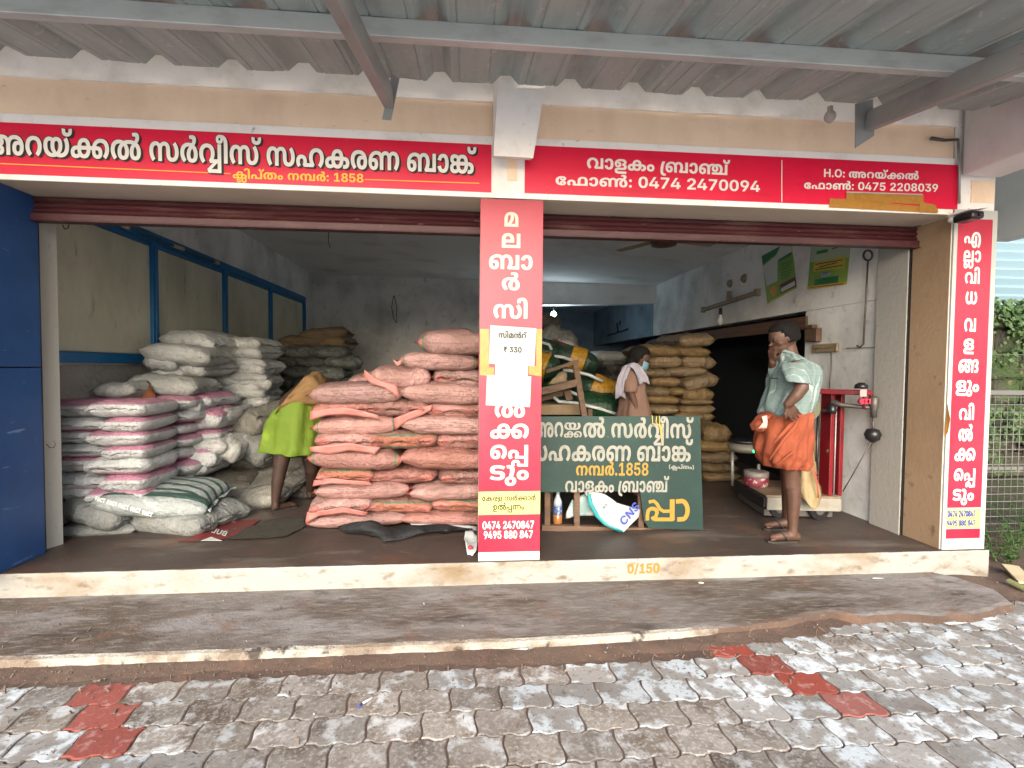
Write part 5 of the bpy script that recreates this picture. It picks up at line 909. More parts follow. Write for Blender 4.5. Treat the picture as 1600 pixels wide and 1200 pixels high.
def rect(name, p0, p1, Y, th, m, parent):
    """thin board between two photo points on the plane Y"""
    a, b = U(*p0, Y=Y), U(*p1, Y=Y)
    return box(name, (min(a.x, b.x), Y, min(a.z, b.z)), (max(a.x, b.x), Y+th, max(a.z, b.z)), m, parent, 0)

def board(px0, px1, top_px, bot_px, ref, label, m):
    a = U(ref, top_px, Y=YS); b = U(ref, bot_px, Y=YS)
    x0, x1 = U(px0, (top_px+bot_px)/2, Y=YS).x, U(px1, (top_px+bot_px)/2, Y=YS).x
    t = empty('sign_board', ((x0+x1)/2, YS, b.z), label, 'sign')
    box('panel', (x0, YS, b.z), (x1, FW-.0115, a.z), m, t, .0015)
    return t
sg = board(-420, 768, 209, 286.5, 400, 'wide red sign board with white black-outlined lettering and a yellow line over the left bay', M_red)
outl = [(.0055*cos(a*pi/4), .0055*sin(a*pi/4)) for a in range(8)]+[(.006, -.004), (.010, -.008), (.013, -.010)]
sign_text('main', (-22, 241), (744, 272), 209.5, YS, M_black, sg, 'letter_outline', offs=outl, lift=.0008)
sign_text('main', (-22, 241), (744, 272), 209.5, YS, M_letter, sg, lift=.005)
sign_text('reg', (364, 278.5), (568, 285.5), 267.5, YS, M_yell, sg, 'small_lettering', lift=.002)
rect('thin_line', (0, 256.5), (1, 257.4), YS-.0015, .001, M_yell, sg)
def hline(p0, p1, w, m, parent):
    a, b = U(*p0, Y=YS-.0015), U(*p1, Y=YS-.0015)
    return mesh('thin_line', [a, b, b+Vector((0, 0, w)), a+Vector((0, 0, w))], [(0, 1, 2, 3)], m, parent)
bpy.data.objects.remove([o for o in sg.children if o.name.startswith('thin_line')][0])
hline((-60, 253.5), (360, 272), .005, M_yell, sg)
hline((570, 281), (749, 287), .005, M_yell, sg)

sg = board(819.5, 1498, 244, 316, 1200, 'red sign board with white phone numbers over the right bay', M_red)
sign_text('branch', (917, 263), (1140, 274), 246, YS, M_letter, sg)
sign_text('ph1', (868, 289), (1187, 300), 275, YS, M_letter, sg)
sign_text('ho', (1287, 276.5), (1435, 281), 266.5, YS, M_letter, sg, 'small_lettering')
sign_text('ph2', (1256, 295), (1465, 300), 285, YS, M_letter, sg, 'small_lettering')
a, b = U(1221, 250, Y=YS-.0015), U(1221, 315, Y=YS-.0015)
mesh('divider_line', [b, b+Vector((.006, 0, 0)), a+Vector((.006, 0, 0)), a], [(0, 1, 2, 3)], M_letter, sg)
# brown tape patch on it
tp = empty('packing_tape', U(1380, 330, Y=YS), 'crumpled brown packing tape stuck under the phone number at the right end of the sign', 'tape')
def strip(pts, Y, m, name='strip', parent=tp):
    V = [U(*p, Y=Y) for p in pts]
    return extrude_poly(name, V, (0, .0006, 0), m, parent)
strip([(1296, 324), (1464, 333), (1466, 325), (1320, 311), (1296, 310)], YS-.003, M_tape)
strip([(1322, 312), (1443, 320), (1443, 305), (1323, 299)], YS-.005, M_tape)
strip([(1374, 318), (1389, 319), (1389, 301), (1374, 300)], YS-.006, M_tape)
strip([(1436, 330), (1467, 332), (1461, 320), (1437, 315)], YS-.007, M_tape)
strip([(1322, 301), (1442, 305), (1442, 303), (1323, 299)], YS-.0078, M_paper, 'paper_edge')

# vertical panel on the middle pillar
YP = 3.335
pp = empty('pillar_sign', (.27, YP, ZF), 'tall red panel sign with stacked white letters on the middle pillar', 'sign')
def prow(y): return [U(749+(746-750)*(y-312)/566, y, Y=YP), U(848+(842-848)*(y-312)/566, y, Y=YP)]
xa, xb = U(749, 600, Y=YP).x, U(846, 600, Y=YP).x
zy = lambda y: U(797, y, Y=YP).z
box('panel', (xa, YP, zy(768)), (xb, FW-.0005, zy(312)), M_redp, pp, .001)
tint(M_redp, lambda N, L, s: s)
box('yellow_panel', (xa, YP, zy(804)), (xb, FW-.0005, zy(767.8)), M_yelpan, pp, .0005)
box('lower_panel', (xa, YP, zy(862)), (xb, FW-.0005, zy(804.2)), M_redp, pp, .0005)
box('white_margin', (xa, YP, zy(878.5)), (xb, FW-.0005, zy(862.2)), M_signwhite, pp, .0005)
for key, x0, x1, top, base in (('p0', 788, 810, 331, 354), ('p1', 784, 813, 364, 387), ('p2', 764, 832, 397, 420), ('p3', 784, 812, 433, 453),
                                ('p4', 771, 824, 475, 497), ('p5', 786, 812, 512, 535), ('p6', 773, 820, 629, 652), ('p7', 766, 826, 662, 685), ('p8', 766, 825, 695, 717), ('p9', 765, 826, 727, 750)):
    xf = .985
    A, B = U(x0, base, Y=YP), U(x1, base, Y=YP); B.z = A.z
    place_text('letter', key, A, B, (0, 0, zy(top)-zy(base)), (0, -1, 0), M_cream, pp, lift=.0012)
for key, x0, x1, top, base, m in (('govt', 753, 837, 776, 783, M_black), ('prod', 770, 819, 789, 797, M_black), ('pa', 754, 834, 815, 827, M_letter), ('pb', 756, 832, 830, 842, M_letter)):
    A, B = U(x0, base, Y=YP), U(x1, base, Y=YP); B.z = A.z
    place_text('small_lettering', key, A, B, (0, 0, zy(top)-zy(base)), (0, -1, 0), m, pp, lift=.0012, xh=577 if key in ('govt', 'prod') else 728)
# notices taped on it
nt_ = empty('paper_notice', U(800, 560, Y=YP), 'white paper notice with a price, taped to the middle pillar', 'paper')
def sheetp(name, pts, Y, m, parent, n=8, amp=.003, seed=0):
    """sheet of paper through four photo corners, slightly rumpled"""
    c = [U(*p, Y=Y) for p in pts]; V = []; F = []
    for j in range(n+1):
        for i in range(n+1):
            u, v = i/n, j/n
            p = (c[0]*(1-u)+c[1]*u)*(1-v)+(c[3]*(1-u)+c[2]*u)*v
            p.y -= abs(noise.noise(Vector((u*3+seed, v*3, seed))))*amp
            V.append(p)
    for j in range(n):
        for i in range(n): F.append((j*(n+1)+i, j*(n+1)+i+1, (j+1)*(n+1)+i+1, (j+1)*(n+1)+i))
    return mesh(name, V, F, m, parent, True)
strip([(750, 514), (764, 514), (764, 574), (772, 574), (772, 588), (750, 586)], YP-.002, M_tape, 'tape', nt_)
strip([(838, 514), (847, 514), (846, 588), (826, 585), (826, 572), (838, 572)], YP-.002, M_tape, 'tape', nt_)
sheetp('sheet', [(766, 508), (838, 513), (835, 572), (764, 568)], YP-.003, M_paper, nt_, seed=2, amp=.002)
sign_text('sim', (779, 527.5), (823, 529), 520, YP-.0058, M_black, nt_, 'small_lettering')
sign_text('price', (787, 550), (815, 551), 541.5, YP-.0058, M_black, nt_, 'small_lettering', xh=728)
n2 = empty('paper_notice', U(800, 600, Y=YP), 'second white paper sheet, torn at the edges, below the price notice on the middle pillar', 'paper')
sheetp('backing_sheet', [(761, 586), (830, 588), (828, 636), (759, 633)], YP-.0025, mat('old_paper', (.44, .43, .36), .7, [((.45, .42, .33), 6, .5, .7)]), n2, seed=5, amp=.001)
sheetp('sheet', [(774, 562), (825, 564), (824, 634), (772, 631)], YP-.0062, M_paper, n2, seed=8, amp=.002)
dot = lathe('dot', U(788, 573, Y=YP-.0095), [(.001, 0), (.001, .0001)], M_black, n2, 6)
bpy.data.objects.remove(dot)

# vertical panel on the right pillar
rp = empty('pillar_sign', (3.55, YS, ZF), 'narrow red panel sign with stacked letters on the right pillar under the camera', 'sign')
def RP(px, y): return U(px, y, Y=YS)
q = [RP(1490, 332), RP(1553, 332), RP(1537, 858), RP(1469, 858)]
zt_, zb_ = RP(1520, 328).z, ZF+.002
x0_, x1_ = RX0+.002, RX1+.012
box('backing', (x0_, YS, zb_), (x1_, FW-.0005, zt_), M_signwhite, rp, .001)
def rpx(y, t):    # photo x across the panel at height y
    l = 1494+(1470-1494)*(y-340)/518; r = 1549+(1530-1549)*(y-340)/518
    return l+(r-l)*t
def rz_(y): return U(1512, y, Y=YS).z
ins = .038
box('panel', (x0_+ins*.75, YS-.001, rz_(793)), (x1_-ins, YS-.0002, rz_(342)), M_redp, rp, 0)
box('yellow_panel', (x0_+ins*.7, YS-.001, rz_(825)), (x1_-ins, YS-.0002, rz_(795)), M_yelpan, rp, 0)
box('lower_panel', (x0_+ins*.7, YS-.001, rz_(841)), (x1_-ins, YS-.0002, rz_(826)), M_redp, rp, 0)
for key, x0, x1, top, base in (('q0', 1506, 1532, 362, 380), ('q1', 1505, 1532, 391, 409), ('q2', 1507, 1530, 425, 443), ('q3', 1508, 1526, 455, 475), ('q4', 1506, 1524, 497, 518), ('q5', 1505, 1521, 529, 547),
                                ('q6', 1497, 1528, 561, 582), ('q7', 1493, 1529, 594, 612), ('q8', 1498, 1521, 638, 656), ('q9', 1497, 1519, 670, 689), ('q10', 1491, 1523, 700, 720), ('q11', 1490, 1523, 732, 751), ('q12', 1488, 1521, 764, 782)):
    A, B = U(x0, base, Y=YS), U(x1, base, Y=YS); B.z = A.z
    place_text('letter', key, A, B, (0, 0, rz_(top)-rz_(base)), (0, -1, 0), M_letter, rp, lift=.002)
for key, x0, x1, top, base in (('pa', 1480, 1523, 798, 808), ('pb', 1479, 1523, 813, 822)):
    A, B = U(x0, base, Y=YS), U(x1, base, Y=YS); B.z = A.z
    place_text('small_lettering', key, A, B, (0, 0, rz_(top)-rz_(base)), (0, -1, 0), M_dkblue, rp, lift=.003, xh=728, offs=((0, 0), (.0018, 0), (.0009, .001)))
flap = mesh('torn_flap', [U(1480, 630, Y=YS), U(1479, 650, Y=YS), U(1475, 684, Y=YS), U(1481, 676, Y=YS-.02), U(1485, 655, Y=YS-.03)], [(0, 1, 4), (1, 2, 3), (1, 3, 4)], M_tape, rp)

# security camera on a white bracket
cc = empty('security_camera', U(1510, 338, Y=3.2), 'small black and white security camera above the right pillar sign', 'camera')
a = U(1497, 338, Y=3.25)
lathe('mount', (a.x, 3.28, a.z-.03), [(.03, 0), (.034, .012), (.03, .055), (.018, .06)], M_whitepl, cc)
b = U(1517, 338, Y=3.17)
bm = bmesh.new(); bm_box(bm, (b.x-.045, 3.12, b.z-.026), (b.x+.05, 3.26, b.z+.026), .014)
bm_obj('body', bm, M_blackpl, cc, True)
beam('hood', (b.x-.07, 3.19, b.z+.028), (b.x+.062, 3.19, b.z+.044), .17, .006, M_whitepl, cc)
beam('arm', (a.x, 3.27, a.z), (b.x-.03, 3.2, b.z), .03, .03, M_whitepl, cc, bev=.008)
lathe('lens', (b.x+.01, 3.118, b.z-.012), [(.012, 0), (.012, .02)], M_blackpl, cc)

# ------------------------------------------------------------------ green board leaning behind the pillar
YB = 3.86
M_green = mat('green_board_paint', (.005, .023, .019), .55, [((.010, .043, .034), 2.2, .45, .7, (1, 1, 1), .6), ((.060, .085, .072), 18, .67, .76, (1, 1, 1), .6), ((.005, .025, .022), 4, .5, .7, (1, 1, 2), .7)], bump=(25, .2, .004))
M_bletter = mat('board_letter_paint', (.21, .21, .18), .6, [((.145, .145, .119), 14, .5, .66, (1, 1, 1), .8), ((.051, .076, .068), 24, .64, .72, (1, 1, 1), .8)])
M_byell = mat('board_yellow_paint', (.255, .153, .017), .6, [((.238, .145, .025), 14, .5, .66, (1, 1, 1), .7)])
gb = empty('green_board', U(970, 828, Y=YB), 'broken dark green painted board with hand-lettered writing, standing on a low wooden frame', 'sign')
gb.location.z = ZF
strip([(800, 651), (1094, 650), (1096, 740), (1099, 828), (1050, 827), (1014, 825), (1006, 814), (1003, 790), (1000, 768), (996, 762), (960, 768), (930, 767), (905, 763), (906, 767.5), (870, 769), (800, 768)], YB, M_green, 'panel', gb)
for o in gb.children:
    o.data.vertices.foreach_get
bpy.data.objects.remove(gb.children[0])
pts = [U(*p, Y=YB) for p in [(800, 651), (1094, 650), (1096, 740), (1099, 828), (1050, 827), (1014, 825), (1006, 814), (1003, 790), (1000, 768), (996, 763), (975, 769), (950, 767), (930, 768), (905, 764), (904, 768), (870, 769), (800, 768)]]
extrude_poly('panel', pts, (0, .012, 0), M_green, gb)
beam('crack', U(996, 735, Y=YB-.002), U(999, 765, Y=YB-.002), .004, .002, M_black, gb)
GY = YB
def btext(key, x0, x1, b0, b1, top, m, **kw):
    return sign_text(key, (x0, b0), (x1, b1), top, GY, m, gb, lift=.0015, wob=.0015, **kw)
btext('ba', 832, 880, 683.5, 683, 659.5, M_bletter)
btext('ya', 881.5, 907, 671.5, 671.5, 660, M_bletter)
btext('p7', 881, 909, 683.5, 683.5, 673.5, M_bletter)
btext('bc', 911, 1083, 683.5, 685, 660, M_bletter)
btext('b2', 820, 1082, 720, 721, 695, M_bletter)
btext('b3', 900, 1013, 743, 743, 727, M_byell)
btext('b4', 1045, 1084, 732, 733, 727, M_bletter, )
btext('b5', 883, 1045, 769, 769, 751, M_bletter)
def stroke(pts, w, m, parent, Y):
    V = []; F = []
    P = [U(*p, Y=Y) for p in pts]
    for i, p in enumerate(P):
        d = (P[min(i+1, len(P)-1)]-P[max(0, i-1)]).normalized(); n_ = Vector((-d.z, 0, d.x))
        V += [p+n_*w/2, p-n_*w/2]
    for i in range(len(P)-1): F.append((2*i, 2*i+1, 2*i+3, 2*i+2))
    return mesh('letter', V, F, m, parent)
def z7(x, y): return (880+x/6.957, 750+y/6.957)
def arc(cx, cy_, rx, ry, a0, a1, n=10): return [z7(cx+rx*cos(radians(a0+(a1-a0)*i/n)), cy_-ry*sin(radians(a0+(a1-a0)*i/n))) for i in range(n+1)]
sw = .030
stroke([z7(915, 440), z7(915, 380)]+arc(970, 355, 50, 45, 180, 0)+[z7(1005, 400), z7(960, 425)], sw, M_byell, gb, YB-.0016)
stroke([z7(985, 428), z7(1200, 428)], sw, M_byell, gb, YB-.0019)
stroke([z7(1185, 210), z7(1185, 440)], .04, M_byell, gb, YB-.0022)
stroke([z7(930, 240), z7(985, 228), z7(1020, 260), z7(1050, 315), z7(1090, 340), z7(1170, 338)], sw*.9, M_byell, gb, YB-.0025)
stroke([z7(1225, 235), z7(1290, 228)]+arc(1290, 330, 62, 100, 70, -70)+[z7(1240, 430)], .036, M_byell, gb, YB-.0022)
# the wooden frame under it
wf = empty('wooden_stand', U(950, 826, Y=3.93), 'low wooden stand behind the green board', 'stand')
wf.location.z = ZF
beam('bottom_rail', U(846, 824, Y=3.93), U(1099, 830, Y=3.93), .05, .045, M_wood, wf)
for px in (855, 901, 1001):
    beam('post', U(px, 824, Y=3.93)+Vector((0, 0, -.01)), U(px, 760, Y=3.93), .045, .03, M_wood, wf, up=(0, 1, 0))
beam('top_rail', U(846, 762, Y=3.95), U(1092, 762, Y=3.95), .04, .04, M_wood, wf)
for px in (860, 1085):
    beam('rear_leg', U(px, 815, Y=4.45), U(px, 700, Y=4.35), .04, .04, M_wood, wf, up=(0, 1, 0))
# bottle and cloth inside the frame
bt = empty('bottle', U(871, 818, Y=3.99), 'plastic bottle with blue label and amber liquid left of the broken board', 'bottle')
q = U(871, 818, Y=3.99)
lathe('body', q, [(.036, 0), (.038, .01), (.038, .075), (.034, .08)], mat('amber_liquid', (.25, .10, .03), .2, coat=.5), bt)
lathe('label', q+Vector((0, 0, .08)), [(.036, 0), (.037, .005), (.037, .06), (.036, .065)], mat('bottle_label', (.04, .08, .22), .4, [((.4, .45, .5), 30, .5, .6)]), bt)
lathe('neck', q+Vector((0, 0, .145)), [(.036, 0), (.032, .04), (.014, .085), (.014, .12)], mat('clear_plastic', (.35, .40, .45), .15), bt)

def sheet_px(name, grid, m, parent=None, sub=2, amp=.006, seed=0, th=.002):
    """cloth-like sheet through a grid of (px, py, Y) points"""
    R, C_ = len(grid), len(grid[0])
    V = [U(p[0], p[1], Y=p[2]) for row in grid for p in row]
    F = [(j*C_+i, j*C_+i+1, (j+1)*C_+i+1, (j+1)*C_+i) for j in range(R-1) for i in range(C_-1)]
    me = bpy.data.meshes.new(name); me.from_pydata([tuple(v) for v in V], [], F)
    bm = bmesh.new(); bm.from_mesh(me)
    for _ in range(sub): bmesh.ops.subdivide_edges(bm, edges=bm.edges[:], cuts=1, use_grid_fill=True, smooth=.6)
    bm.normal_update()
    for v in bm.verts:
        v.co += v.normal*(noise.noise(v.co*9+Vector((seed, 0, 0)))*amp+abs(noise.noise(v.co*26+Vector((seed, 5, 0))))*amp*.6)
    bm.to_mesh(me); bm.free()
    o = link(name, me, m, parent, True)
    if th:
        s_ = o.modifiers.new('thick', 'SOLIDIFY'); s_.thickness = th; s_.offset = 0
    return o
M_wovw = mat('white_woven_plastic', (.350, .371, .378), .55, [((.252, .266, .273), 6, .5, .7), ((.182, .189, .189), 20, .62, .7)], bump=(30, .4, .006))
M_teal = mat('teal_print', (.014, .196, .210), .5)
bag = empty('empty_sack', U(960, 790, Y=3.83), 'crumpled white empty sack with a teal edge and blue letters hanging through the broken board', 'sack')
g_ = [[(907, 766, 3.90), (925, 767, 3.88), (945, 772, 3.87)],
      [(922, 772, 3.86), (945, 782, 3.84), (965, 786, 3.85)],
      [(924, 790, 3.85), (955, 797, 3.82), (1000, 796, 3.84)],
      [(936, 812, 3.84), (966, 813, 3.80), (998, 808, 3.82)],
      [(950, 822, 3.83), (975, 822, 3.80), (990, 816, 3.81)],
      [(966, 829, 3.82), (974, 832, 3.80), (980, 826, 3.80)]]
sheet_px('fabric', g_, M_wovw, bag, 2, .006, 3)
sheet_px('teal_edge', [[(918, 770, 3.852), (923, 773, 3.85)], [(919, 786, 3.845), (926, 786, 3.84)], [(930, 807, 3.835), (938, 808, 3.83)], [(943, 820, 3.825), (950, 820, 3.82)], [(968, 832, 3.81), (975, 830, 3.80)]], M_teal, bag, 1, .002, 5)
A, B, T_ = U(975, 822, Y=3.785), U(1000, 793, Y=3.785), U(967, 812, Y=3.785)
place_text('lettering', 'cns', A, B, T_-A, (0, -1, 0), M_dkblue, bag, lift=.004, xh=728)
A, B, T_ = U(944, 795, Y=3.80), U(950, 787, Y=3.80), U(941, 793, Y=3.80)
place_text('small_lettering', 'bul', A, B, T_-A, (0, -1, 0), M_black, bag, lift=.004, xh=728)
b2_ = sheet_px('empty_sack', [[(893, 782, 3.98), (905, 776, 3.97), (915, 770, 3.97)], [(885, 800, 3.99), (903, 795, 3.96), (925, 790, 3.96)], [(884, 811, 4.0), (900, 806, 3.97), (930, 806, 3.98)]], mat('teal_grey_plastic', (.20, .30, .30), .5, [((.5, .52, .5), 9, .45, .55)], bump=(20, .4, .01)), None, 2, .01, 6)
tag(b2_, 'teal and grey crumpled sack lying behind the frame posts by the bottle', 'sack')

# ------------------------------------------------------------------ filled sacks
def sack_mesh(name, seed, mats, nu=30, nv=18, puff=1.0, ears=.10, wr=1.0, flap=.05, stitched=True, sag=0.0):
    """filled bag, unit size 1 x 1 x 1 along x (sewn ends at +-x), y, z"""
    V = []; F = []; so = Vector((seed*7.3, seed*3.1, seed*1.7))
    def P(u, v, s):
        au, av = abs(u), abs(v)
        tk = max(0, 1-au**5.5)**.5*max(0, 1-av**4.6)**.42
        x = .5*u*(1-.045*(1-av**2)*0-flap*0)
        y = .5*v*(1-ears*(1-min(1, (1-au)*2.2))*.0-ears*(1-au**3)*0)
        # plan outline: ends narrow a little, corners drawn out into ears
        y *= (1-.10*au**6)*(1+.05*(1-au**2))
        x *= (1-.07*(1-av**2.0))
        z = .5*s*tk*puff
        n1 = noise.noise(Vector((u*1.5, v*1.3, s*.7))+so)
        n2 = noise.noise(Vector((u*4.2, v*3.6, s*1.7))+so)
        n3 = noise.noise(Vector((u*9, v*7, s*3))+so*2)
        z += s*tk*(n1*.10+n2*.075+n3*.035)*wr
        # gathers running in from the sewn ends
        g = exp(-(1-au)*5.5)
        z += s*tk*sin(v*17+seed*2+n1*4)*.085*g*wr
        # long creases along the sides
        z += s*tk*max(0, noise.noise(Vector((u*2.0+v*3, v*5, 4))+so))*.10*exp(-(1-av)*4)*wr
        x += n2*.012+noise.noise(Vector((v*3, s, 1))+so)*.018*au**4
        y += n1*.02+noise.noise(Vector((u*3, s, 5))+so)*.022
        z -= sag*(u*u)*.25
        z += (noise.noise(Vector((u*2, v*2, 9))+so))*.07*max(au, av)**4
        return (x, y, z)
    idx = {}
    for s in (1, -1):
        for i in range(nu+1):
            for j in range(nv+1):
                a = i/nu*2-1; b = j/nv*2-1
                u = math.copysign(1-(1-abs(a))**1.5, a); v = math.copysign(1-(1-abs(b))**1.4, b)
                rim = i in (0, nu) or j in (0, nv)
                if s == -1 and rim: idx[(s, i, j)] = idx[(1, i, j)]; continue
                idx[(s, i, j)] = len(V)
                p = P(u, v, s)
                V.append(p)
    for s in (1, -1):
        for i in range(nu):
            for j in range(nv):
                q = (idx[(s, i, j)], idx[(s, i+1, j)], idx[(s, i+1, j+1)], idx[(s, i, j+1)])
                F.append(q if s == 1 else q[::-1])
    # sewn end flaps
    if flap:
        for i, sg_ in ((0, -1), (nu, 1)):
            prev = None
            for j in range(nv+1):
                b = V[idx[(1, i, j)]]
                t = j/nv*2-1
                w = flap*(1+.35*noise.noise(Vector((j*.5, seed, 0))))
                k = len(V)
                V.append((b[0]+sg_*w*.55, b[1]*1.01, b[2]+.02*sin(j*1.7+seed)+.03))
                V.append((b[0]+sg_*w, b[1]*1.02, b[2]+.06*sin(j*1.1+seed*2)))
                if prev is not None:
                    a0 = idx[(1, i, j-1)]; a1 = idx[(1, i, j)]
                    F.append((a0, a1, k, prev)); F.append((prev, k, k+1, prev+1))
                prev = k
    me = bpy.data.meshes.new(name); me.from_pydata(V, [], F); me.update()
    bm = bmesh.new(); bm.from_mesh(me); bmesh.ops.recalc_face_normals(bm, faces=bm.faces); bm.to_mesh(me); bm.free()
    me.polygons.foreach_set('use_smooth', [True]*len(me.polygons))
    for m in mats: me.materials.append(m)
    return me

def objcoord(N, L, m):
    for n in N:
        if n.type == 'TEX_COORD': return n.outputs['Object']
def sepz(N, L, s):
    n = N.new('ShaderNodeSeparateXYZ'); L.new(s, n.inputs[0]); return n.outputs
def weave(N, L, co, b, sc=(150, 110, 1), strength=.25):
    pass

SB = [(34, .6, .022, (1, .5, .25)), (8, .65, .055, (1, 1, .3)), (16, .45, .03, (.5, 1.6, .3)), (190, .3, .003)]
def sack_mat(name, base, layers, rand=.12, rough=.55, **kw):
    return mat(name, base, rough, layers, coords='object', bumps=SB, rand=rand, **kw)
M_salmon = sack_mat('salmon_sack', (.28, .138, .118), [((.172, .082, .060), 3, .42, .68, (1, 1, .3), .75), ((.361, .189, .172), 2.2, .5, .68, (1, 1, .3), .75), ((.112, .060, .043), 9, .58, .74, (1, 1, .3), .5)], .20, .5)
M_whites = sack_mat('white_sack', (.42, .425, .405), [((.25, .25, .23), 3, .45, .7, (1, 1, .3), .7), ((.44, .45, .43), 8, .55, .7, (1, 1, .3), .5), ((.17, .165, .145), 14, .64, .75, (1, 1, .3), .5)], .10, .45)
M_whitef = sack_mat('white_flock_sack', (.33, .335, .31), [((.30, .31, .29), 16, .45, .66, (1, 1, .3), .75), ((.42, .43, .42), 9, .55, .7, (1, 1, .3), .6)], .10, .5)
M_tan = sack_mat('tan_sack', (.172, .116, .052), [((.112, .073, .033), 3, .45, .68, (1, 1, .3), .75), ((.224, .163, .082), 6, .55, .7, (1, 1, .3), .6)], .16, .6)
M_greys = sack_mat('grey_green_sack', (.115, .12, .105), [((.06, .065, .055), 3, .45, .68, (1, 1, .3), .8), ((.20, .21, .19), 7, .55, .7, (1, 1, .3), .7)], .25, .45)
M_greyl = sack_mat('light_grey_sack', (.171, .180, .171), [((.135, .140, .126), 3, .45, .68, (1, 1, .3), .8), ((.270, .288, .293), 7, .55, .7, (1, 1, .3), .7), ((.117, .090, .072), 12, .6, .75, (1, 1, .3), .6)], .15, .4)
M_brng = sack_mat('brown_grey_sack', (.105, .095, .075), [((.06, .05, .04), 3, .45, .68, (1, 1, .3), .8), ((.18, .17, .14), 9, .55, .7, (1, 1, .3), .6)], .15, .5)
M_darkg = sack_mat('dark_green_sack', (.007, .030, .013), [((.006, .025, .012), 3, .45, .68, (1, 1, .3), .8), ((.03, .10, .05), 9, .58, .7, (1, 1, .3), .6)], .2, .4)

# pink top band on the white sacks
M_pinkw = sack_mat('pink_and_white_sack', (.45, .46, .46), [((.32, .33, .31), 15, .48, .68, (1, 1, .3), .65), ((.52, .53, .53), 9, .55, .7, (1, 1, .3), .6)], .08, .5)
def pinkband(N, L, s):
    o = sepz(N, L, objcoord(N, L, None)); r = N.new('ShaderNodeObjectInfo').outputs['Random']
    th = mathn(N, L, 'MULTIPLY_ADD', r, .14, .17)
    f = mathn(N, L, 'GREATER_THAN', o[2], th)
    f2 = mathn(N, L, 'MULTIPLY', f, mathn(N, L, 'LESS_THAN', mathn(N, L, 'ABSOLUTE', o[0]), .478))
    n = N.new('ShaderNodeTexNoise'); n.inputs['Scale'].default_value = 20
    pk = mixc(N, L, n.outputs[0], s, (.3, .12, .18))
    pk2 = mixc(N, L, .80, pk, (.40, .17, .25))
    return mixc(N, L, f2, s, pk2)
tint(M_pinkw, pinkband)
# faint dark print and stripes on the salmon sacks
def salmonprint(N, L, s):
    co = objcoord(N, L, None); o = sepz(N, L, co); r = N.new('ShaderNodeObjectInfo').outputs['Random']
    # rows of small print in a panel on the flat sides
    mp = N.new('ShaderNodeVectorMath'); mp.operation = 'MULTIPLY'; L.new(co, mp.inputs[0]); mp.inputs[1].default_value = (60, 60, 9)
    n = N.new('ShaderNodeTexNoise'); n.inputs['Scale'].default_value = 1.0; n.inputs['Detail'].default_value = 1; L.new(mp.outputs[0], n.inputs['Vector'])
    w = mathn(N, L, 'FRACT', mathn(N, L, 'MULTIPLY', o[2], 9.0))
    row = mathn(N, L, 'MULTIPLY', mathn(N, L, 'GREATER_THAN', w, .28), mathn(N, L, 'LESS_THAN', w, .66))
    ink = mathn(N, L, 'MULTIPLY', row, mathn(N, L, 'GREATER_THAN', n.outputs[0], .47))
    zone = mathn(N, L, 'MULTIPLY', mathn(N, L, 'LESS_THAN', mathn(N, L, 'ABSOLUTE', mathn(N, L, 'ADD', o[0], -.02)), .27), mathn(N, L, 'LESS_THAN', mathn(N, L, 'ABSOLUTE', mathn(N, L, 'ADD', o[2], -.09)), .16))
    has = mathn(N, L, 'GREATER_THAN', mathn(N, L, 'FRACT', mathn(N, L, 'MULTIPLY', r, 5.7)), .50)
    f = mathn(N, L, 'MULTIPLY', mathn(N, L, 'MULTIPLY', ink, zone), mathn(N, L, 'MULTIPLY', has, .62))
    c = mixc(N, L, f, s, (.05, .03, .035))
    # seam
    sm = mathn(N, L, 'LESS_THAN', mathn(N, L, 'ABSOLUTE', mathn(N, L, 'ADD', o[2], .02)), .018)
    c = mixc(N, L, mathn(N, L, 'MULTIPLY', sm, .55), c, (.16, .07, .05))
    # pinker bright selvedge at the sewn ends, green and orange stripes on some
    ax = mathn(N, L, 'ABSOLUTE', o[0])
    e = mathn(N, L, 'GREATER_THAN', ax, .475)
    c = mixc(N, L, mathn(N, L, 'MULTIPLY', e, .8), c, (.38, .13, .11))
    h2 = mathn(N, L, 'GREATER_THAN', mathn(N, L, 'FRACT', mathn(N, L, 'MULTIPLY', r, 11.3)), .72)
    g = mathn(N, L, 'MULTIPLY', mathn(N, L, 'MULTIPLY', mathn(N, L, 'GREATER_THAN', ax, .425), mathn(N, L, 'LESS_THAN', ax, .443)), h2)
    c = mixc(N, L, mathn(N, L, 'MULTIPLY', g, .8), c, (.03, .13, .07))
    g = mathn(N, L, 'MULTIPLY', mathn(N, L, 'MULTIPLY', mathn(N, L, 'GREATER_THAN', ax, .448), mathn(N, L, 'LESS_THAN', ax, .470)), h2)
    c = mixc(N, L, mathn(N, L, 'MULTIPLY', g, .8), c, (.30, .11, .06))
    return c
tint(M_salmon, salmonprint)
def seamline(col, amt=.6):
    def f(N, L, s):
        o = sepz(N, L, objcoord(N, L, None))
        sm = mathn(N, L, 'LESS_THAN', mathn(N, L, 'ABSOLUTE', mathn(N, L, 'ADD', o[2], .03)), .022)
        e = mathn(N, L, 'GREATER_THAN', mathn(N, L, 'ABSOLUTE', o[0]), .49)
        c = mixc(N, L, mathn(N, L, 'MULTIPLY', sm, amt), s, col)
        return mixc(N, L, mathn(N, L, 'MULTIPLY', e, amt*.8), c, col)
    return f
tint(M_tan, seamline((.09, .045, .02), .75))
tint(M_whites, seamline((.25, .25, .23), .35))
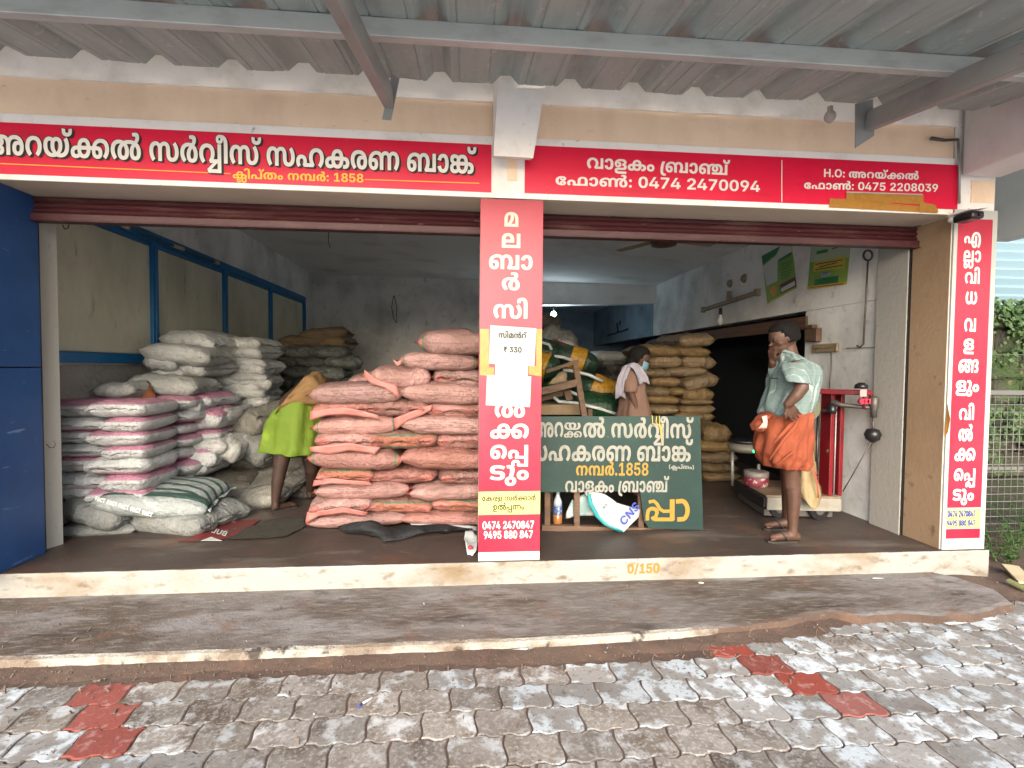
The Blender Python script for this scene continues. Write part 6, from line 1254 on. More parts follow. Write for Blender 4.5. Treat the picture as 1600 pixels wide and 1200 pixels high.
def stripes(N, L, s):
    co = objcoord(N, L, None); o = sepz(N, L, co)
    n = N.new('ShaderNodeTexNoise'); n.inputs['Scale'].default_value = 3; L.new(co, n.inputs['Vector'])
    v = mathn(N, L, 'FRACT', mathn(N, L, 'MULTIPLY_ADD', o[1], 7, mathn(N, L, 'MULTIPLY', n.outputs[0], 1.2)))
    f = mathn(N, L, 'MULTIPLY', mathn(N, L, 'LESS_THAN', v, .16), .7)
    return mixc(N, L, f, s, (.03, .04, .03))
tint(M_greys, stripes)
def panelprint(N, L, s):
    """ruled dark outline panel with hatching, as on the flat grey sacks"""
    co = objcoord(N, L, None); o = sepz(N, L, co)
    ax = mathn(N, L, 'ABSOLUTE', o[0]); ay = mathn(N, L, 'ABSOLUTE', o[1])
    up = mathn(N, L, 'GREATER_THAN', o[2], .05)
    in_x = mathn(N, L, 'LESS_THAN', ax, .36); in_y = mathn(N, L, 'LESS_THAN', ay, .32)
    border = mathn(N, L, 'SUBTRACT', mathn(N, L, 'MULTIPLY', in_x, in_y), mathn(N, L, 'MULTIPLY', mathn(N, L, 'LESS_THAN', ax, .345), mathn(N, L, 'LESS_THAN', ay, .30)))
    h = mathn(N, L, 'LESS_THAN', mathn(N, L, 'FRACT', mathn(N, L, 'MULTIPLY', o[1], 24)), .3)
    lines_ = mathn(N, L, 'MULTIPLY', mathn(N, L, 'MULTIPLY', h, mathn(N, L, 'LESS_THAN', ay, .29)), mathn(N, L, 'LESS_THAN', ax, .33))
    f = mathn(N, L, 'MULTIPLY', mathn(N, L, 'MAXIMUM', border, mathn(N, L, 'MULTIPLY', lines_, .55)), mathn(N, L, 'MULTIPLY', up, .75))
    return mixc(N, L, f, s, (.03, .032, .028))
M_greyp = sack_mat('printed_grey_sack', (.17, .165, .14), [((.10, .095, .08), 3, .45, .68, (1, 1, .3), .8), ((.26, .26, .24), 9, .55, .7, (1, 1, .3), .6)], .1, .45)
tint(M_greyp, panelprint)
def greenband(N, L, s):
    co = objcoord(N, L, None); o = sepz(N, L, co)
    up = mathn(N, L, 'GREATER_THAN', o[2], .0)
    b1 = mathn(N, L, 'MULTIPLY', mathn(N, L, 'GREATER_THAN', o[1], -.40), mathn(N, L, 'LESS_THAN', o[1], -.27))
    # sweeping stripes
    d = mathn(N, L, 'ADD', mathn(N, L, 'MULTIPLY', o[0], o[0]), mathn(N, L, 'MULTIPLY', o[1], .9))
    st = mathn(N, L, 'MULTIPLY', mathn(N, L, 'LESS_THAN', mathn(N, L, 'FRACT', mathn(N, L, 'MULTIPLY', d, 6)), .35), mathn(N, L, 'GREATER_THAN', o[1], -.27))
    f = mathn(N, L, 'MULTIPLY', mathn(N, L, 'MAXIMUM', b1, st), mathn(N, L, 'MULTIPLY', up, .9))
    return mixc(N, L, f, s, (.008, .045, .032))
M_greenb = sack_mat('green_banded_sack', (.25, .28, .275), [((.22, .24, .23), 3, .45, .68, (1, 1, .3), .7), ((.46, .50, .50), 9, .55, .7, (1, 1, .3), .6)], .05, .4)
tint(M_greenb, greenband)

MESHES = {}
def variants_of(key, mats, n=3, **kw):
    MESHES[key] = [sack_mesh('sack', 11*len(MESHES)+k+1, mats, **kw) for k in range(n)]
variants_of('salmon', [M_salmon], 5, flap=.035, wr=1.0)
variants_of('pinkw', [M_pinkw], 4, flap=.02, wr=.8)
variants_of('white', [M_whites], 4, flap=.03, wr=1.1)
variants_of('flock', [M_whitef], 2, flap=.02, wr=1.2)
variants_of('tan', [M_tan], 4, flap=.04, wr=1.1)
variants_of('grey', [M_greys], 3, flap=.03, wr=1.3)
variants_of('greyl', [M_greyl], 2, flap=.03, wr=1.2)
variants_of('greyp', [M_greyp], 2, flap=.03, wr=.9)
variants_of('brng', [M_brng], 2, flap=.03, wr=1.1)
variants_of('greenb', [M_greenb], 1, flap=.03, wr=.6)
variants_of('dgreen', [M_darkg], 2, flap=.02, wr=.9)
CNT = {}
def sack(kind, c, size, rot=(0, 0, 0), label='', group=None, cat='sack'):
    k = CNT[kind] = CNT.get(kind, 0)+1
    me = MESHES[kind][k % len(MESHES[kind])]
    o = bpy.data.objects.new('sack', me); COL.objects.link(o)
    o.location = c; o.scale = size
    o.rotation_euler = tuple(radians(a) for a in rot)
    tag(o, label, cat, group)
    return o
def psack(kind, px, py, w, h, Y, depth=.5, rot=(0, 0, 0), label='', group=None, long_x=True, grow=1.12):
    """sack whose visible side is w x h photo pixels, centred at px, py, at distance Y"""
    c = U(px, py, Y=Y); s = (U(px+w/2, py, Y=Y)-U(px-w/2, py, Y=Y)).length; hh = (U(px, py-h/2, Y=Y)-U(px, py+h/2, Y=Y)).length*grow
    c = c+Vector((0, depth/2, 0)) if kind == 'salmon' or (px < 420 and Y < 5.8) else Vector((c.x+(c.x-CAM.x)*depth*(.2 if kind == 'tan' else .42)/Y, c.y+depth/2, c.z))
    if long_x: return sack(kind, c, (s, depth, hh), rot, label, group)
    return sack(kind, c, (depth, s, hh), (rot[1], -rot[0], rot[2]+90), label, group)
ORD = ['', 'first', 'second', 'third', 'fourth', 'fifth', 'sixth', 'seventh', 'eighth', 'ninth', 'tenth', 'eleventh', 'twelfth']

# the salmon stack behind the middle pillar: twelve layers, from the floor up
def z2(x, y): return (400+x/3.078, 480+y/3.078)
LAY = [
    (1003, 1062, [(240, 712, 0), (700, 1180, 0)]),
    (932, 1004, [(234, 545, 1), (530, 858, 1), (850, 1180, 1)]),
    (858, 932, [(283, 738, 0), (733, 1190, 0)]),
    (786, 860, [(270, 560, 1), (540, 872, 1), (866, 1180, 1)]),
    (696, 784, [(248, 694, 0), (700, 1190, 0)]),
    (612, 700, [(258, 602, 1), (543, 880, 1), (872, 1180, 1)]),
    (532, 615, [(262, 672, 0), (682, 1190, 0)]),
    (456, 540, [(256, 598, 1), (533, 845, 1), (805, 1180, 1)]),
    (372, 465, [(252, 705, 0), (697, 1190, 0)]),
    (292, 388, [(540, 842, 0), (845, 1180, 1)]),
    (222, 298, [(688, 1075, 0), (1070, 1250, 1)]),
    (118, 222, [(785, 1190, 0)]),
]
grp = 'salmon pink sacks stacked behind the middle pillar'
for li, (y0, y1, row) in enumerate(LAY):
    for si, (x0, x1, endon) in enumerate(row):
        px, py = z2((x0+x1)/2, (y0+y1)/2)
        Y = 4.03+random.uniform(-.02, .03)
        w = (x1-x0)/3.078*1.02; h = (y1-y0)/3.078
        side = 'left end' if si == 0 else ('pillar end' if si == len(row)-1 else 'middle')
        lab = 'salmon pink sack, %s of the %s layer up' % (side, ORD[li+1])
        if li == 11: lab = 'top salmon pink sack of the tall stack by the pillar'
        psack('salmon', px, py, w, h, Y, .62 if not endon else 1.0, (random.uniform(-2, 2), random.uniform(-3, 3), random.uniform(-4, 4)), lab, grp, not endon, 1.22)
psack('salmon', *z2(905, 150), 90, 26, 4.5, .6, (0, -6, 5), 'salmon pink sack lying behind the top one of the tall stack', grp, True, 1.2)
psack('salmon', *z2(500, 355), 62, 20, 4.5, .6, (0, -14, 10), 'salmon pink sack half hidden behind the tenth layer at the left', grp, True, 1.2)
for li, (x0, x1, y0) in enumerate(((300, 760, 380), (760, 1180, 380), (300, 760, 470), (760, 1180, 470), (780, 1180, 300))):
    px, py = z2((x0+x1)/2, y0+40)
    psack('salmon', px, py, (x1-x0)/3.078, 28, 4.75, .6, (0, 0, random.uniform(-4, 4)), 'salmon pink sack in the second row, hidden behind the front of the tall stack', grp, True, 1.2)
# loose sacking folded out of some ends: torn lips on the left
for q, (x, y, w, h) in enumerate(((1, 1, 1, 1),)): pass
def lip(pts, Y, seed, label):
    g_ = [[(*z2(*p), Y) for p in row] for row in pts]
    o = sheet_px('sack_flap', g_, M_lip, None, 2, .012, seed, .003)
    tag(o, label, 'flap')
M_lip = mat('pink_inner_plastic', (.288, .100, .084), .45, [((.184, .068, .056), 12, .45, .65, (1, 1, 1), .7)], bump=(26, .5, .01))
for q, (pts, lab) in enumerate((
    ([[(262, 498), (330, 488), (420, 478), (520, 500), (590, 520)], [(258, 545), (340, 520), (430, 515), (520, 528), (596, 535)]], 'pink flap folded out of a sack in the eighth layer at the left'),
    ([[(258, 672), (350, 662), (450, 652), (540, 668), (600, 672)], [(262, 694), (350, 708), (450, 690), (540, 700), (570, 712)]], 'pink flap folded out of a sack in the sixth layer at the left'),
    ([[(278, 832), (370, 822), (450, 832), (545, 838)], [(272, 862), (360, 848), (450, 852), (560, 858)]], 'pink flap folded out of a sack in the fourth layer at the left'),
    ([[(245, 985), (330, 975), (420, 962), (538, 985)], [(238, 1040), (300, 1005), (420, 990), (530, 1003)]], 'pink flap folded out of a sack in the second layer at the left'),
    ([[(660, 535), (740, 505), (800, 480), (850, 468)], [(672, 590), (730, 545), (800, 520), (845, 492)]], 'bright pink torn flap sticking out right of the eighth layer middle'),
    ([[(655, 248), (680, 262), (705, 250)], [(678, 285), (690, 280), (698, 270)]], 'small pink corner flap left of the eleventh layer'),
    ([[(520, 300), (560, 330), (600, 352), (680, 372)], [(518, 335), (560, 372), (620, 388), (690, 440)]], 'pink flap folded down at the left of the tenth layer'))):
    lip(pts, 4.0, q, lab)
def fl_(x, y, h=.03):
    p = z2(x, y); v = U(*p, Z=ZF+h); return (*p, v.y)
dk = sheet_px('plastic_sheet', [[fl_(390, 1052, .05), fl_(520, 1030, .12), fl_(640, 1062, .04), fl_(700, 1056, .06), fl_(880, 1042, .07), fl_(1040, 1064, .03)],
                           [fl_(410, 1075), fl_(520, 1070, .07), fl_(640, 1085, .06), fl_(720, 1082, .05), fl_(860, 1080, .05), fl_(1040, 1074)],
                           [fl_(440, 1092, .01), fl_(570, 1098, .02), fl_(610, 1130, .01), fl_(690, 1122, .01), fl_(800, 1100, .01), fl_(1020, 1080, .01)]],
              mat('black_plastic_sheet', (.007, .008, .009), .7, bump=(30, .8, .02)), None, 2, .022, 4)
tag(dk, 'crumpled black plastic sheet sticking out under the salmon stack', 'sheet')
ws = sheet_px('plastic_sheet', [[(*z2(740, 1040), 4.0), (*z2(900, 1045), 3.98), (*z2(1062, 1052), 3.98)], [(*z2(770, 1062), 3.97), (*z2(900, 1060), 3.95), (*z2(1062, 1074), 3.95)]], M_wovw, None, 2, .008, 8)
tag(ws, 'strip of white plastic under the right end of the salmon stack', 'sheet')

# pink and white sacks at the left: seven layers on the grey ones
def z1(x, y): return (60+x/3.157, 480+y/3.157)
grp = 'pink and white sacks stacked at the left'
PW = [  # x0, x1 (corner), y0, y1 of the near corner sack, flipped, side sack to x2
    (275, 518, 905, 985, 735, 0), (350, 515, 838, 920, 688, 0), (268, 520, 752, 832, 690, 1), (345, 515, 690, 758, 678, 0),
    (275, 510, 618, 690, 648, 0), (350, 515, 550, 616, 690, 0), (285, 515, 470, 544, 655, 0)]
for li, (x0, xc, y0, y1, x2, flip) in enumerate(PW):
    cpx, cpy = z1(xc, (y0+y1)/2)
    Y = 4.02
    c0 = U(cpx, cpy, Y=Y); hh = (U(cpx, cpy-(y1-y0)/6.314, Y=Y)-U(cpx, cpy+(y1-y0)/6.314, Y=Y)).length*1.16
    wl = abs(c0.x-U(*z1(x0, (y0+y1)/2), Y=Y+.08).x)
    far = U(*z1(x2, (y0+y1)/2-30), X=c0.x-.03); dl = min(.95, max(.55, far.y-Y))
    th = radians(8)
    e1 = Vector((-cos(th), sin(th)*-.2, 0)).normalized(); e2 = Vector((-sin(th)*.6, cos(th), 0)).normalized()
    long_side = li % 2 == 0
    L1 = wl if not long_side else wl
    cc_ = c0+e1*wl/2+e2*dl/2
    rx = 180 if flip else 0
    ang = math.degrees(atan2(e2.y, e2.x))
    sack('pinkw', cc_, (dl*1.04, wl*1.06, hh), (rx, random.uniform(-1.5, 1.5), ang+random.uniform(-3, 3)), 'pink and white sack at the near corner of the %s layer up' % ORD[li+1], grp)
    # the neighbour on its left
    c2 = c0+e1*(wl+.30)+e2*.42+Vector((0, .06, random.uniform(-.01, .02)))
    sack('pinkw', c2, (.85, .60, hh), (180 if li in (1, 3, 5) else 0, random.uniform(-2, 2), ang+random.uniform(-4, 4)), 'pink and white sack by the left jamb in the %s layer up' % ORD[li+1], grp)
    c3 = c0+e1*(wl*.5+.05)+e2*(dl+.42)
    sack('pinkw', c3, (.85, .60, hh), (180 if li in (2, 5) else 0, 0, ang+random.uniform(-5, 5)), 'pink and white sack behind the near corner sack in the %s layer' % ORD[li+1], grp)
for i, (x0, x1, y0, y1, k, Y, rt, lab) in enumerate((
    (118, 300, 450, 535, 'pinkw', 4.5, 6, 'pink and white sack leaning at the far left on top of the stack'),
    (600, 862, 428, 490, 'pinkw', 4.9, 4, 'pink-topped sack on the middle pile behind the near corner'),
    (600, 780, 455, 535, 'pinkw', 4.75, 0, 'pink-topped sack just behind the top of the near stack'),
    (690, 902, 505, 588, 'pinkw', 4.85, 12, 'white sack sloping down right in the middle pile'),
    (680, 835, 562, 606, 'pinkw', 4.85, 0, 'thin pink and white sack in the middle pile, third from its top'),
    (865, 945, 470, 630, 'white', 5.0, 50, 'white sack slipped down steeply at the right of the middle pile'),
    (680, 882, 612, 668, 'pinkw', 4.85, -3, 'white sack in the middle pile, fourth from its top'),
    (668, 905, 655, 728, 'white', 4.8, 3, 'wide white sack in the middle pile, fifth from its top'),
    (600, 862, 706, 803, 'pinkw', 4.75, 0, 'wide wrinkled white sack near the foot of the middle pile'),
    (690, 828, 785, 838, 'pinkw', 4.75, -10, 'small pink-edged sack at the foot of the middle pile'),
    (845, 985, 650, 762, 'white', 4.9, 28, 'white sack slumped at the right foot of the middle pile'))):
    psack(k, *z1((x0+x1)/2, (y0+y1)/2), (x1-x0)/3.157, (y1-y0)/3.157 if abs(rt) < 20 else 30, Y, .55, (0, rt, random.uniform(-8, 8)), lab, 'sacks of the middle pile at the left' if i else grp, True, 1.25)
for i, (x0, x1, y0, y1) in enumerate(((690, 900, 540, 600), (690, 900, 600, 660), (690, 900, 660, 730), (650, 900, 730, 800), (820, 960, 560, 640), (820, 960, 640, 720))):
    psack('pinkw', *z1((x0+x1)/2, (y0+y1)/2), (x1-x0)/3.157, 24, 5.3, .6, (0, 0, random.uniform(-8, 8)), 'white sack inside the middle pile at the left, mostly covered', 'covered sacks inside the middle pile', True, 1.3)

# white sacks heaped against the partition
WH = [(295, 535, 92, 28, 'large white sack at the top left of the white heap'), (322, 527, 68, 20, 'white sack lying behind the topmost one of the white heap'),
      (374, 538, 70, 17, 'white sack at the right of the top row of the white heap'), (375, 551, 68, 17, 'glossy white sack, second down at the right of the white heap'),
      (268, 553, 106, 24, 'long white sack, second down at the left of the white heap'), (241, 567, 50, 20, 'white sack end sticking out at the left of the third row'),
      (360, 566, 94, 21, 'long white sack in the third row, right half of the heap'), (279, 575, 93, 20, 'long white sack in the third row, left half of the heap'),
      (389, 575, 52, 17, 'short white sack at the right end of the third row'), (254, 585, 52, 17, 'white sack at the left end of the fourth row'),
      (324, 591, 90, 23, 'white sack in the middle of the fourth row'), (368, 588, 82, 17, 'white sack at the right of the fourth row'),
      (392, 598, 50, 18, 'white sack near the right edge of the fifth row'), (318, 607, 50, 17, 'white sack in the middle of the fifth row'), (372, 605, 66, 22, 'white sack at the right of the fifth row'),
      (334, 620, 62, 15, 'white sack in the middle of the sixth row'), (385, 616, 52, 15, 'white sack at the right of the sixth row'), (391, 629, 42, 15, 'small white sack at the right of the seventh row'), (352, 635, 42, 18, 'white sack at the foot of the white heap')]
for i, (px, py, w, h, lab) in enumerate(WH):
    psack('white', px, py, w*1.04, h, min(5.65, 3.22*790/(728-px+w*.5)-.06)+random.uniform(-.04, .0)+(.25 if i == 1 else 0), .6, (random.uniform(-3, 3), random.uniform(-5, 5)+(6 if i in (0, 4) else 0), random.uniform(-10, 10)), lab, 'white sacks heaped against the partition', True, 1.32)
for i, (px, py) in enumerate(((300, 560), (350, 560), (290, 585), (350, 585), (290, 605), (350, 610), (300, 625), (350, 630), (300, 640), (340, 650), (260, 620), (390, 650))):
    psack('white', px, py, 80, 24, 6.3, .6, (0, 0, random.uniform(-10, 10)), 'white sack in the back rows of the white heap, mostly covered', 'covered sacks at the back of the white heap', True, 1.3)
psack('flock', 246, 603, 110, 27, 4.75, .6, (0, 5, 4), 'long speckled white sack in front of the white heap, under the brown cloth', 'speckled sacks in front of the heap', True, 1.25)
psack('flock', 175, 611, 66, 20, 4.45, .6, (0, -3, 0), 'speckled white sack left of the brown cloth', 'speckled sacks in front of the heap', True, 1.3)
br = sheet_px('brown_cloth', [[(199, 602, 4.70), (215, 600, 4.72), (232, 597, 4.74)], [(198, 614, 4.64), (216, 612, 4.62), (240, 612, 4.66)], [(201, 626, 4.64), (222, 630, 4.60), (249, 628, 4.64)]], mat('rust_brown_cloth', (.17, .052, .016), .8, [((.09, .03, .01), 12, .45, .65)], bump=(18, .6, .02)), None, 2, .03, 2)
tag(br, 'crumpled rust brown cloth lying on the speckled white sack', 'cloth')

# grey sacks at the foot, bottom left
grp = 'light grey sacks lying at the foot of the stack'
psack('greyl', 144, 808, 112, 44, 3.98, .6, (0, 13, -14), 'light grey sack at the far left foot of the stack, edge sloping down', grp, True, 1.0)
psack('greyl', 262, 822, 165, 44, 4.02, .6, (0, 0, -18), 'long light grey sack flat on the floor below the green-banded one', grp, True, .9)
psack('greyl', 140, 833, 120, 24, 4.02, .6, (0, 0, 4), 'light grey sack flat on the floor at the left, lowest of all', grp, True, 1.0)
psack('greenb', 222, 790, 180, 40, 3.98, .62, (6, 6, 6), 'light grey sack with dark green bands and lettering under the pink stack', None, True, .95)
gbk = [o for o in bpy.data.objects if o.type == 'MESH' and o.data == MESHES['greenb'][0]][0]
gl = []
for k in range(5):
    t = k/5
    A = U(150+t*92, 782+t*27, Y=3.955); Bv = U(150+t*92+15, 782+t*27+4.4, Y=3.955)
    gl.append((A, Bv))
for A, Bv in gl:
    place_text('lettering', 'fact', A, Bv, Vector((0, .012, .028)), (0, -1, .3), M_letter, gbk, lift=.012, xh=728)
psack('brng', 329, 827-0, 100, 34, 4.35, .7, (0, -6, -24), 'dull grey sack lying flat in the middle of the left bay floor', 'flat brown-grey sacks on the floor', True, .9)
psack('greyp', 395, 772, 150, 60, 4.7, .9, (16, -10, -22), 'wide grey sack with a ruled dark printed panel on the floor heap', None, True, .55)
psack('brng', 460, 775, 130, 50, 5.1, .9, (5, -6, -10), 'dark brown-grey sack lying behind the bending man', 'flat brown-grey sacks on the floor', True, .9)
psack('brng', 455, 735, 140, 34, 5.5, .9, (0, -2, -6), 'dark brown sack lying flat at the back of the floor heap', 'flat brown-grey sacks on the floor', True, .9)
psack('greyp', 394, 664, 74, 44, 5.15, .6, (10, -28, -30), 'grey sack with dark ruled lines leaning left of the bending man, upper one', None, True, 1.1)
psack('greyl', 402, 697, 70, 44, 5.1, .6, (10, 30, -20), 'grey-brown sack slumped with its corner drooping, left of the bending man', None, True, 1.1)
psack('brng', 380, 722, 120, 36, 5.4, .8, (0, 4, 0), 'dark sack under the slumped grey ones left of the bending man', 'flat brown-grey sacks on the floor', True, 1.1)
psack('brng', 330, 765, 120, 36, 4.9, .8, (0, 4, 0), 'dark sack under the middle pile at its right foot', 'flat brown-grey sacks on the floor', True, 1.1)
# dark grey stack at the back and the tan ones on it
grp = 'dark grey sacks stacked at the back of the left bay'
n = 0
for r, py in enumerate((551, 567, 583, 599, 615, 631, 648, 665, 682, 700)):
    for c in range(3):
        px = 424+c*46+(20 if r % 2 else 0)
        if px > 560: continue
        psack('grey', px, py, 60, 17, 7.3+random.uniform(-.08, .08), .8, (random.uniform(-3, 3), random.uniform(-6, 6), random.uniform(-12, 12)), 'dark grey sack, %s from the left in the %s row down at the back' % (ORD[c+1], ORD[r+1]), grp, True, 1.35)
for i, (px, py, w, h, lab) in enumerate(((505, 522, 74, 16, 'topmost tan sack on the dark grey back stack'), (478, 533, 80, 16, 'tan sack second from the top at the left of the back stack'), (512, 534, 66, 20, 'tan sack with a gathered end at the right of the back stack'), (470, 543, 90, 12, 'lowest tan sack on the dark grey back stack'))):
    psack('tan', px, py, w, h, 7.6, .8, (0, -6+4*i, random.uniform(-8, 8)), lab, 'tan sacks on the back stack', True, 1.4)

# tan sacks in the right bay
def z3(x, y): return (840+x/4.444, 440+y/4.444)
grp = 'tan sacks stacked in the right bay'
TN = [(950, 1200, 360, 442, 'open crumpled tan sack on the very top of the tan stack', -4), (700, 960, 446, 520, 'long tan sack at the left of the first full row of the tan stack', 4), (930, 1185, 446, 518, 'tan sack at the right of the first full row of the tan stack', 3),
      (740, 975, 520, 602, 'tan sack at the left of the second full row', 0), (975, 1212, 520, 606, 'tan sack at the right of the second full row', 2),
      (700, 890, 600, 655, 'tan sack at the left of the third full row', 3), (880, 1165, 602, 662, 'tan sack at the right of the third full row', -2),
      (735, 955, 660, 728, 'tan sack at the left of the fourth full row', 2), (955, 1212, 655, 745, 'tan sack tilted up at the right of the fourth full row', -12),
      (740, 900, 732, 800, 'wrinkled tan sack at the left of the fifth full row', 0), (985, 1198, 735, 825, 'bulging tan sack at the right of the fifth full row', 0), (870, 1010, 740, 792, 'tan sack in the middle of the fifth full row', 0),
      (750, 985, 800, 858, 'tan sack at the left of the sixth full row', 2), (960, 1185, 820, 860, 'thin tan sack at the right of the sixth full row', 0),
      (760, 975, 856, 915, 'tan sack at the left of the seventh full row', 0), (940, 1190, 856, 920, 'tan sack at the right of the seventh full row', -3),
      (900, 1185, 918, 980, 'tan sack at the right of the eighth full row, beside the board top', 0)]
for i, (x0, x1, y0, y1, lab, rt) in enumerate(TN):
    psack('tan', *z3((x0+x1)/2, (y0+y1)/2), (x1-x0)/4.444*1.03, (y1-y0)/4.444, 6.0+random.uniform(-.05, .05), .9, (random.uniform(-3, 3), rt, random.uniform(-7, 7)), lab, grp, True, 1.3)
for i in range(7):
    psack('tan', 1058, 560+i*22, 88, 22, 6.7, .8, (0, 0, random.uniform(-8, 8)), 'tan sack in the second row of the tan stack, almost hidden', 'hidden tan sacks behind the front row', True, 1.3)
    psack('tan', 1040, 668+i*16, 110, 18, 6.1, .8, (0, 0, random.uniform(-8, 8)), 'tan sack low in the stack, hidden behind the green board', 'tan sacks hidden by the board', True, 1.3)
for i, (px, py, w, h, lab) in enumerate(((1116, 680, 44, 24, 'top tan sack right of the green board'), (1110, 700, 62, 16, 'second tan sack down, right of the green board'), (1120, 717, 56, 17, 'third tan sack down, right of the green board'), (1115, 733, 60, 15, 'fourth tan sack down, right of the green board'), (1120, 747, 60, 14, 'lowest tan sack right of the green board'))):
    psack('tan', px, py, w, h, 5.5, .8, (0, random.uniform(-3, 3), random.uniform(-6, 6)), lab, 'low row of tan sacks beside the board', True, 1.3)
# white and brown sacks further back
for i, (x0, x1, y0, y1, k, lab) in enumerate(((340, 600, 490, 560, 'white', 'white sack with blue print on the far pile behind the woman'), (380, 570, 540, 590, 'greyl', 'grey sack on the far pile left of the woman'), (430, 620, 560, 640, 'brng', 'shiny dark brown sack on the far pile left of the woman'),
                                         (540, 720, 500, 560, 'brng', 'dark brown sack at the top right of the far pile'), (430, 600, 640, 720, 'brng', 'dark brown sack low on the far pile'), (790, 960, 395, 450, 'brng', 'dark sack lying behind the top of the tan stack'))):
    psack(k, *z3((x0+x1)/2, (y0+y1)/2), (x1-x0)/4.444, (y1-y0)/4.444, 7.8, .9, (0, 0, random.uniform(-10, 10)), lab, 'sacks of the far pile', True, 1.3)
psack('brng', 985, 620, 90, 40, 7.9, 1.2, (0, 0, 0), 'big dark brown sack at the base of the far pile', 'sacks of the far pile', True, 1.3)

# green bundles with yellow net bands
M_ynet = mat('yellow_net', (.306, .162, .010), .5, [((.170, .085, .005), 10, .42, .6, (1, 5, 1), .8)], bump=(40, .5, .01))
def bundle(p0, p1, r, band, label, Y0, Y1):
    a, b = U(*p0, Y=Y0), U(*p1, Y=Y1)
    t = empty('sack_bundle', (a+b)/2, label, 'bundle', 'green bundles piled behind the wooden trestle')
    d = (b-a).normalized(); s = d.cross(Vector((0, 0, 1))).normalized(); u = s.cross(d)
    L_ = (b-a).length; n = 22; ns = 16
    V = []; F = []
    for i in range(ns+1):
        tt = i/ns; rr = r*(1-.55*abs(2*tt-1)**3)
        for k in range(n):
            th = 2*pi*k/n; q = rr*(1+.10*noise.noise(Vector((cos(th)*2, sin(th)*2, tt*6+r*30)))+.03*sin(th*9))
            V.append(a+d*L_*tt+s*cos(th)*q+u*sin(th)*q*.75)
    for i in range(ns):
        for k in range(n): F.append((i*n+k, i*n+(k+1) % n, (i+1)*n+(k+1) % n, (i+1)*n+k))
    F += [tuple(range(n)), tuple(range(ns*n, ns*n+n))]
    mesh('body', V, F, M_darkg, t, True)
    if band:
        V = []; F = []; m_ = 12
        for i in range(m_+1):
            tt = band[0]+(band[1]-band[0])*i/m_; rr = r*(1-.55*abs(2*tt-1)**3)*1.03+.006*(i % 3 == 0)
            for k in range(n):
                th = 2*pi*k/n
                V.append(a+d*L_*tt+s*cos(th)*rr*1.05+u*sin(th)*rr*.80)
        for i in range(m_):
            for k in range(n): F.append((i*n+k, i*n+(k+1) % n, (i+1)*n+(k+1) % n, (i+1)*n+k))
        mesh('net_band', V, F, M_ynet, t, True)
    return t
def z6(x, y): return (840+x/6, 480+y/6)
bundle(z6(330, 690), z6(800, 880), .22, (.34, .74), 'green bundle with a wide yellow net band, nearest the woman', 5.6, 5.5)
bundle(z6(-60, 520), z6(200, 600), .20, (.25, .65), 'green bundle with a yellow net band at the left edge, by the pillar', 5.7, 5.6)
bundle(z6(150, 420), z6(560, 560), .20, (.38, .70), 'green bundle with a yellow net band, upper one above the trestle', 6.1, 6.0)
bundle(z6(-80, 380), z6(260, 470), .22, None, 'plain green bundle at the top left of the pile', 6.4, 6.2)
bundle(z6(300, 900), z6(800, 960), .24, None, 'plain green bundle low behind the green board', 5.5, 5.3)
bundle(z6(60, 640), z6(420, 760), .22, None, 'plain green bundle behind the trestle beams', 6.0, 5.9)
bundle(z6(-100, 780), z6(300, 860), .24, None, 'plain green bundle at the lower left behind the trestle', 5.8, 5.7)
for i, (pts, Y) in enumerate((([z6(30, 440), z6(130, 455), z6(240, 470), z6(320, 500)], 5.75), ([z6(240, 590), z6(340, 600), z6(480, 635), z6(610, 695)], 5.3), ([z6(300, 790), z6(380, 825)], 5.3), ([z6(150, 840), z6(200, 885), z6(290, 890), z6(400, 905), z6(470, 925), z6(600, 955), z6(740, 1005)], 5.15), ([z6(40, 330), z6(110, 350), z6(130, 400)], 5.9))):
    o = tube('white_strap', [U(*p, Y=Y) for p in pts], .018, M_wovw)
    tag(o, ('short white strap over the upper left green bundle', 'white strap across the green bundles left of the woman', 'short white strap end behind the trestle post', 'long white twisted strap along the lowest green bundle', 'torn white strip on the top green bundle')[i], 'strap')
for i, (px, py, w, h, Y, rt, k, lab) in enumerate(((868, 533, 60, 36, 6.9, 28, 'greyl', 'grey sack sloping down at the top left of the green pile'), (880, 545, 50, 22, 6.7, 24, 'white', 'white sack with dull red print under the sloping grey one'), (852, 505, 40, 26, 7.2, 20, 'brng', 'dark brown sack at the very top of the pile by the pillar'),
                                            (860, 590, 120, 60, 7.0, 20, 'dgreen', 'big dark green sack deep inside the pile'))):
    psack(k, px, py, w, h, Y, .8, (0, rt, 0), lab, None, True, 1.3)
rd = sheet_px('red_print', [[(864, 529, 6.62), (880, 535, 6.62), (893, 540, 6.62)], [(866, 535, 6.6), (880, 541, 6.6), (893, 545, 6.6)]], mat('dull_red_print', (.16, .02, .02), .6), None, 1, .004, 3)
tag(rd, 'dull red strip of plastic on the white sack at the top of the green pile', 'plastic')
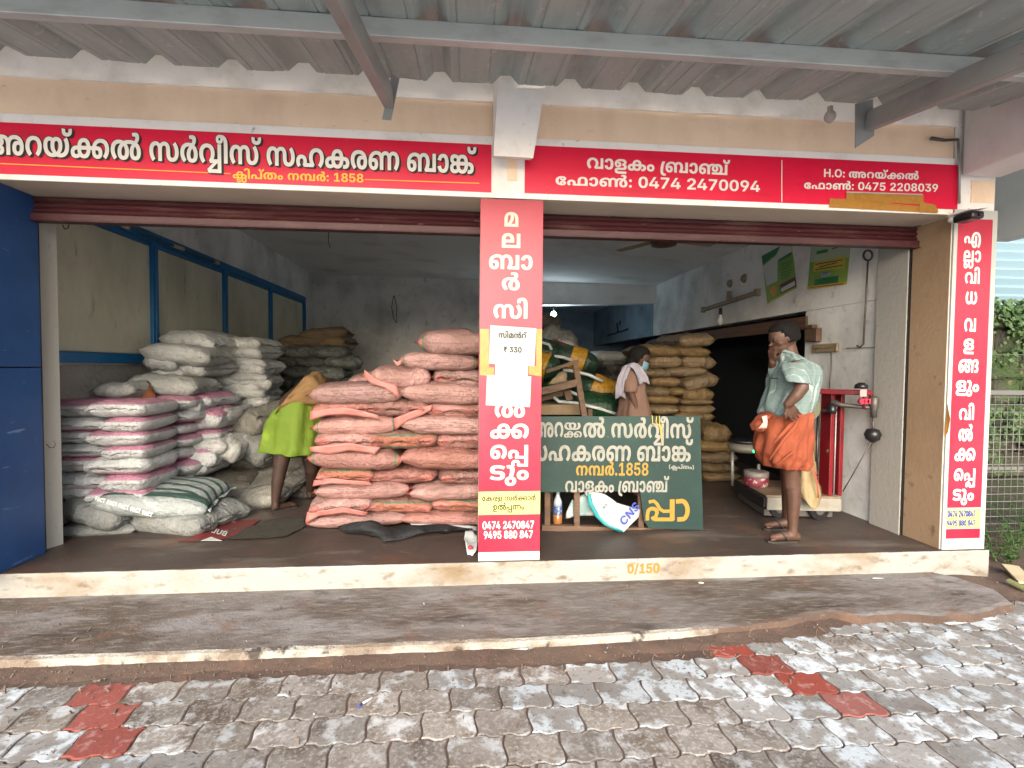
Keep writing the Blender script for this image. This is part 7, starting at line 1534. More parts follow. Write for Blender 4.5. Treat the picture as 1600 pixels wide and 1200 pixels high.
# wooden trestle
tr_ = empty('wooden_trestle', U(905, 650, Y=4.95), 'rough brown wooden trestle leaning over the green bundles behind the board', 'trestle')
beam('post', U(*z6(350, 520), Y=5.0), U(*z6(455, 1130), Y=4.7), .055, .045, M_wood, tr_, up=(0, 1, 0))
beam('brace', U(*z6(80, 605), Y=5.05), U(*z6(385, 505), Y=4.97), .04, .035, M_wood, tr_)
beam('crossbar', U(*z6(-30, 805), Y=4.95), U(*z6(375, 705), Y=4.9), .05, .07, M_wood, tr_)
beam('crossbar', U(*z6(-30, 880), Y=5.2), U(*z6(260, 795), Y=5.15), .05, .05, M_wood, tr_)
beam('block', U(*z6(270, 780), Y=5.1), U(*z6(300, 870), Y=5.1), .07, .04, M_wood, tr_, up=(0, 1, 0))
beam('leg', U(*z6(490, 950), Y=5.2), U(*z6(490, 1250), Y=5.2), .05, .04, M_wood, tr_, up=(0, 1, 0))
dr = sheet_px('jute_cloth', [[(*z6(200, 600), 4.9), (*z6(250, 600), 4.9), (*z6(275, 625), 4.92)], [(*z6(150, 660), 4.88), (*z6(215, 660), 4.85), (*z6(270, 665), 4.88)], [(*z6(90, 725), 4.9), (*z6(190, 720), 4.86), (*z6(285, 700), 4.88)]], mat('tan_jute', (.20, .15, .09), .85, [((.11, .08, .05), 14, .45, .65)], bump=(20, .6, .02)), None, 2, .03, 7)
tag(dr, 'crumpled tan cloth draped over the trestle crossbar', 'cloth')
cb = box('carton', U(*z6(30, 1010), Y=5.05), U(*z6(420, 915), Y=5.05)+Vector((0, .5, 0)), mat('cardboard', (.19, .14, .08), .8, [((.13, .09, .05), 3, .45, .65)]), None, .006)
tag(cb, 'flat brown carton lying under the trestle, just above the board', 'carton')

# ------------------------------------------------------------------ partition of cream boards in a blue frame on the left wall
XW = -3.22
def W_(px, py): return U(px, py, X=XW)
zt_ = W_(300, 404).z; zbm = W_(97, 560).z
ys_ = [3.85, W_(235, 450).y, W_(347, 450).y, W_(419, 480).y, W_(472, 490).y]
pt = empty('partition', (XW+.03, 6.5, zbm), 'cream boards in a bright blue frame along the left wall above the sacks', 'partition')
print('partition', ys_, zbm, zt_)
for a, b in zip(ys_, ys_[1:]):
    box('board', (XW+.001, a+.045, zbm+.06), (XW+.022, b-.045, zt_-.05), M_panel, pt, .002)
for y in ys_[1:]:
    box('upright', (XW+.001, y-.05, zbm), (XW+.055, y+.05, zt_), M_blueframe, pt, .006)
    box('upright_lip', (XW+.0555, y-.02, zbm+.05), (XW+.068, y+.02, zt_-.03), M_blueframe, pt, .003)
box('top_rail', (XW+.001, 3.87, zt_), (XW+.06, ys_[-1]+.05, zt_+.09), M_blueframe, pt, .006)
box('top_rail_lip', (XW+.001, 3.87, zt_-.045), (XW+.035, ys_[-1]-.051, zt_-.001), M_blueframe, pt, .003)
box('bottom_rail', (XW+.001, 3.87, zbm-.035), (XW+.06, ys_[-1]+.05, zbm+.055), M_blueframe, pt, .006)
lg = sheet('rough_plaster', 0, 1, 0, 1, 60, 12, lambda x, y: 0, M_ledge)
lg.data.vertices.foreach_set('co', [c for v in lg.data.vertices for c in (
    XW+.01+(.10*(1-v.co.y)+.012*noise.noise(Vector((v.co.x*30, v.co.y*6, 0)))), 3.87+v.co.x*5.6, ZF+.6+v.co.y*(zbm-.05-ZF-.6)+.01*noise.noise(Vector((v.co.x*22, 1, 0))))])
lg.data.update(); del lg['kind']; par(lg, bld)
cd = empty('conduit', W_(290, 385), 'dark conduit pipe with cream joints running along the top of the blue frame', 'pipe')
A, B = U(197, 354, X=XW+.09), U(338, 410, X=XW+.09)
tube('pipe', [A, B], .014, mat('dark_blue_pipe', (.02, .07, .12), .5), cd)
for t in (0.0, .47, .53, 1.0):
    p = A.lerp(B, t); tube('coupling', [p-(B-A).normalized()*.04, p+(B-A).normalized()*(.05 if t else .03)], .022, mat('cream_plastic', (.45, .38, .26), .5), cd)
hk = tube('wire_hook', [U(98, 352, Y=3.9), U(101, 358, Y=3.9), U(106, 357, Y=3.9), U(108, 351, Y=3.9)], .004, M_metal)
tag(hk, 'small dark wire hook below the left end of the shutter', 'hook')
hk = tube('wire_hook', [U(*z1(40, 675), Y=3.70), U(*z1(55, 692), Y=3.69), U(*z1(78, 692), Y=3.69), U(*z1(85, 672), Y=3.69)], .003, M_metal)
tag(hk, 'small bent hook on the white jamb at the far left', 'hook')
wr = empty('hanging_wire', U(616, 480, Y=9.8), 'twisted black wire hanging from a nail on the back wall', 'wire')
tube('loop', [U(615, 462, Y=9.75), U(612, 480, Y=9.75), U(615, 498, Y=9.75), U(620, 505, Y=9.75), U(620, 480, Y=9.75), U(616, 462, Y=9.75)], .008, M_metal, wr)
wr = tube('ceiling_wire', [U(514, 362, Y=5.0), U(513, 375, Y=5.0), U(516, 388, Y=5.0)], .004, M_metal)
tag(wr, 'thin loose wire end hanging from the ceiling of the left bay', 'wire')
ob = tube('ceiling_wire', [U(700, 358, Y=5.0), U(702, 364, Y=5.0)], .006, M_metal)
tag(ob, 'tiny dark wire stub hanging under the ceiling near the middle pillar', 'wire')

# red printed sheet and dark cloth on the floor of the left bay
rs = sheet_px('printed_sheet', [[(318, 815, 4.15), (345, 800, 4.3), (378, 800, 4.3), (408, 803, 4.35)], [(300, 838, 3.9), (330, 835, 3.92), (360, 830, 3.95), (385, 822, 4.05)], [(272, 847, 3.83), (300, 848, 3.82), (325, 847, 3.83), (352, 844, 3.86)]],
              mat('dull_red_sheet', (.15, .018, .02), .5, [((.07, .03, .025), 4, .45, .65), ((.35, .30, .28), 9, .64, .70)]), None, 2, .002, 2, 0)
for v in rs.data.vertices: v.co.z = ZF+.006+.004*abs(noise.noise(v.co*6))
tag(rs, 'flattened dull red printed sacking on the floor beside the grey sacks', 'sheet')
A = U(352, 838, Z=ZF+.013); B = U(330, 832, Z=ZF+.013); H_ = U(356, 831, Z=ZF+.013)-A
place_text('lettering', 'bul', A, B, H_, (0, 0, 1), M_signwhite, rs, lift=.001, xh=728)
wt = extrude_poly('pale_edge', [U(314, 845, Z=ZF+.011), U(347, 845, Z=ZF+.011), U(330, 839, Z=ZF+.011)], (0, 0, .002), M_signwhite, rs)
dc = sheet_px('dark_cloth', [[(385, 822, 4.1), (420, 810, 4.3), (450, 806, 4.4), (475, 815, 4.3)], [(365, 838, 3.92), (400, 830, 4.0), (435, 826, 4.1), (476, 822, 4.1)], [(350, 850, 3.83), (385, 848, 3.84), (420, 846, 3.85), (445, 846, 3.87)]],
              mat('dark_olive_cloth', (.03, .027, .02), .8, bump=(16, .6, .02)), None, 2, .01, 9, 0)
for v in dc.data.vertices: v.co.z = ZF+.010+.014*abs(noise.noise(v.co*7))
tag(dc, 'dark olive cloth spread on the floor by the bending man', 'cloth')
lt = sheet_px('plastic_scrap', [[(727, 838, 3.75), (740, 836, 3.75), (746, 842, 3.75)], [(725, 850, 3.6), (735, 856, 3.6), (746, 852, 3.6)], [(730, 872, 3.45), (738, 874, 3.42), (745, 868, 3.45)]], M_wovw, None, 2, .03, 6, .001)
zmin = min(v.co.z for v in lt.data.vertices)
for v in lt.data.vertices: v.co.z += ZF+.002-zmin
tag(lt, 'crumpled grey and red plastic scrap on the floor left of the middle pillar', 'litter')
lr = lathe('red_cap', U(735, 858, Y=3.50)-Vector((0, 0, .0)), [(.012, 0), (.02, .01), (.01, .025)], mat('scrap_red', (.3, .02, .03), .4), lt, 8)

# ------------------------------------------------------------------ right bay: wall fittings
XWR = 3.418
def R_(px, py, off=0): return U(px, py, X=XWR-off)
def wallquad(name, pts, m, parent, off=.004, th=.0015):
    P = [R_(*p, off) for p in pts]
    return extrude_poly(name, P, (th, 0, 0), m, parent)
M_pgreen = mat('poster_green', (.17, .30, .04), .5, [((.26, .40, .07), 2, .45, .65)])
M_pdg = mat('poster_dark_green', (.02, .16, .05), .5)
M_pyel = mat('poster_yellow', (.50, .40, .04), .5)
M_pwhite = mat('poster_white', (.50, .53, .50), .5)
M_pbrn = mat('poster_maroon', (.10, .02, .015), .5)
p1 = empty('poster', R_(1218, 430), 'green and white poster tilted on the wall, left one of the two', 'poster')
def zp(x, y): return (1180+x/10, 370+y/10)
wallquad('sheet', [zp(100, 300), zp(560, 60), zp(650, 800), zp(190, 1050)], M_pgreen, p1, .003)
wallquad('corner_print', [zp(102, 300), zp(380, 150), zp(330, 260), zp(120, 440)], M_pdg, p1, .0045)
wallquad('white_swoosh', [zp(120, 460), zp(330, 290), zp(400, 140), zp(555, 62), zp(570, 230), zp(350, 370), zp(345, 690), zp(180, 770)], M_pwhite, p1, .0055)
wallquad('heading_bar', [zp(362, 345), zp(560, 240), zp(565, 285), zp(366, 390)], M_pdg, p1, .0055)
wallquad('picture', [zp(385, 750), zp(625, 620), zp(640, 770), zp(400, 890)], M_pbrn, p1, .0055)
wallquad('picture_inset', [zp(402, 805), zp(615, 690), zp(625, 755), zp(408, 868)], M_pwhite, p1, .0065)
wallquad('diamond', [zp(215, 870), zp(275, 740), zp(350, 800), zp(290, 945)], mat('poster_orange', (.50, .28, .03), .5), p1, .0055)
for k in range(6):
    wallquad('text_line', [zp(405, 430+k*44), zp(575-20*(k % 3), 370+k*44), zp(575-20*(k % 3), 382+k*44), zp(405, 442+k*44)], M_pdg, p1, .0055)
wallquad('footer_line', [zp(215, 1010), zp(620, 800), zp(622, 818), zp(217, 1026)], M_pyel, p1, .0055)
p2 = empty('poster', R_(1294, 415), 'green and yellow poster under the shutter rail, right one of the two', 'poster')
wallquad('sheet', [zp(880, 100), zp(1490, 100), zp(1430, 730), zp(815, 820)], M_pgreen, p2, .003)
wallquad('upper_print', [zp(880, 102), zp(1488, 102), zp(1470, 320), zp(862, 400)], mat('poster_pale', (.36, .44, .30), .5), p2, .0045)
wallquad('yellow_panel', [zp(915, 400), zp(1410, 300), zp(1395, 490), zp(905, 545)], M_pyel, p2, .0055)
wallquad('green_label', [zp(960, 225), zp(1135, 190), zp(1130, 240), zp(957, 275)], M_pdg, p2, .0055)
wallquad('blue_swash', [zp(1195, 180), zp(1370, 135), zp(1372, 150), zp(1195, 197)], M_dkblue, p2, .0058)
for k in range(3):
    wallquad('text_line', [zp(940+(k == 1)*60, 424+k*42), zp(1370-(k == 1)*90, 352+k*42), zp(1370-(k == 1)*90, 366+k*42), zp(940+(k == 1)*60, 440+k*42)], M_pbrn, p2, .0065)
wallquad('green_panel', [zp(932, 665), zp(1300, 605), zp(1285, 715), zp(930, 760)], M_pdg, p2, .0055)
for k in range(2):
    wallquad('text_line', [zp(1000, 682+k*34), zp(1215, 648+k*34), zp(1215, 658+k*34), zp(1000, 692+k*34)], mat('poster_mid_green', (.01, .08, .03), .5), p2, .0065)
wallquad('brand_plate', [zp(1035, 575), zp(1165, 555), zp(1163, 605), zp(1033, 628)], M_pwhite, p2, .0055)
A, B = R_(*zp(1048, 612), .008), R_(*zp(1152, 597), .008)
place_text('lettering', 'spic', A, B, Vector((0, 0, .030)), (-1, 0, 0), M_dkblue, p2, lift=.001, xh=728)
wallquad('footer', [zp(830, 775), zp(1420, 700), zp(1418, 745), zp(826, 825)], M_pyel, p2, .0055)
wallquad('footer_text', [zp(850, 785), zp(1380, 722), zp(1380, 740), zp(850, 803)], mat('poster_rust', (.35, .09, .02), .5), p2, .0065)
# tube-light batten with a bulb holder
M_cream2 = mat('dirty_cream_plastic', (.26, .20, .13), .6, [((.12, .09, .05), 12, .5, .68)])
tb = empty('light_batten', R_(1140, 472), 'dirty cream tube-light batten without its tube, with an unlit bulb below', 'lamp')
A, B = R_(1099, 484, .03), R_(1183, 457, .03)
beam('batten', A, B, .04, .05, M_cream2, tb)
beam('end_socket', A-Vector((0, .03, 0)), A+Vector((0, .03, 0)), .05, .08, M_cream2, tb)
beam('end_socket', B-Vector((0, .03, 0)), B+Vector((0, .03, 0)), .05, .08, M_cream2, tb)
q = R_(1139, 455, .03); beam('bracket', q, q-Vector((0, 0, .12)), .05, .03, M_cream2, tb, up=(0, 1, 0))
q = R_(1126, 480, .06)
lathe('bulb_holder', q-Vector((0, 0, .10)), [(.02, 0), (.024, .03), (.02, .09)], mat('brown_bakelite', (.05, .025, .02), .4), tb)
lathe('bulb', q-Vector((0, 0, .245)), [(.004, 0), (.03, .015), (.042, .05), (.036, .085), (.02, .115), (.02, .145)], mat('milky_bulb', (.62, .60, .56), .25), tb)
for i, (px, py) in enumerate(((1141, 443), (1163, 435))):
    q = R_(px, py, .0)
    o = cyl('ceiling_rose', q, q-Vector((.03, 0, 0)), .055, M_cream2, None, .04)
    tag(o, 'small round fitting on the right wall, %s one of the pair above the batten' % ('left' if i == 0 else 'right'), 'fitting')
# long hook rod hanging from a coil
hr = empty('hook_rod', R_(1353, 450), 'long thin shutter hook rod hanging on the right wall from a coil', 'hook')
hoop = [R_(1356+7*cos(a*pi/6), 399+8*sin(a*pi/6), .03) for a in range(13)]
tube('hoop', hoop, .008, M_metal, hr)
tube('rod', [R_(1356, 408, .03), R_(1353, 470, .03), R_(1349, 538, .03), R_(1343, 543, .03), R_(1339, 540, .03)], .007, M_metal, hr)
hs = tube('wall_wire', [R_(1322, 544, .01), R_(1370, 543, .01)], .003, M_metal); tag(hs, 'thin horizontal wire on the right wall below the hook rod', 'wire')
# wooden switch block and meter board
sb_ = empty('switch_block', R_(1274, 522), 'small dark brown wooden block with a rounded top on the right wall', 'fitting')
a, b = R_(1265, 535), R_(1285, 512)
box('block', (XWR-.06, min(a.y, b.y), min(a.z, b.z)-.0), (XWR-.001, max(a.y, b.y), max(a.z, b.z)), M_wood, sb_, .008)
box('knob', (XWR-.075, (a.y+b.y)/2-.05, b.z-.0), (XWR-.02, (a.y+b.y)/2+.05, b.z+.035), M_wood, sb_, .01)
sw_ = empty('switch_board', R_(1291, 543), 'long yellowed switch board with a thin wire hanging below it', 'switch')
a, b = R_(1272, 551), R_(1312, 536)
box('plate', (XWR-.03, min(a.y, b.y), min(a.z, b.z)), (XWR-.001, max(a.y, b.y), max(a.z, b.z)), M_cream2, sw_, .006)
box('switch_row', (XWR-.036, min(a.y, b.y)+.04, min(a.z, b.z)+.035), (XWR-.0305, max(a.y, b.y)-.04, max(a.z, b.z)-.035), mat('brown_switches', (.15, .10, .04), .5, [((.3, .22, .1), 40, .5, .6)]), sw_, .002)
tube('wire', [R_(1299, 551, .01), R_(1299, 575, .01), R_(1297, 592, .01), R_(1296, 612, .01)], .004, M_metal, sw_)
# black painted scrawl in the far room, a ceiling fan, the lit bulb
fn = empty('ceiling_fan', U(1030, 372, Y=5.6), 'brown ceiling fan just below the shutter rail in the right bay', 'fan')
q = U(1037, 378, Y=5.6)
lathe('motor', q-Vector((0, 0, .04)), [(.05, -.02), (.14, .0), (.15, .04), (.08, .09), (.02, .10), (.02, .45)], mat('brown_fan', (.10, .05, .035), .4), fn)
for k in range(3):
    a = radians(8+120*k); d = Vector((cos(a), sin(a), 0))
    beam('blade', q+d*.14+Vector((0, 0, .02)), q+d*.62+Vector((0, 0, .0)), .13, .008, mat('cream_blade', (.34, .27, .18), .5), fn)
M_bulb = mat('lit_bulb', (1, 1, 1), .3, emit=((.85, .95, 1), 22))
lb = empty('hanging_bulb', U(865, 491, Y=9.6), 'small lit bulb hanging in the far room of the right bay', 'lamp')
q = U(865, 491, Y=9.6)
lathe('bulb', q-Vector((0, 0, .05)), [(.004, -.005), (.035, .01), (.05, .045), (.04, .08), (.02, .10)], M_bulb, lb)
tube('flex', [q+Vector((0, 0, .05)), (q.x, q.y, cz(q.x))], .008, M_metal, lb)
pl_ = bpy.data.lights.new('bulb_light', 'POINT'); pl_.energy = 4; pl_.color = (.62, .85, 1); pl_.shadow_soft_size = .05
po_ = bpy.data.objects.new('bulb_light', pl_); COL.objects.link(po_); po_.location = q-Vector((0, .0, .12)); par(po_, lb)
sc_ = empty('wall_scrawl', U(965, 520, X=3.40), 'black painted wiring mark on the bluish wall of the far room', 'mark')
for pts in (([z6(665, 262), z6(750, 235), z6(800, 222), z6(845, 205)]), ([z6(742, 150), z6(752, 200), z6(752, 235)]), ([z6(775, 130), z6(768, 165)])):
    tube('line', [U(*p, X=3.405) for p in pts], .018, M_blackpl, sc_, 5)

# ------------------------------------------------------------------ weighing scale with its red column
M_scred = mat('red_enamel', (.152, .005, .010), .4, [((.088, .005, .008), 3, .5, .7), ((.064, .024, .024), 18, .67, .75)], coat=.3)
YS2 = 4.1
sc = empty('platform_scale', U(1250, 800, Y=YS2), 'red-columned platform weighing scale on wheels beside the standing man', 'scale')
def zq(x, y): return (1080+x/3.158, 480+y/3.158)
def zw(x, y): return (1240+x/5, 590+y/5)
# deck
d0, d1, d2 = U(*zq(225, 872), Y=4.75), U(*zq(370, 935), Y=4.12), U(*zq(735, 905), Y=4.04)
zd = d1.z
dk_ = [Vector((d0.x, d0.y, zd)), Vector((d1.x, d1.y, zd)), Vector((d2.x, d2.y, zd)), Vector((d2.x-.05, 4.66, zd))]
extrude_poly('deck', dk_, (0, 0, .012), mat('worn_deck_wood', (.19, .13, .08), .7, [((.10, .06, .04), 4, .45, .65, (1, 3, 1)), ((.4, .38, .34), 9, .6, .7)]), sc)
rim = mat('cream_rim', (.210, .203, .175), .6, [((.175, .140, .098), 7, .5, .7)])
beam('front_rim', dk_[1]+Vector((0, -.012, -.055)), dk_[2]+Vector((0, -.012, -.055)), .02, .11, rim, sc)
beam('side_rim', dk_[0]+Vector((-.012, 0, -.05)), dk_[1]+Vector((-.012, 0, -.05)), .02, .09, M_blackpl, sc)
beam('chassis', dk_[1]+Vector((.02, .08, -.15)), dk_[2]+Vector((-.02, .08, -.15)), .06, .06, M_metal, sc)
beam('chassis', dk_[0]+Vector((.05, 0, -.15)), dk_[1]+Vector((.05, .08, -.15)), .06, .06, M_metal, sc)
for p in (dk_[1]+Vector((.14, .05, 0)), dk_[2]+Vector((-.16, .05, 0)), dk_[0]+Vector((.15, -.1, 0))):
    c = Vector((p.x, p.y, ZF+.085))
    w_ = cyl('wheel', c-Vector((0, .025, 0)), c+Vector((0, .025, 0)), .084, M_blackpl, sc)
    cyl('hub', c-Vector((0, .032, 0)), c-Vector((0, .0255, 0)), .04, M_metal, w_)
# column
cxl, cxr = U(*zw(250, 500), Y=4.10), U(*zw(372, 500), Y=4.10)
zc0 = zd+.013; zc1 = U(*zw(300, 130), Y=4.10).z
colw = (cxr.x-cxl.x)
box('column_flange', (cxl.x+.02, 4.07, zc0), (cxl.x+.055, 4.2, zc1), M_scred, sc, .004)
box('column_web', (cxl.x+.056, 4.15, zc0), (cxr.x-.036, 4.19, zc1), M_scred, sc, .002)
box('column_flange', (cxr.x-.035, 4.07, zc0), (cxr.x, 4.2, zc1), M_scred, sc, .004)
box('dark_back_column', (cxl.x-.14, 4.32, zc0), (cxl.x+.05, 4.42, zc1-.02), mat('dull_red_enamel', (.09, .006, .009), .4), sc, .004)
tube('pull_rod', [(cxr.x-.055, 4.10, zc0), (cxr.x-.055, 4.10, zc1-.1)], .006, M_steel, sc)
# head beam
a, b = U(*zw(186, 108), Y=4.14), U(*zw(615, 118), Y=3.86)
bz_ = (a.z+b.z)/2
beam('head_beam', (a.x, a.y, bz_), (b.x, b.y, bz_), .08, .042, M_scred, sc, bev=.006)
q = U(*zw(540, 120), Y=3.84); box('price_tag', (q.x-.028, 3.832, q.z-.028), (q.x+.028, 3.838, q.z+.028), mat('pink_tag', (.5, .25, .25), .5), sc, 0)
q = U(*zw(528, 90), Y=3.9); lathe('rubber_knob', (q.x, 3.9, bz_+.034), [(.05, 0), (.045, .03), (.02, .05)], M_blackpl, sc)
for x in (550, 597):
    q0, q1 = U(*zw(x, 135), Y=3.87), U(*zw(x, 245), Y=3.87)
    tube('hanger', [q0, q1], .010, M_scred, sc)
for x in (530, 560, 585):
    q = U(*zw(x, 185), Y=3.85); cyl('thumb_screw', q-Vector((0, .015, 0)), q+Vector((0, .015, 0)), .022, mat('pink_red_enamel', (.4, .03, .06), .4), sc)
tube('weigh_bar', [U(*zw(290, 190), Y=4.05), U(*zw(380, 215), Y=4.0), U(*zw(560, 232), Y=3.88), U(*zw(635, 235), Y=3.84)], [.028, .020, .016, .016], M_metal, sc)
q = U(*zw(300, 245), Y=4.03); lathe('poise', q-Vector((0, 0, .04)), [(.03, 0), (.035, .03), (.02, .09)], M_blackpl, sc)
lathe('socket', U(*zw(625, 310), Y=3.84), [(.022, 0), (.024, .06), (.034, .09), (.034, .16), (.02, .17)], M_metal, sc)
tube('weight_rod', [U(*zw(622, 310), Y=3.84), U(*zw(618, 450), Y=3.84)], .006, M_metal, sc)
lathe('counterweight', U(*zw(616, 510), Y=3.84), [(.01, 0), (.05, .03), (.062, .07), (.045, .11), (.01, .12)], M_blackpl, sc)
tube('slack_wire', [U(*zw(605, 505), Y=3.84), U(*zw(500, 690), Y=3.92), U(*zw(385, 890), Y=4.0)], .0045, M_metal, sc)
# digital scale head with green display in front of it
ds = empty('display_unit', U(1262, 635, Y=4.4), 'round black digital display with green digits on a pole, behind the man', 'display')
q = U(*zw(105, 240), Y=4.0)
cyl('case', q-Vector((0, .03, 0)), q+Vector((0, .03, 0)), .10, mat('grey_green_case', (.10, .11, .07), .4), ds)
M_led = mat('green_led', (.01, .3, .1), .3, emit=((.02, 1, .25), 3.0))
box('digits', (q.x-.045, q.y-.0335, q.z-.015), (q.x-.01, q.y-.0305, q.z+.02), M_led, ds, 0)
tube('arm', [q+Vector((-.06, 0, -.02)), q+Vector((0, .02, .0)), U(*zw(200, 255), Y=4.02), U(*zw(310, 262), Y=4.05)], .013, M_blackpl, ds)
tube('pole', [U(*zw(193, 262), Y=4.06), (U(*zw(193, 262), Y=4.06).x, 4.06, zd+.013)], .011, M_blackpl, ds)
d2u = empty('display_unit', U(1166, 690, Y=4.75), 'low oval digital display with green digits left of the man', 'display')
q = U(*zq(262, 690), Y=4.75)
lathe('case', q-Vector((0, 0, .05)), [(.10, 0), (.15, .03), (.155, .06), (.12, .09)], mat('cream_case', (.15, .14, .11), .5), d2u)
cyl('dark_dish', q+Vector((0, 0, .041)), q+Vector((0, 0, .07)), .12, M_blackpl, d2u, .15)
box('digits', (q.x-.0, q.y-.160, q.z-.028), (q.x+.035, q.y-.1565, q.z-.005), M_led, d2u, 0)
q = U(*zq(203, 790), Y=4.9)
ps = tube('pole', [U(*zq(203, 712), Y=4.9), U(*zq(203, 880), Y=4.9)], .015, M_steel, d2u)
tube('pole', [q_ for q_ in (U(*zq(333, 775), Y=4.75), U(*zq(335, 868), Y=4.75))], .015, M_steel, d2u)
# paint tin
tn = empty('paint_tin', U(1181, 760, Y=4.65), 'pink and white tin standing on the scale deck', 'tin')
q = U(1181, 762, Y=4.5); q.z = zd+.012
lathe('tin_body', q, [(.105, 0), (.107, .01), (.107, .075), (.105, .08)], mat('pink_tin', (.189, .025, .042), .4, [((.420, .385, .350), 14, .58, .62)]), tn)
lathe('tin_rim', q+Vector((0, 0, .08)), [(.105, 0), (.108, .01), (.108, .05), (.10, .052)], mat('tin_white', (.196, .168, .154), .4), tn)
# empty tan sack draped over the deck edge behind the man's legs
es = sheet_px('empty_sack', [[(*zw(40, 420), 4.110), (*zw(100, 420), 4.090), (*zw(150, 450), 4.110), (*zw(180, 520), 4.130)],
                              [(*zw(30, 560), 4.050), (*zw(90, 560), 4.010), (*zw(150, 580), 4.030), (*zw(180, 640), 4.090)],
                              [(*zw(40, 700), 4.010), (*zw(90, 700), 3.970), (*zw(150, 700), 3.990), (*zw(180, 700), 4.050)],
                              [(*zw(45, 820), 3.990), (*zw(90, 830), 3.940), (*zw(150, 830), 3.950), (*zw(205, 830), 4.010)],
                              [(*zw(50, 930), 3.990), (*zw(100, 960), 3.930), (*zw(160, 950), 3.930), (*zw(222, 935), 3.990)],
                              [(*zw(110, 1000), 3.950), (*zw(140, 1030), 3.920), (*zw(165, 1030), 3.920), (*zw(190, 1000), 3.950)]],
               mat('pale_tan_sacking', (.240, .188, .100), .6, [((.216, .152, .072), 5, .45, .65)], bumps=[(30, .5, .01), (8, .6, .03)]), None, 2, .025, 5)
tag(es, 'empty pale tan sack with red letters hanging over the scale beside the man', 'sack')
sheet_px('red_print', [[(*zw(135, 690), 3.945), (*zw(145, 690), 3.945)], [(*zw(160, 760), 3.925), (*zw(172, 755), 3.925)], [(*zw(178, 830), 3.910), (*zw(188, 828), 3.910)], [(*zw(190, 940), 3.905), (*zw(200, 938), 3.905)]], mat('sack_red_print', (.30, .05, .03), .6), es, 1, .002, 1)
for k, (x, y) in enumerate(((168, 745), (172, 775), (174, 805))):
    sheet_px('red_print', [[(*zw(x, y), 3.920), (*zw(x+20, y-4), 3.920)], [(*zw(x, y+8), 3.920), (*zw(x+20, y+4), 3.920)]], mat('sack_red_print', (.3, .05, .03), .6), es, 0, 0, 1)

# yellow thread over the green board
for i, pts in enumerate(([(1019, 649), (1020, 662), (1032, 664), (1034, 690)], [(1030, 649), (1031, 668), (1035, 695)], [(1026, 650), (1025, 660), (1036, 672)])):
    o = tube('yellow_thread', [U(*p, Y=YB-.006) for p in pts], .0022, M_yell)
    tag(o, ('left', 'right', 'middle')[i]+' one of the yellow threads hanging over the top edge of the green board', 'thread', 'yellow threads on the board')

# ------------------------------------------------------------------ plants, litter and junk outside at the right
M_leaf = mat('leaf_green', (.030, .070, .014), .6, [((.055, .115, .022), 9, .45, .65), ((.02, .05, .01), 5, .5, .7)], spec=.5)
def weed(c, n, h, seed, label, leaf=.05):
    rnd = random.Random(seed)
    t = empty('weed', c, label, 'plant', 'weeds growing at the right corner')
    bs_ = bmesh.new(); bl = bmesh.new()
    for k in range(n):
        a = rnd.uniform(0, 2*pi); hh = h*rnd.uniform(.5, 1); sp = rnd.uniform(.1, .5)*h
        p0 = Vector(c)+Vector((cos(a)*.03, sin(a)*.03, 0)); p1 = p0+Vector((cos(a)*sp, sin(a)*sp, hh))
        bm_tube(bs_, [p0, p0.lerp(p1, .5)+Vector((0, 0, hh*.1)), p1], [.004, .003, .002], 5)
        for j in range(5):
            tt = .35+.16*j; p = p0.lerp(p1, tt)
            b_ = rnd.uniform(0, 2*pi); d = Vector((cos(b_), sin(b_), rnd.uniform(-.2, .5))).normalized(); s = d.cross(Vector((0, 0, 1))).normalized()
            L_ = leaf*rnd.uniform(.6, 1.3); w = L_*.36
            vs = [p, p+d*L_*.4+s*w+Vector((0, 0, .004)), p+d*L_, p+d*L_*.4-s*w+Vector((0, 0, .004)), p+d*L_*.5-Vector((0, 0, .006))]
            vv = [bl.verts.new(v) for v in vs]
            for f in ((0, 1, 4), (1, 2, 4), (2, 3, 4), (3, 0, 4)): bl.faces.new([vv[i] for i in f])
    bm_obj('stems', bs_, M_leaf, t); lv = bm_obj('leaves', bl, M_leaf, t); lv['kind'] = 'stuff'
    return t
for i, (px, py, n, h, lab) in enumerate(((1556, 868, 7, .26, 'leafy green weed at the foot of the right pillar'), (1578, 858, 8, .34, 'taller green weed in front of the mesh fence'), (1592, 872, 6, .22, 'low green weed by the white sheet junk'), (1565, 880, 6, .14, 'tiny weed between the step and the junk'), (1600, 850, 7, .4, 'weed at the right edge against the mesh fence'))):
    weed(U(px, py, Z=-.01), n, h, i+3, lab)
for i, (px, py, n, h) in enumerate(((1640, 850, 9, .5), (1700, 840, 9, .6), (1620, 830, 9, .5))):
    weed(U(px, py, Z=-.01), n, h, i+30, ('bushy', 'tall', 'thin')[i]+' weed just beyond the right edge, along the mesh fence', .07)
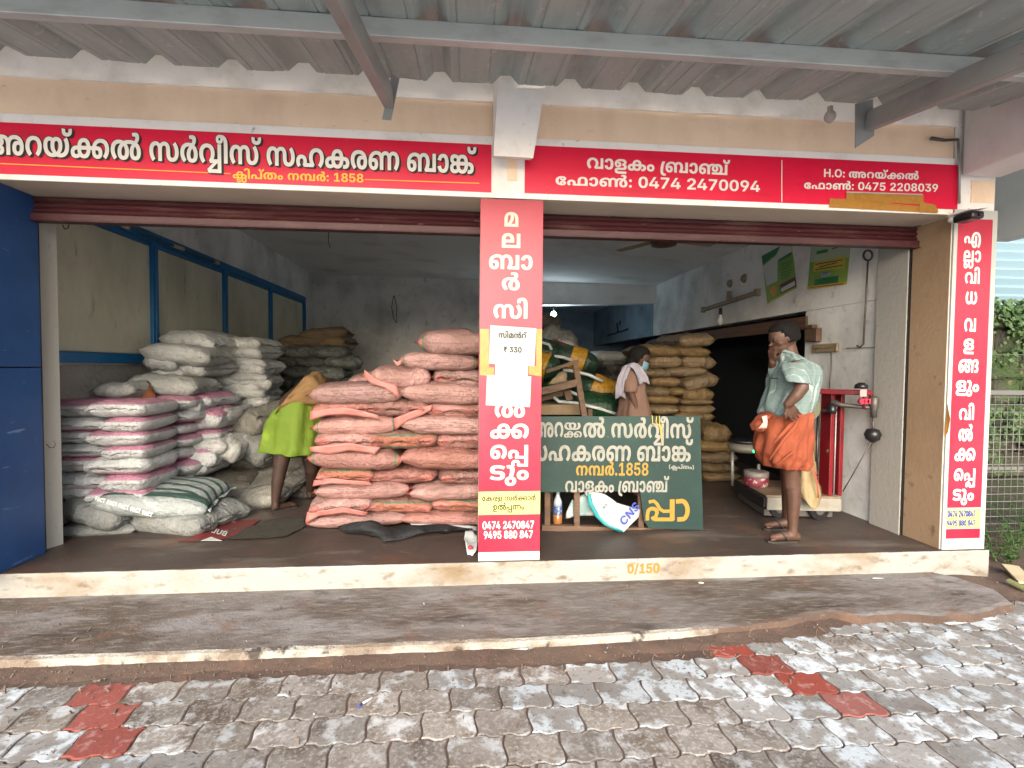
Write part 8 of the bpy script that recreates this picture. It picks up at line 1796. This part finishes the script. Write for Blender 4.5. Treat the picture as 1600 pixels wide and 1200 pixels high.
# creepers hanging over the mossy wall
def creeper(c, w, h, n, seed, label):
    rnd = random.Random(seed); bl = bmesh.new()
    t = empty('creeper', c, label, 'plant')
    for k in range(n):
        p = Vector(c)+Vector((rnd.uniform(-w, w), rnd.uniform(-.12, .05), -abs(rnd.gauss(0, .5))*h))
        if noise.noise(p*2.2+Vector((seed, 0, 0))) < -.12: continue
        a = rnd.uniform(0, 2*pi); d = Vector((cos(a), -abs(sin(a))*.6, rnd.uniform(-.8, .1))).normalized(); s = d.cross(Vector((0, 1, 0))).normalized()
        L_ = rnd.uniform(.04, .09); ww = L_*.4
        vv = [bl.verts.new(v) for v in (p, p+d*L_*.5+s*ww, p+d*L_, p+d*L_*.5-s*ww)]
        bl.faces.new(vv)
    o = bm_obj('leaves', bl, M_leaf, t); o['kind'] = 'stuff'
    tube('stem', [Vector(c)+Vector((-w*.5, -.02, 0)), Vector(c)+Vector((-w*.3, -.06, -h*.4)), Vector(c)+Vector((-w*.35, -.05, -h*.8))], .012, M_wood, t, 6)
creeper((7.6, 6.40, zt+.05), 1.5, .7, 2600, 4, 'green creeper spilling over the top of the mossy wall')
creeper((8.2, 6.38, 1.0), 1.6, .9, 1600, 9, 'sparse green creeper low on the mossy wall behind the mesh')
# junk
jk = sheet_px('plastic_sheet', [[(1566, 868, 3.75), (1585, 860, 3.9), (1612, 858, 3.95)], [(1560, 880, 3.65), (1582, 872, 3.7), (1612, 868, 3.75)], [(1575, 892, 3.55), (1592, 888, 3.55), (1615, 884, 3.55)]], M_wovw, None, 2, .03, 4)
tag(jk, 'crumpled white woven plastic lying in the right corner outside', 'sheet')
for i, (a, b, w, lab) in enumerate((((1578, 884), (1606, 912), .10, 'pale broken plank lying against the plastic junk'), ((1574, 906), (1606, 922), .05, 'mossy thin stick under the pale plank'))):
    o = beam('plank', U(*a, Z=.05), U(*b, Z=.02), w, .018, mat('pale_plank', (.42, .34, .22), .7, [((.25, .2, .12), 5, .5, .7)]) if i == 0 else mat('mossy_stick', (.12, .13, .05), .8), None)
    tag(o, lab, 'plank')
# litter on the paving and platform
pn = empty('pen', U(572, 1096, Z=.01), 'short white and blue pen lying on the pavers', 'pen')
tube('barrel', [U(566, 1099, Z=.008), U(582, 1090, Z=.008)], .0042, M_whitepl, pn)
tube('cap', [U(559, 1105, Z=.008), U(566, 1099, Z=.008)], .0046, M_dkblue, pn)
for i, (px, py, z, s, a, lab) in enumerate(((818, 1016, .006, .05, 20, 'small white paper scrap on the soil below the platform edge'), (1546, 968, .05, .06, 60, 'white torn paper scrap on the red soil at the right'), (1490, 975, .04, .07, -30, 'pale leaf-shaped scrap on the red soil at the right'), (1370, 905, .056, .05, 10, 'curled white scrap on the platform at the right'), (1095, 912, .056, .03, 80, 'small pinkish scrap on the platform near the step'))):
    c = U(px, py, Z=z); r_ = random.Random(i); vs = []
    for k in range(7):
        th = 2*pi*k/7; rr = s*(.35+.4*r_.random())*(1 if k % 3 else 1.3)
        vs.append(c+Vector((cos(th+radians(a))*rr*1.5, sin(th+radians(a))*rr*.35, .002+r_.random()*.010)))
    o = mesh('paper_scrap', vs+[c+Vector((0, 0, .012))], [(k, (k+1) % 7, 7) for k in range(7)], M_paper if i != 4 else M_peach)
    tag(o, lab, 'litter')
# loose twigs, grit on the soil strip and platform: nobody could count them
gb_ = bmesh.new(); rg = random.Random(5)
for k in range(1500):
    x = rg.uniform(-3.2, 3.9); y = rg.choice((rg.gauss(2.5, .09), rg.gauss(2.52, .14), rg.uniform(2.0, 3.25)))
    if x > 1.3: y += (x-1.3)*rg.uniform(0, .3)
    z = .056 if (y > 2.68 and x < 1.2) else max(.004, drift(x, y)+.004)
    if y > 3.29: continue
    if x > 1.2: z = max(z, drift(x, y)+.003)
    s = abs(rg.gauss(0, 1))*.0016+.001
    M_ = Matrix.Translation((x, y, z)) @ Euler((rg.random()*6, rg.random()*6, rg.random()*6)).to_matrix().to_4x4() @ Matrix.Diagonal((s*rg.choice((1, 1, 1, 6)), s*1.2, s*.7, 1))
    bmesh.ops.create_cube(gb_, size=1.6, matrix=M_)
o = bm_obj('grit', gb_, mat('grit', (.13, .095, .075), .9, [((.34, .31, .28), 30, .6, .65), ((.08, .05, .035), 22, .5, .6)])); o['kind'] = 'stuff'

# ------------------------------------------------------------------ people
def blob(name, segs, balls, voxel, m, parent, smooth_it=6):
    """one continuous skin grown from tapered limbs and rounded masses"""
    bm = bmesh.new()
    def ball(c, r, sub=2, sc_=(1, 1, 1), rot=None):
        M_ = Matrix.Translation(c)
        if rot: M_ = M_ @ rot.to_matrix().to_4x4()
        M_ = M_ @ Matrix.Diagonal((sc_[0]*r, sc_[1]*r, sc_[2]*r, 1))
        bmesh.ops.create_icosphere(bm, subdivisions=sub, radius=1, matrix=M_)
    for p0, r0, p1, r1 in segs:
        p0, p1 = Vector(p0), Vector(p1); L_ = (p1-p0).length
        n = max(2, int(L_/(min(r0, r1)*.35)))
        for i in range(n+1):
            t = i/n; ball(p0.lerp(p1, t), r0+(r1-r0)*t, 2)
    for b in balls:
        ball(Vector(b[0]), b[1], 3, b[2] if len(b) > 2 else (1, 1, 1), b[3] if len(b) > 3 else None)
    me = bpy.data.meshes.new(name); bm.to_mesh(me); bm.free()
    o = bpy.data.objects.new(name, me); COL.objects.link(o)
    r = o.modifiers.new('r', 'REMESH'); r.mode = 'VOXEL'; r.voxel_size = voxel
    s = o.modifiers.new('s', 'SMOOTH'); s.iterations = smooth_it; s.factor = .5
    dg = bpy.context.evaluated_depsgraph_get()
    me2 = bpy.data.meshes.new_from_object(o.evaluated_get(dg))
    bpy.data.objects.remove(o)
    me2.materials.clear()
    return link(name, me2, m, parent, True)
def loft(name, rings, m, parent, n=40, fold=0, seed=0, fscale=5, cap=False, th=.004, foldfn=None, sub=4):
    """cloth skin through rings (centre, radius x, radius y, tilt about y)"""
    V = []; F = []; R = []
    for a, b in zip(rings, rings[1:]):
        for i in range(sub):
            t = i/sub; R.append(tuple((Vector(a[k]).lerp(Vector(b[k]), t) if k == 0 else a[k]+(b[k]-a[k])*t) for k in range(len(a))))
    R.append(tuple(Vector(v) if i == 0 else v for i, v in enumerate(rings[-1])))
    for i, rg_ in enumerate(R):
        c, rx, ry = rg_[:3]; tl_ = rg_[3] if len(rg_) > 3 else 0
        for k in range(n):
            th_ = 2*pi*k/n
            w = fold*noise.noise(Vector((cos(th_)*fscale*.5+seed, sin(th_)*fscale*.5, i/sub*.7)))
            if foldfn: w += foldfn(th_, i/(len(R)-1))
            x, y = cos(th_)*(rx+w), sin(th_)*(ry+w)
            V.append(c+Vector((x*cos(tl_), y, x*sin(tl_))))
    for i in range(len(R)-1):
        for k in range(n): F.append((i*n+k, i*n+(k+1) % n, (i+1)*n+(k+1) % n, (i+1)*n+k))
    if cap: F += [tuple(range(n)), tuple((len(R)-1)*n+k for k in range(n))]
    o = mesh(name, V, F, m, parent, True)
    if th and not cap:
        s = o.modifiers.new('thick', 'SOLIDIFY'); s.thickness = th; s.offset = 0
    return o
M_skin = mat('brown_skin', (.075, .037, .024), .5, [((.053, .026, .018), 12, .45, .7)], bump=(60, .15, .003), spec=.4)
M_skind = mat('dark_brown_skin', (.028, .016, .012), .5, [((.04, .02, .014), 12, .45, .7)], bump=(60, .15, .003))
M_hair = mat('black_hair', (.005, .0045, .0045), .85, bump=(90, .5, .004), spec=.15)
M_eye = mat('eye_dark', (.02, .015, .012), .2)
M_sole = mat('dark_sandal', (.03, .024, .02), .6)
def hand(P, wrist, palm_dir, side, curl, r, segs, spread=1.0, length=.175):
    """palm and five bent fingers: palm_dir forward, side = towards the thumb, curl = bend direction"""
    f = Vector(palm_dir).normalized(); s = Vector(side); s = (s-f*s.dot(f)).normalized(); c = Vector(curl).normalized()
    w = Vector(wrist); k = length
    for j in range(4):
        off = (1.5-j)*.020*spread*k/.175
        base = w+f*k*.48+s*off
        segs.append((w+f*k*.08+s*off*.6, .0135*k/.175, base, .0115*k/.175))
        ln = (.42, .48, .45, .36)[j]*k
        a = base; d = f+s*off*1.2
        for q in range(3):
            d = (d+c*(.28+.10*q)).normalized(); b = a+d*ln*(.42, .32, .26)[q]
            segs.append((a, (.0100, .0092, .0082)[q]*k/.175, b, (.0092, .0082, .0070)[q]*k/.175)); a = b
    t0 = w+f*k*.12+s*.022; d = (f*.7+s*.8).normalized()
    t1 = t0+d*k*.26; t2 = t1+(d*.6+f*.6+c*.2).normalized()*k*.2
    segs += [(t0, .0125, t1, .0108), (t1, .0105, t2, .0085)]
def head(c, fwd, r, balls, segs, up=(0, 0, 1)):
    """skull, jaw, nose, lips, brow and ears, looking along fwd"""
    f = Vector(fwd).normalized(); u = Vector(up); u = (u-f*u.dot(f)).normalized(); s = f.cross(u)
    R = Matrix((f, s, u)).transposed().to_quaternion()
    balls += [(c+u*.015*r/.1, r, (.98, .78, 1.0), R), (c+f*.28*r-u*.52*r, r*.62, (.9, .88, .85), R), (c+f*.48*r-u*.88*r, r*.26, (1, 1.1, .8), R),
              (c+f*.90*r-u*.18*r, r*.12, (1, .7, 1.5), R), (c+f*1.05*r-u*.34*r, r*.13, (1, 1.05, .75), R), (c+f*.86*r+u*.10*r, r*.16, (.5, 3.0, .55), R),
              (c+f*.84*r-u*.60*r, r*.12, (.8, 1.9, .55), R), (c+f*.80*r-u*.70*r, r*.12, (.8, 1.7, .6), R)]
    for q in (-1, 1):
        balls += [(c-f*.05*r+s*q*.80*r-u*.12*r, r*.24, (.65, .28, 1.1), R), (c+f*.50*r+s*q*.42*r-u*.30*r, r*.28, (.8, .7, .7), R)]
    return f, s, u, R

# the standing man, seen from his left side, hand on hip
YM = 3.62
def zm(x, y): return (1150+x/3.243, 490+y/3.243)
def Mp(x, y, d=0): return U(*zm(x, y), Y=YM+d)
man = empty('person', (U(1225, 838, Z=ZF).x, YM, ZF), 'standing man in a mint plaid shirt and folded orange wrap, one hand on his hip', 'person')
segs = []; balls = []
hc = Mp(242, 122); hr_ = .105
f_, s_, u_, Rm = head(hc, (-1, .12, -.22), hr_, balls, segs)
neck = Mp(275, 215); sh = Mp(296, 265, 0)
segs += [(hc+Vector((.03, 0, -.05)), .058, neck, .060), (neck, .060, Mp(290, 260), .075)]
shl, shr = Mp(300, 275, -.17), Mp(270, 275, .19)
el, wl_ = Mp(335, 372, -.31), Mp(262, 458, -.275)
segs += [(shl, .058, el, .044), (el, .046, Mp(305, 415, -.30), .042), (Mp(305, 415, -.30), .042, wl_, .030)]
hand(None, wl_, Mp(305, 530, -.250)-wl_, (-.7, 0, -.5), (.5, .45, -.1), .0, segs, 1.2, .175)
er, wr_ = Mp(188, 330, .17), Mp(185, 245, .05)
segs += [(shr, .055, er, .042), (er, .042, wr_, .028)]
hand(None, wr_, Mp(178, 130, .0)-wr_, (.2, -1, 0), (.5, -.2, 0), 0, segs, 1, .165)
# trunk inside the shirt, legs
segs += [(Mp(290, 300), .115, Mp(270, 400), .125), (Mp(270, 400), .125, Mp(245, 500), .125)]
kn, an = Mp(283, 850, -.06), Mp(287, 1075, -.06)
segs += [(Mp(262, 560, -.08), .095, kn+Vector((0, 0, .05)), .066), (kn+Vector((0, 0, .05)), .064, kn-Vector((0, 0, .03)), .058), (kn-Vector((-.006, 0, .03)), .057, Mp(291, 925, -.06), .056), (Mp(291, 925, -.06), .056, an, .036)]
ft = Vector((an.x, an.y, ZF+.055))
segs += [(an, .036, ft, .038), (ft+Vector((.03, 0, -.012)), .034, Vector((ft.x-.07, ft.y, ZF+.05)), .034), (Vector((ft.x-.07, ft.y, ZF+.05)), .034, Vector((ft.x-.16, ft.y-.005, ZF+.038)), .024)]
kn2, an2 = Mp(268, 840, .14), Mp(258, 1035, .22)
segs += [(Mp(262, 560, .08), .095, kn2, .062), (kn2, .060, Mp(268, 925, .17), .055), (Mp(268, 925, .17), .055, an2, .036)]
ft2 = Vector((an2.x, an2.y, ZF+.055))
segs += [(an2, .036, ft2, .038), (ft2, .036, Vector((ft2.x-.08, ft2.y, ZF+.05)), .033), (Vector((ft2.x-.08, ft2.y, ZF+.05)), .033, Vector((ft2.x-.17, ft2.y, ZF+.038)), .023)]
for F_ in (ft, ft2):
    for k in range(5):
        b = Vector((F_.x-.155+.008*k, F_.y-.030+.0155*k, ZF+.032))
        segs.append((b, .0105-(.0012*k if k else -.002), b+Vector((-.030+.004*k, 0, -.004)), .009-.0008*k))
body = blob('body', segs, balls, .0062, M_skin, man)
# eye, hair, moustache
for q in (-1, 1):
    e = lathe('eye', (0, 0, 0), [(.001, -.011), (.008, -.008), (.011, 0), (.008, .008), (.001, .011)], M_eye, None, 10)
    e.location = hc+f_*hr_*.84+s_*q*hr_*.34-u_*.05*hr_; par(e, man)
def hair_cap(c, f, s, u, r, m, parent, back=.0, seed=0, front=.55, low=-.55):
    V = []; F = []; n = 32; mm = 16
    for i in range(mm+1):
        ph = pi*i/mm*.80
        for k in range(n):
            th = 2*pi*k/n
            d = f*cos(th)*sin(ph)+s*sin(th)*sin(ph)+u*cos(ph)
            lim = 1.0
            fr = d.dot(f); up_ = d.dot(u)
            keep = up_ > (.42 if fr > .45 else (low if fr < .0 else low+(fr/.45)*(.42-low)))
            rr = r*(1.10+.035*noise.noise(d*4+Vector((seed, 0, 0)))+.03*noise.noise(d*14+Vector((seed, 0, 0))))
            if not keep: rr = r*.86
            p = c+u*.015*r/.1+f*d.dot(f)*rr*.98+s*d.dot(s)*rr*.84+u*d.dot(u)*rr*1.0
            if back and fr < 0: p -= f*back*(-fr)*r
            V.append(p)
    for i in range(mm):
        for k in range(n): F.append((i*n+k, i*n+(k+1) % n, (i+1)*n+(k+1) % n, (i+1)*n+k))
    return mesh('hair', V, F, m, parent, True)
hair_cap(hc, f_, s_, u_, hr_, M_hair, man, .06)
# shirt: trunk and short sleeves
M_shirt = mat('mint_plaid_cotton', (.135, .185, .18), .8, [((.128, .178, .162), 5, .45, .7)], bumps=[(9, .5, .03, (1, 1, .5)), (120, .2, .002)])
def plaid(N, L, s):
    g = N.new('ShaderNodeNewGeometry'); o = sepz(N, L, g.outputs['Position'])
    h = mathn(N, L, 'ADD', o[0], o[1])
    v1 = mathn(N, L, 'LESS_THAN', mathn(N, L, 'FRACT', mathn(N, L, 'MULTIPLY', h, 26)), .16)
    v2 = mathn(N, L, 'LESS_THAN', mathn(N, L, 'FRACT', mathn(N, L, 'MULTIPLY', h, 13)), .10)
    h1 = mathn(N, L, 'LESS_THAN', mathn(N, L, 'FRACT', mathn(N, L, 'MULTIPLY', o[2], 20)), .14)
    c = mixc(N, L, mathn(N, L, 'MULTIPLY', v1, .55), s, (.09, .15, .14))
    c = mixc(N, L, mathn(N, L, 'MULTIPLY', v2, .6), c, (.36, .41, .385))
    return mixc(N, L, mathn(N, L, 'MULTIPLY', h1, .45), c, (.10, .15, .145))
tint(M_shirt, plaid)
def sf(th, t): return .009*sin(th*5+t*9)*t+.006*sin(th*9-t*14)*(1-abs(2*t-1))
loft('shirt', [(Mp(276, 208, 0), .062, .066, -.35), (Mp(284, 222, .0), .085, .12, -.30), (Mp(292, 250, .01), .125, .205, -.18), (Mp(292, 300, .01), .150, .215, 0), (Mp(286, 360, .0), .158, .205, 0), (Mp(268, 430, 0), .168, .200, .02), (Mp(244, 490, 0), .165, .190, .05), (Mp(240, 510, 0), .150, .172, .05), (Mp(238, 545, 0), .120, .14, .05)], M_shirt, man, 72, .03, 3, 8, foldfn=sf)
sl_ = loft('sleeve', [(Mp(290, 238, -.12), .070, .055, .2), (Mp(294, 252, -.17), .088, .075, .15), (Mp(300, 285, -.225), .086, .076, .1), (Mp(308, 320, -.265), .082, .074, 0), (Mp(320, 352, -.29), .080, .070, -.1)], M_shirt, man, 26, .012, 8, 5)
loft('sleeve', [(Mp(275, 262, .15), .072, .06, 0), (Mp(245, 285, .20), .075, .068, 0), (Mp(215, 310, .20), .070, .064, 0)], M_shirt, man, 26, .012, 18, 5)
loft('collar', [(Mp(262, 200, 0), .070, .070, -.45), (Mp(268, 212, 0), .088, .088, -.45), (Mp(272, 224, .0), .098, .098, -.5)], M_shirt, man, 30, .006, 2, 5)
# pocket
tube('pocket_edge', [Mp(178, 328, -.10), Mp(200, 328, -.15), Mp(212, 330, -.175)], .003, M_hair, man, 5)
# folded orange wrap
M_orw = mat('orange_cotton', (.216, .048, .018), .85, [((.168, .034, .013), 4, .45, .7), ((.304, .080, .036), 7, .55, .7)], bumps=[(6, .6, .04, (1, 1, .5)), (140, .2, .002)])
def of(th, t):
    return .012*sin(th*3+t*4)*t+.010*sin(th*6-t*7+1)*t+.011*sin(th*13+t*12)*(.3+t)
loft('wrap_skirt', [(Mp(250, 494), .170, .196, .03), (Mp(248, 515), .172, .200, .03), (Mp(242, 570), .178, .205, 0), (Mp(236, 630), .184, .21, 0), (Mp(234, 700), .184, .21, -.04), (Mp(236, 745), .174, .20, -.06), (Mp(240, 772), .148, .175, -.05), (Mp(243, 768), .120, .15, -.05)], M_orw, man, 90, .022, 6, 7, foldfn=of, sub=6)
loft('knot_fold', [(Mp(160, 505, -.06), .012, .04, 0), (Mp(140, 520, -.09), .045, .06, .3), (Mp(118, 545, -.10), .058, .066, .5), (Mp(112, 575, -.10), .040, .05, .7), (Mp(135, 590, -.10), .016, .03, .8)], M_orw, man, 24, .02, 9, 5, cap=True)
sheet_px('pale_hem', [[(*zm(132, 520), YM-.17), (*zm(158, 515), YM-.17)], [(*zm(140, 550), YM-.185), (*zm(160, 548), YM-.185)], [(*zm(112, 582), YM-.175), (*zm(155, 580), YM-.185)]], mat('pale_pink_lining', (.55, .33, .27), .8), man, 1, .008, 3)
for i, pts in enumerate(([(330, 505), (300, 570), (240, 640), (170, 740)], [(345, 520), (330, 620), (290, 700), (210, 765)], [(300, 530), (250, 590), (190, 660)])):
    P = [Mp(x, y, -.205+.01*abs(i-1)) for x, y in pts]
    tube('cloth_fold', P, [.006]+[.013]*(len(P)-2)+[.005], M_orw, man, 8)
for F_, nm in ((ft, 1), (ft2, 2)):
    extrude_poly('sandal_sole', [Vector((F_.x+a, F_.y+b, ZF+.003)) for a, b in ((.045, -.02), (.052, .012), (.03, .036), (-.07, .040), (-.15, .046), (-.20, .02), (-.20, -.016), (-.15, -.044), (-.06, -.036), (.02, -.038))], (0, 0, .014), M_sole, man)
    tube('sandal_strap', [Vector((F_.x-.07+.02, F_.y-.040, ZF+.02)), Vector((F_.x-.085, F_.y-.030, ZF+.066)), Vector((F_.x-.10, F_.y, ZF+.078)), Vector((F_.x-.085, F_.y+.032, ZF+.06)), Vector((F_.x-.06, F_.y+.042, ZF+.02))], .008, M_sole, man, 6)

# the bending man in lime green, seen from behind and left
YN = 4.62
def zn(x, y): return (400+x/4.442, 560+y/4.442)
def Np(x, y, d=0): return U(*zn(x, y), Y=YN+d)
bman = empty('person', (Np(135, 1040).x, YN, ZF), 'man bending forward behind the salmon sacks in a lime green wrap and ochre shirt', 'person')
segs = []; balls = []
hip = Np(270, 330, .05); shp = Np(480, 230, .10); hd = Np(590, 330, .12)
head(hd, (.55, .2, -.8), .105, balls, segs, (.8, 0, .5))
segs += [(hd+Vector((-.05, 0, .05)), .058, Np(530, 260, .10), .062), (hip, .14, Np(380, 240, .08), .145), (Np(380, 240, .08), .145, shp, .12)]
kl, al = Np(175, 760, -.05), Np(135, 1030, -.05)
segs += [(Np(225, 420, -.04), .10, kl+Vector((0, 0, .04)), .066), (kl+Vector((0, 0, .04)), .064, Np(150, 860, -.05), .056), (Np(150, 860, -.05), .055, Vector((al.x, al.y, ZF+.10)), .036)]
fl = Vector((al.x, al.y, ZF+.05))
segs += [(fl+Vector((0, 0, .05)), .036, fl, .036), (fl+Vector((-.01, -.0, -.012)), .034, fl+Vector((.10, .12, -.014)), .028)]
kr, ar = Np(385, 770, .25), Np(375, 1000, .35)
segs += [(Np(340, 430, .15), .10, kr, .064), (kr, .062, Vector((ar.x, ar.y, ZF+.09)), .036), (Vector((ar.x, ar.y, ZF+.09)), .036, Vector((ar.x, ar.y, ZF+.05)), .035), (Vector((ar.x, ar.y, ZF+.045)), .033, Vector((ar.x+.12, ar.y+.08, ZF+.035)), .026)]
for d_ in (-.12, .3):
    e_ = Np(560, 520, d_); w_ = Np(610, 720, d_)
    segs += [(Np(490, 270, d_), .055, e_, .042), (e_, .042, w_, .028)]
    hand(None, w_, (.3, .1, -1), (0, -1 if d_ < 0 else 1, 0), (.6, .3, 0), 0, segs)
for F_, dx, dy in ((fl, .10, .12), (Vector((ar.x, ar.y, ZF+.05)), .12, .08)):
    dd = Vector((dx, dy, 0)).normalized(); ss = Vector((-dd.y, dd.x, 0))
    for k in range(5):
        b = F_+Vector((dx, dy, -.018))+ss*(-.028+.014*k); segs.append((b, .011-.001*k, b+dd*(.034-.004*k), .009-.0008*k))
blob('body', segs, balls, .007, M_skind, bman)
f2, s2 = Vector((.55, .2, -.8)).normalized(), None
u2 = Vector((.8, 0, .5)); u2 = (u2-f2*u2.dot(f2)).normalized(); s2 = f2.cross(u2)
hair_cap(hd, f2, s2, u2, .105, M_hair, bman)
M_och = mat('ochre_cotton', (.162, .093, .032), .85, [((.102, .060, .024), 4, .45, .7)], bumps=[(7, .6, .04), (120, .2, .002)])
loft('shirt', [(Np(225, 345, .05), .175, .205, .70), (Np(262, 275, .05), .195, .22, .92), (Np(330, 235, .07), .190, .23, 1.15), (Np(410, 225, .08), .180, .23, 1.35), (Np(480, 245, .09), .135, .20, 1.55), (Np(525, 265, .1), .08, .11, 1.6)], M_och, bman, 44, .045, 4, 7)
loft('sleeve', [(Np(480, 250, -.08), .07, .075, .9), (Np(510, 330, -.11), .072, .072, .3), (Np(528, 400, -.12), .068, .068, .2)], M_och, bman, 24, .01, 5, 5)
M_lime = mat('lime_cotton', (.085, .135, .008), .8, [((.068, .120, .006), 4, .45, .7), ((.132, .208, .016), 7, .55, .7)], bumps=[(6, .6, .04, (1, 1, .4)), (120, .2, .002)])
def lf(th, t): return (.030*sin(th*5+1+t)+.018*sin(th*11+t*5))*t
loft('wrap_skirt', [(Np(305, 262, .05), .130, .175, .35), (Np(278, 330, .05), .190, .21, .22), (Np(268, 420, .05), .235, .23, .1), (Np(272, 520, .07), .262, .245, .03), (Np(280, 600, .08), .275, .26, -.02), (Np(284, 640, .08), .282, .265, -.05)], M_lime, bman, 60, .016, 12, 5, foldfn=lf, sub=5)
extrude_poly('sandal_sole', [fl+Vector((a*.64-b*.77, a*.77+b*.64, -.048)) for a, b in ((-.05, -.03), (-.05, .03), (.06, .045), (.18, .04), (.20, 0), (.18, -.045), (.06, -.04))], (0, 0, .014), M_sole, bman)

# the woman with the shawl and the mask, standing behind the board
YWm = 4.95
def Wp(x, y, d=0): return U(*z3(x, y), Y=YWm+d)
wom = empty('person', (Wp(660, 900).x, YWm, ZF), 'woman in a tan tunic and white shawl with a blue face mask, looking down', 'person')
segs = []; balls = []
wh = Wp(708, 528); wr0 = .098
fw_, sw2, uw_, Rw = head(wh, (.95, -.25, -.35), wr0, balls, segs)
segs += [(wh+Vector((-.03, 0, -.05)), .05, Wp(665, 600), .052), (Wp(660, 625, -.12), .05, Wp(645, 760, -.17), .038), (Wp(645, 760, -.17), .038, Wp(705, 935, -.15), .027),
         (Wp(680, 625, .14), .05, Wp(700, 760, .16), .038), (Wp(700, 760, .16), .038, Wp(730, 930, .12), .027), (Wp(665, 640), .10, Wp(670, 900), .11)]
hand(None, Wp(705, 935, -.15), (.35, 0, -1), (.5, -.6, 0), (.3, .5, 0), 0, segs, 1, .16)
hand(None, Wp(730, 930, .12), (.35, 0, -1), (.5, .6, 0), (.3, -.5, 0), 0, segs, 1, .16)
fx, fy_ = Wp(670, 900).x, YWm
for q in (-.08, .08):
    segs += [((fx, fy_+q, 1.0), .09, (fx, fy_+q, .62), .06), ((fx, fy_+q, .62), .056, (fx, fy_+q, ZF+.09), .036), ((fx, fy_+q, ZF+.05), .034, (fx+.15, fy_+q, ZF+.036), .026)]
    for k in range(5):
        b = Vector((fx+.16, fy_+q-.024+.012*k, ZF+.03)); segs.append((b, .010, b+Vector((.028, 0, 0)), .008))
blob('body', segs, balls, .0066, M_skin, wom)
hair_cap(wh, fw_, sw2, uw_, wr0, M_hair, wom, .18, 4, low=-.75)
lathe('hair_knot', Wp(652, 560)-Vector((0, 0, .05)), [(.01, 0), (.045, .02), (.055, .05), (.045, .08), (.01, .10)], M_hair, wom)
for q in (-1, 1):
    e = lathe('eye', (0, 0, 0), [(.001, -.010), (.0075, -.007), (.010, 0), (.0075, .007), (.001, .010)], M_eye, None, 10)
    e.location = wh+fw_*wr0*.84+sw2*q*wr0*.34-uw_*.05*wr0; par(e, wom)
M_mask = mat('pale_blue_mask', (.102, .204, .246), .7, bump=(30, .4, .004))
V = []; F = []
for i in range(9):
    for j in range(7):
        a = (i/8-.5)*2.3; b = -.22-j/6*.85
        V.append(wh+fw_*cos(a)*wr0*1.16*(1-.10*abs(j/3-1))+sw2*sin(a)*wr0*.92+uw_*b*wr0)
for i in range(8):
    for j in range(6): F.append((i*7+j, i*7+j+1, (i+1)*7+j+1, (i+1)*7+j))
mk_ = mesh('face_mask', V, F, M_mask, wom, True); sm = mk_.modifiers.new('thick', 'SOLIDIFY'); sm.thickness = .003
M_tun = mat('tan_pink_tunic', (.128, .076, .055), .85, [((.085, .051, .038), 5, .45, .7)], bumps=[(7, .6, .03, (1, 1, .4))])
def wf_(th, t): return (.014*sin(th*6+2)+.008*sin(th*11))*t
loft('tunic', [(Wp(668, 598), .06, .06, 0), (Wp(664, 622), .11, .17, 0), (Wp(662, 680), .125, .185, 0), (Wp(664, 760), .120, .175, 0), (Wp(668, 860), .135, .19, 0), (Wp(670, 940), .165, .215, 0), (Wp(672, 1180), .20, .24, 0)], M_tun, wom, 44, .012, 4, 5, foldfn=wf_)
loft('sleeve', [(Wp(658, 618, -.12), .062, .06, 0), (Wp(650, 690, -.16), .064, .062, 0), (Wp(648, 765, -.17), .062, .06, .1)], M_tun, wom, 22, .008, 7, 5)
loft('leggings', [(Vector((fx, fy_, .95)), .15, .17, 0), (Vector((fx, fy_, .45)), .12, .14, 0), (Vector((fx, fy_, ZF+.11)), .10, .13, 0)], mat('dark_leggings', (.04, .03, .03), .8), wom, 30, .01, 9, 5)
M_shawl = mat('white_shawl', (.221, .212, .246), .85, [((.162, .153, .178), 5, .45, .7)], bumps=[(8, .7, .03), (60, .3, .004)])
def shawl(name, pts, wv, seed):
    V = []; F = []; n = 10
    P = []
    for a, b in zip(pts, pts[1:]):
        for i in range(5): P.append(Vector(a).lerp(Vector(b), i/5))
    P.append(Vector(pts[-1]))
    for i, p in enumerate(P):
        for k in range(n+1):
            t = k/n-.5
            V.append(p+Vector(wv)*t+Vector((0, -1, 0))*(.018*cos(t*pi)+.012*sin(t*16+i*.2))+Vector((0, 0, .03))*cos(t*pi))
    for i in range(len(P)-1):
        for k in range(n): F.append((i*(n+1)+k, i*(n+1)+k+1, (i+1)*(n+1)+k+1, (i+1)*(n+1)+k))
    o = mesh(name, V, F, M_shawl, wom, True); m_ = o.modifiers.new('thick', 'SOLIDIFY'); m_.thickness = .005
    return o
shawl('shawl', [Wp(575, 820, -.13), Wp(572, 740, -.16), Wp(592, 660, -.19), Wp(625, 595, -.18), Wp(668, 585, -.16), Wp(705, 615, -.20), Wp(730, 665, -.21), Wp(742, 720, -.20)], (.115, .05, .0), 1)
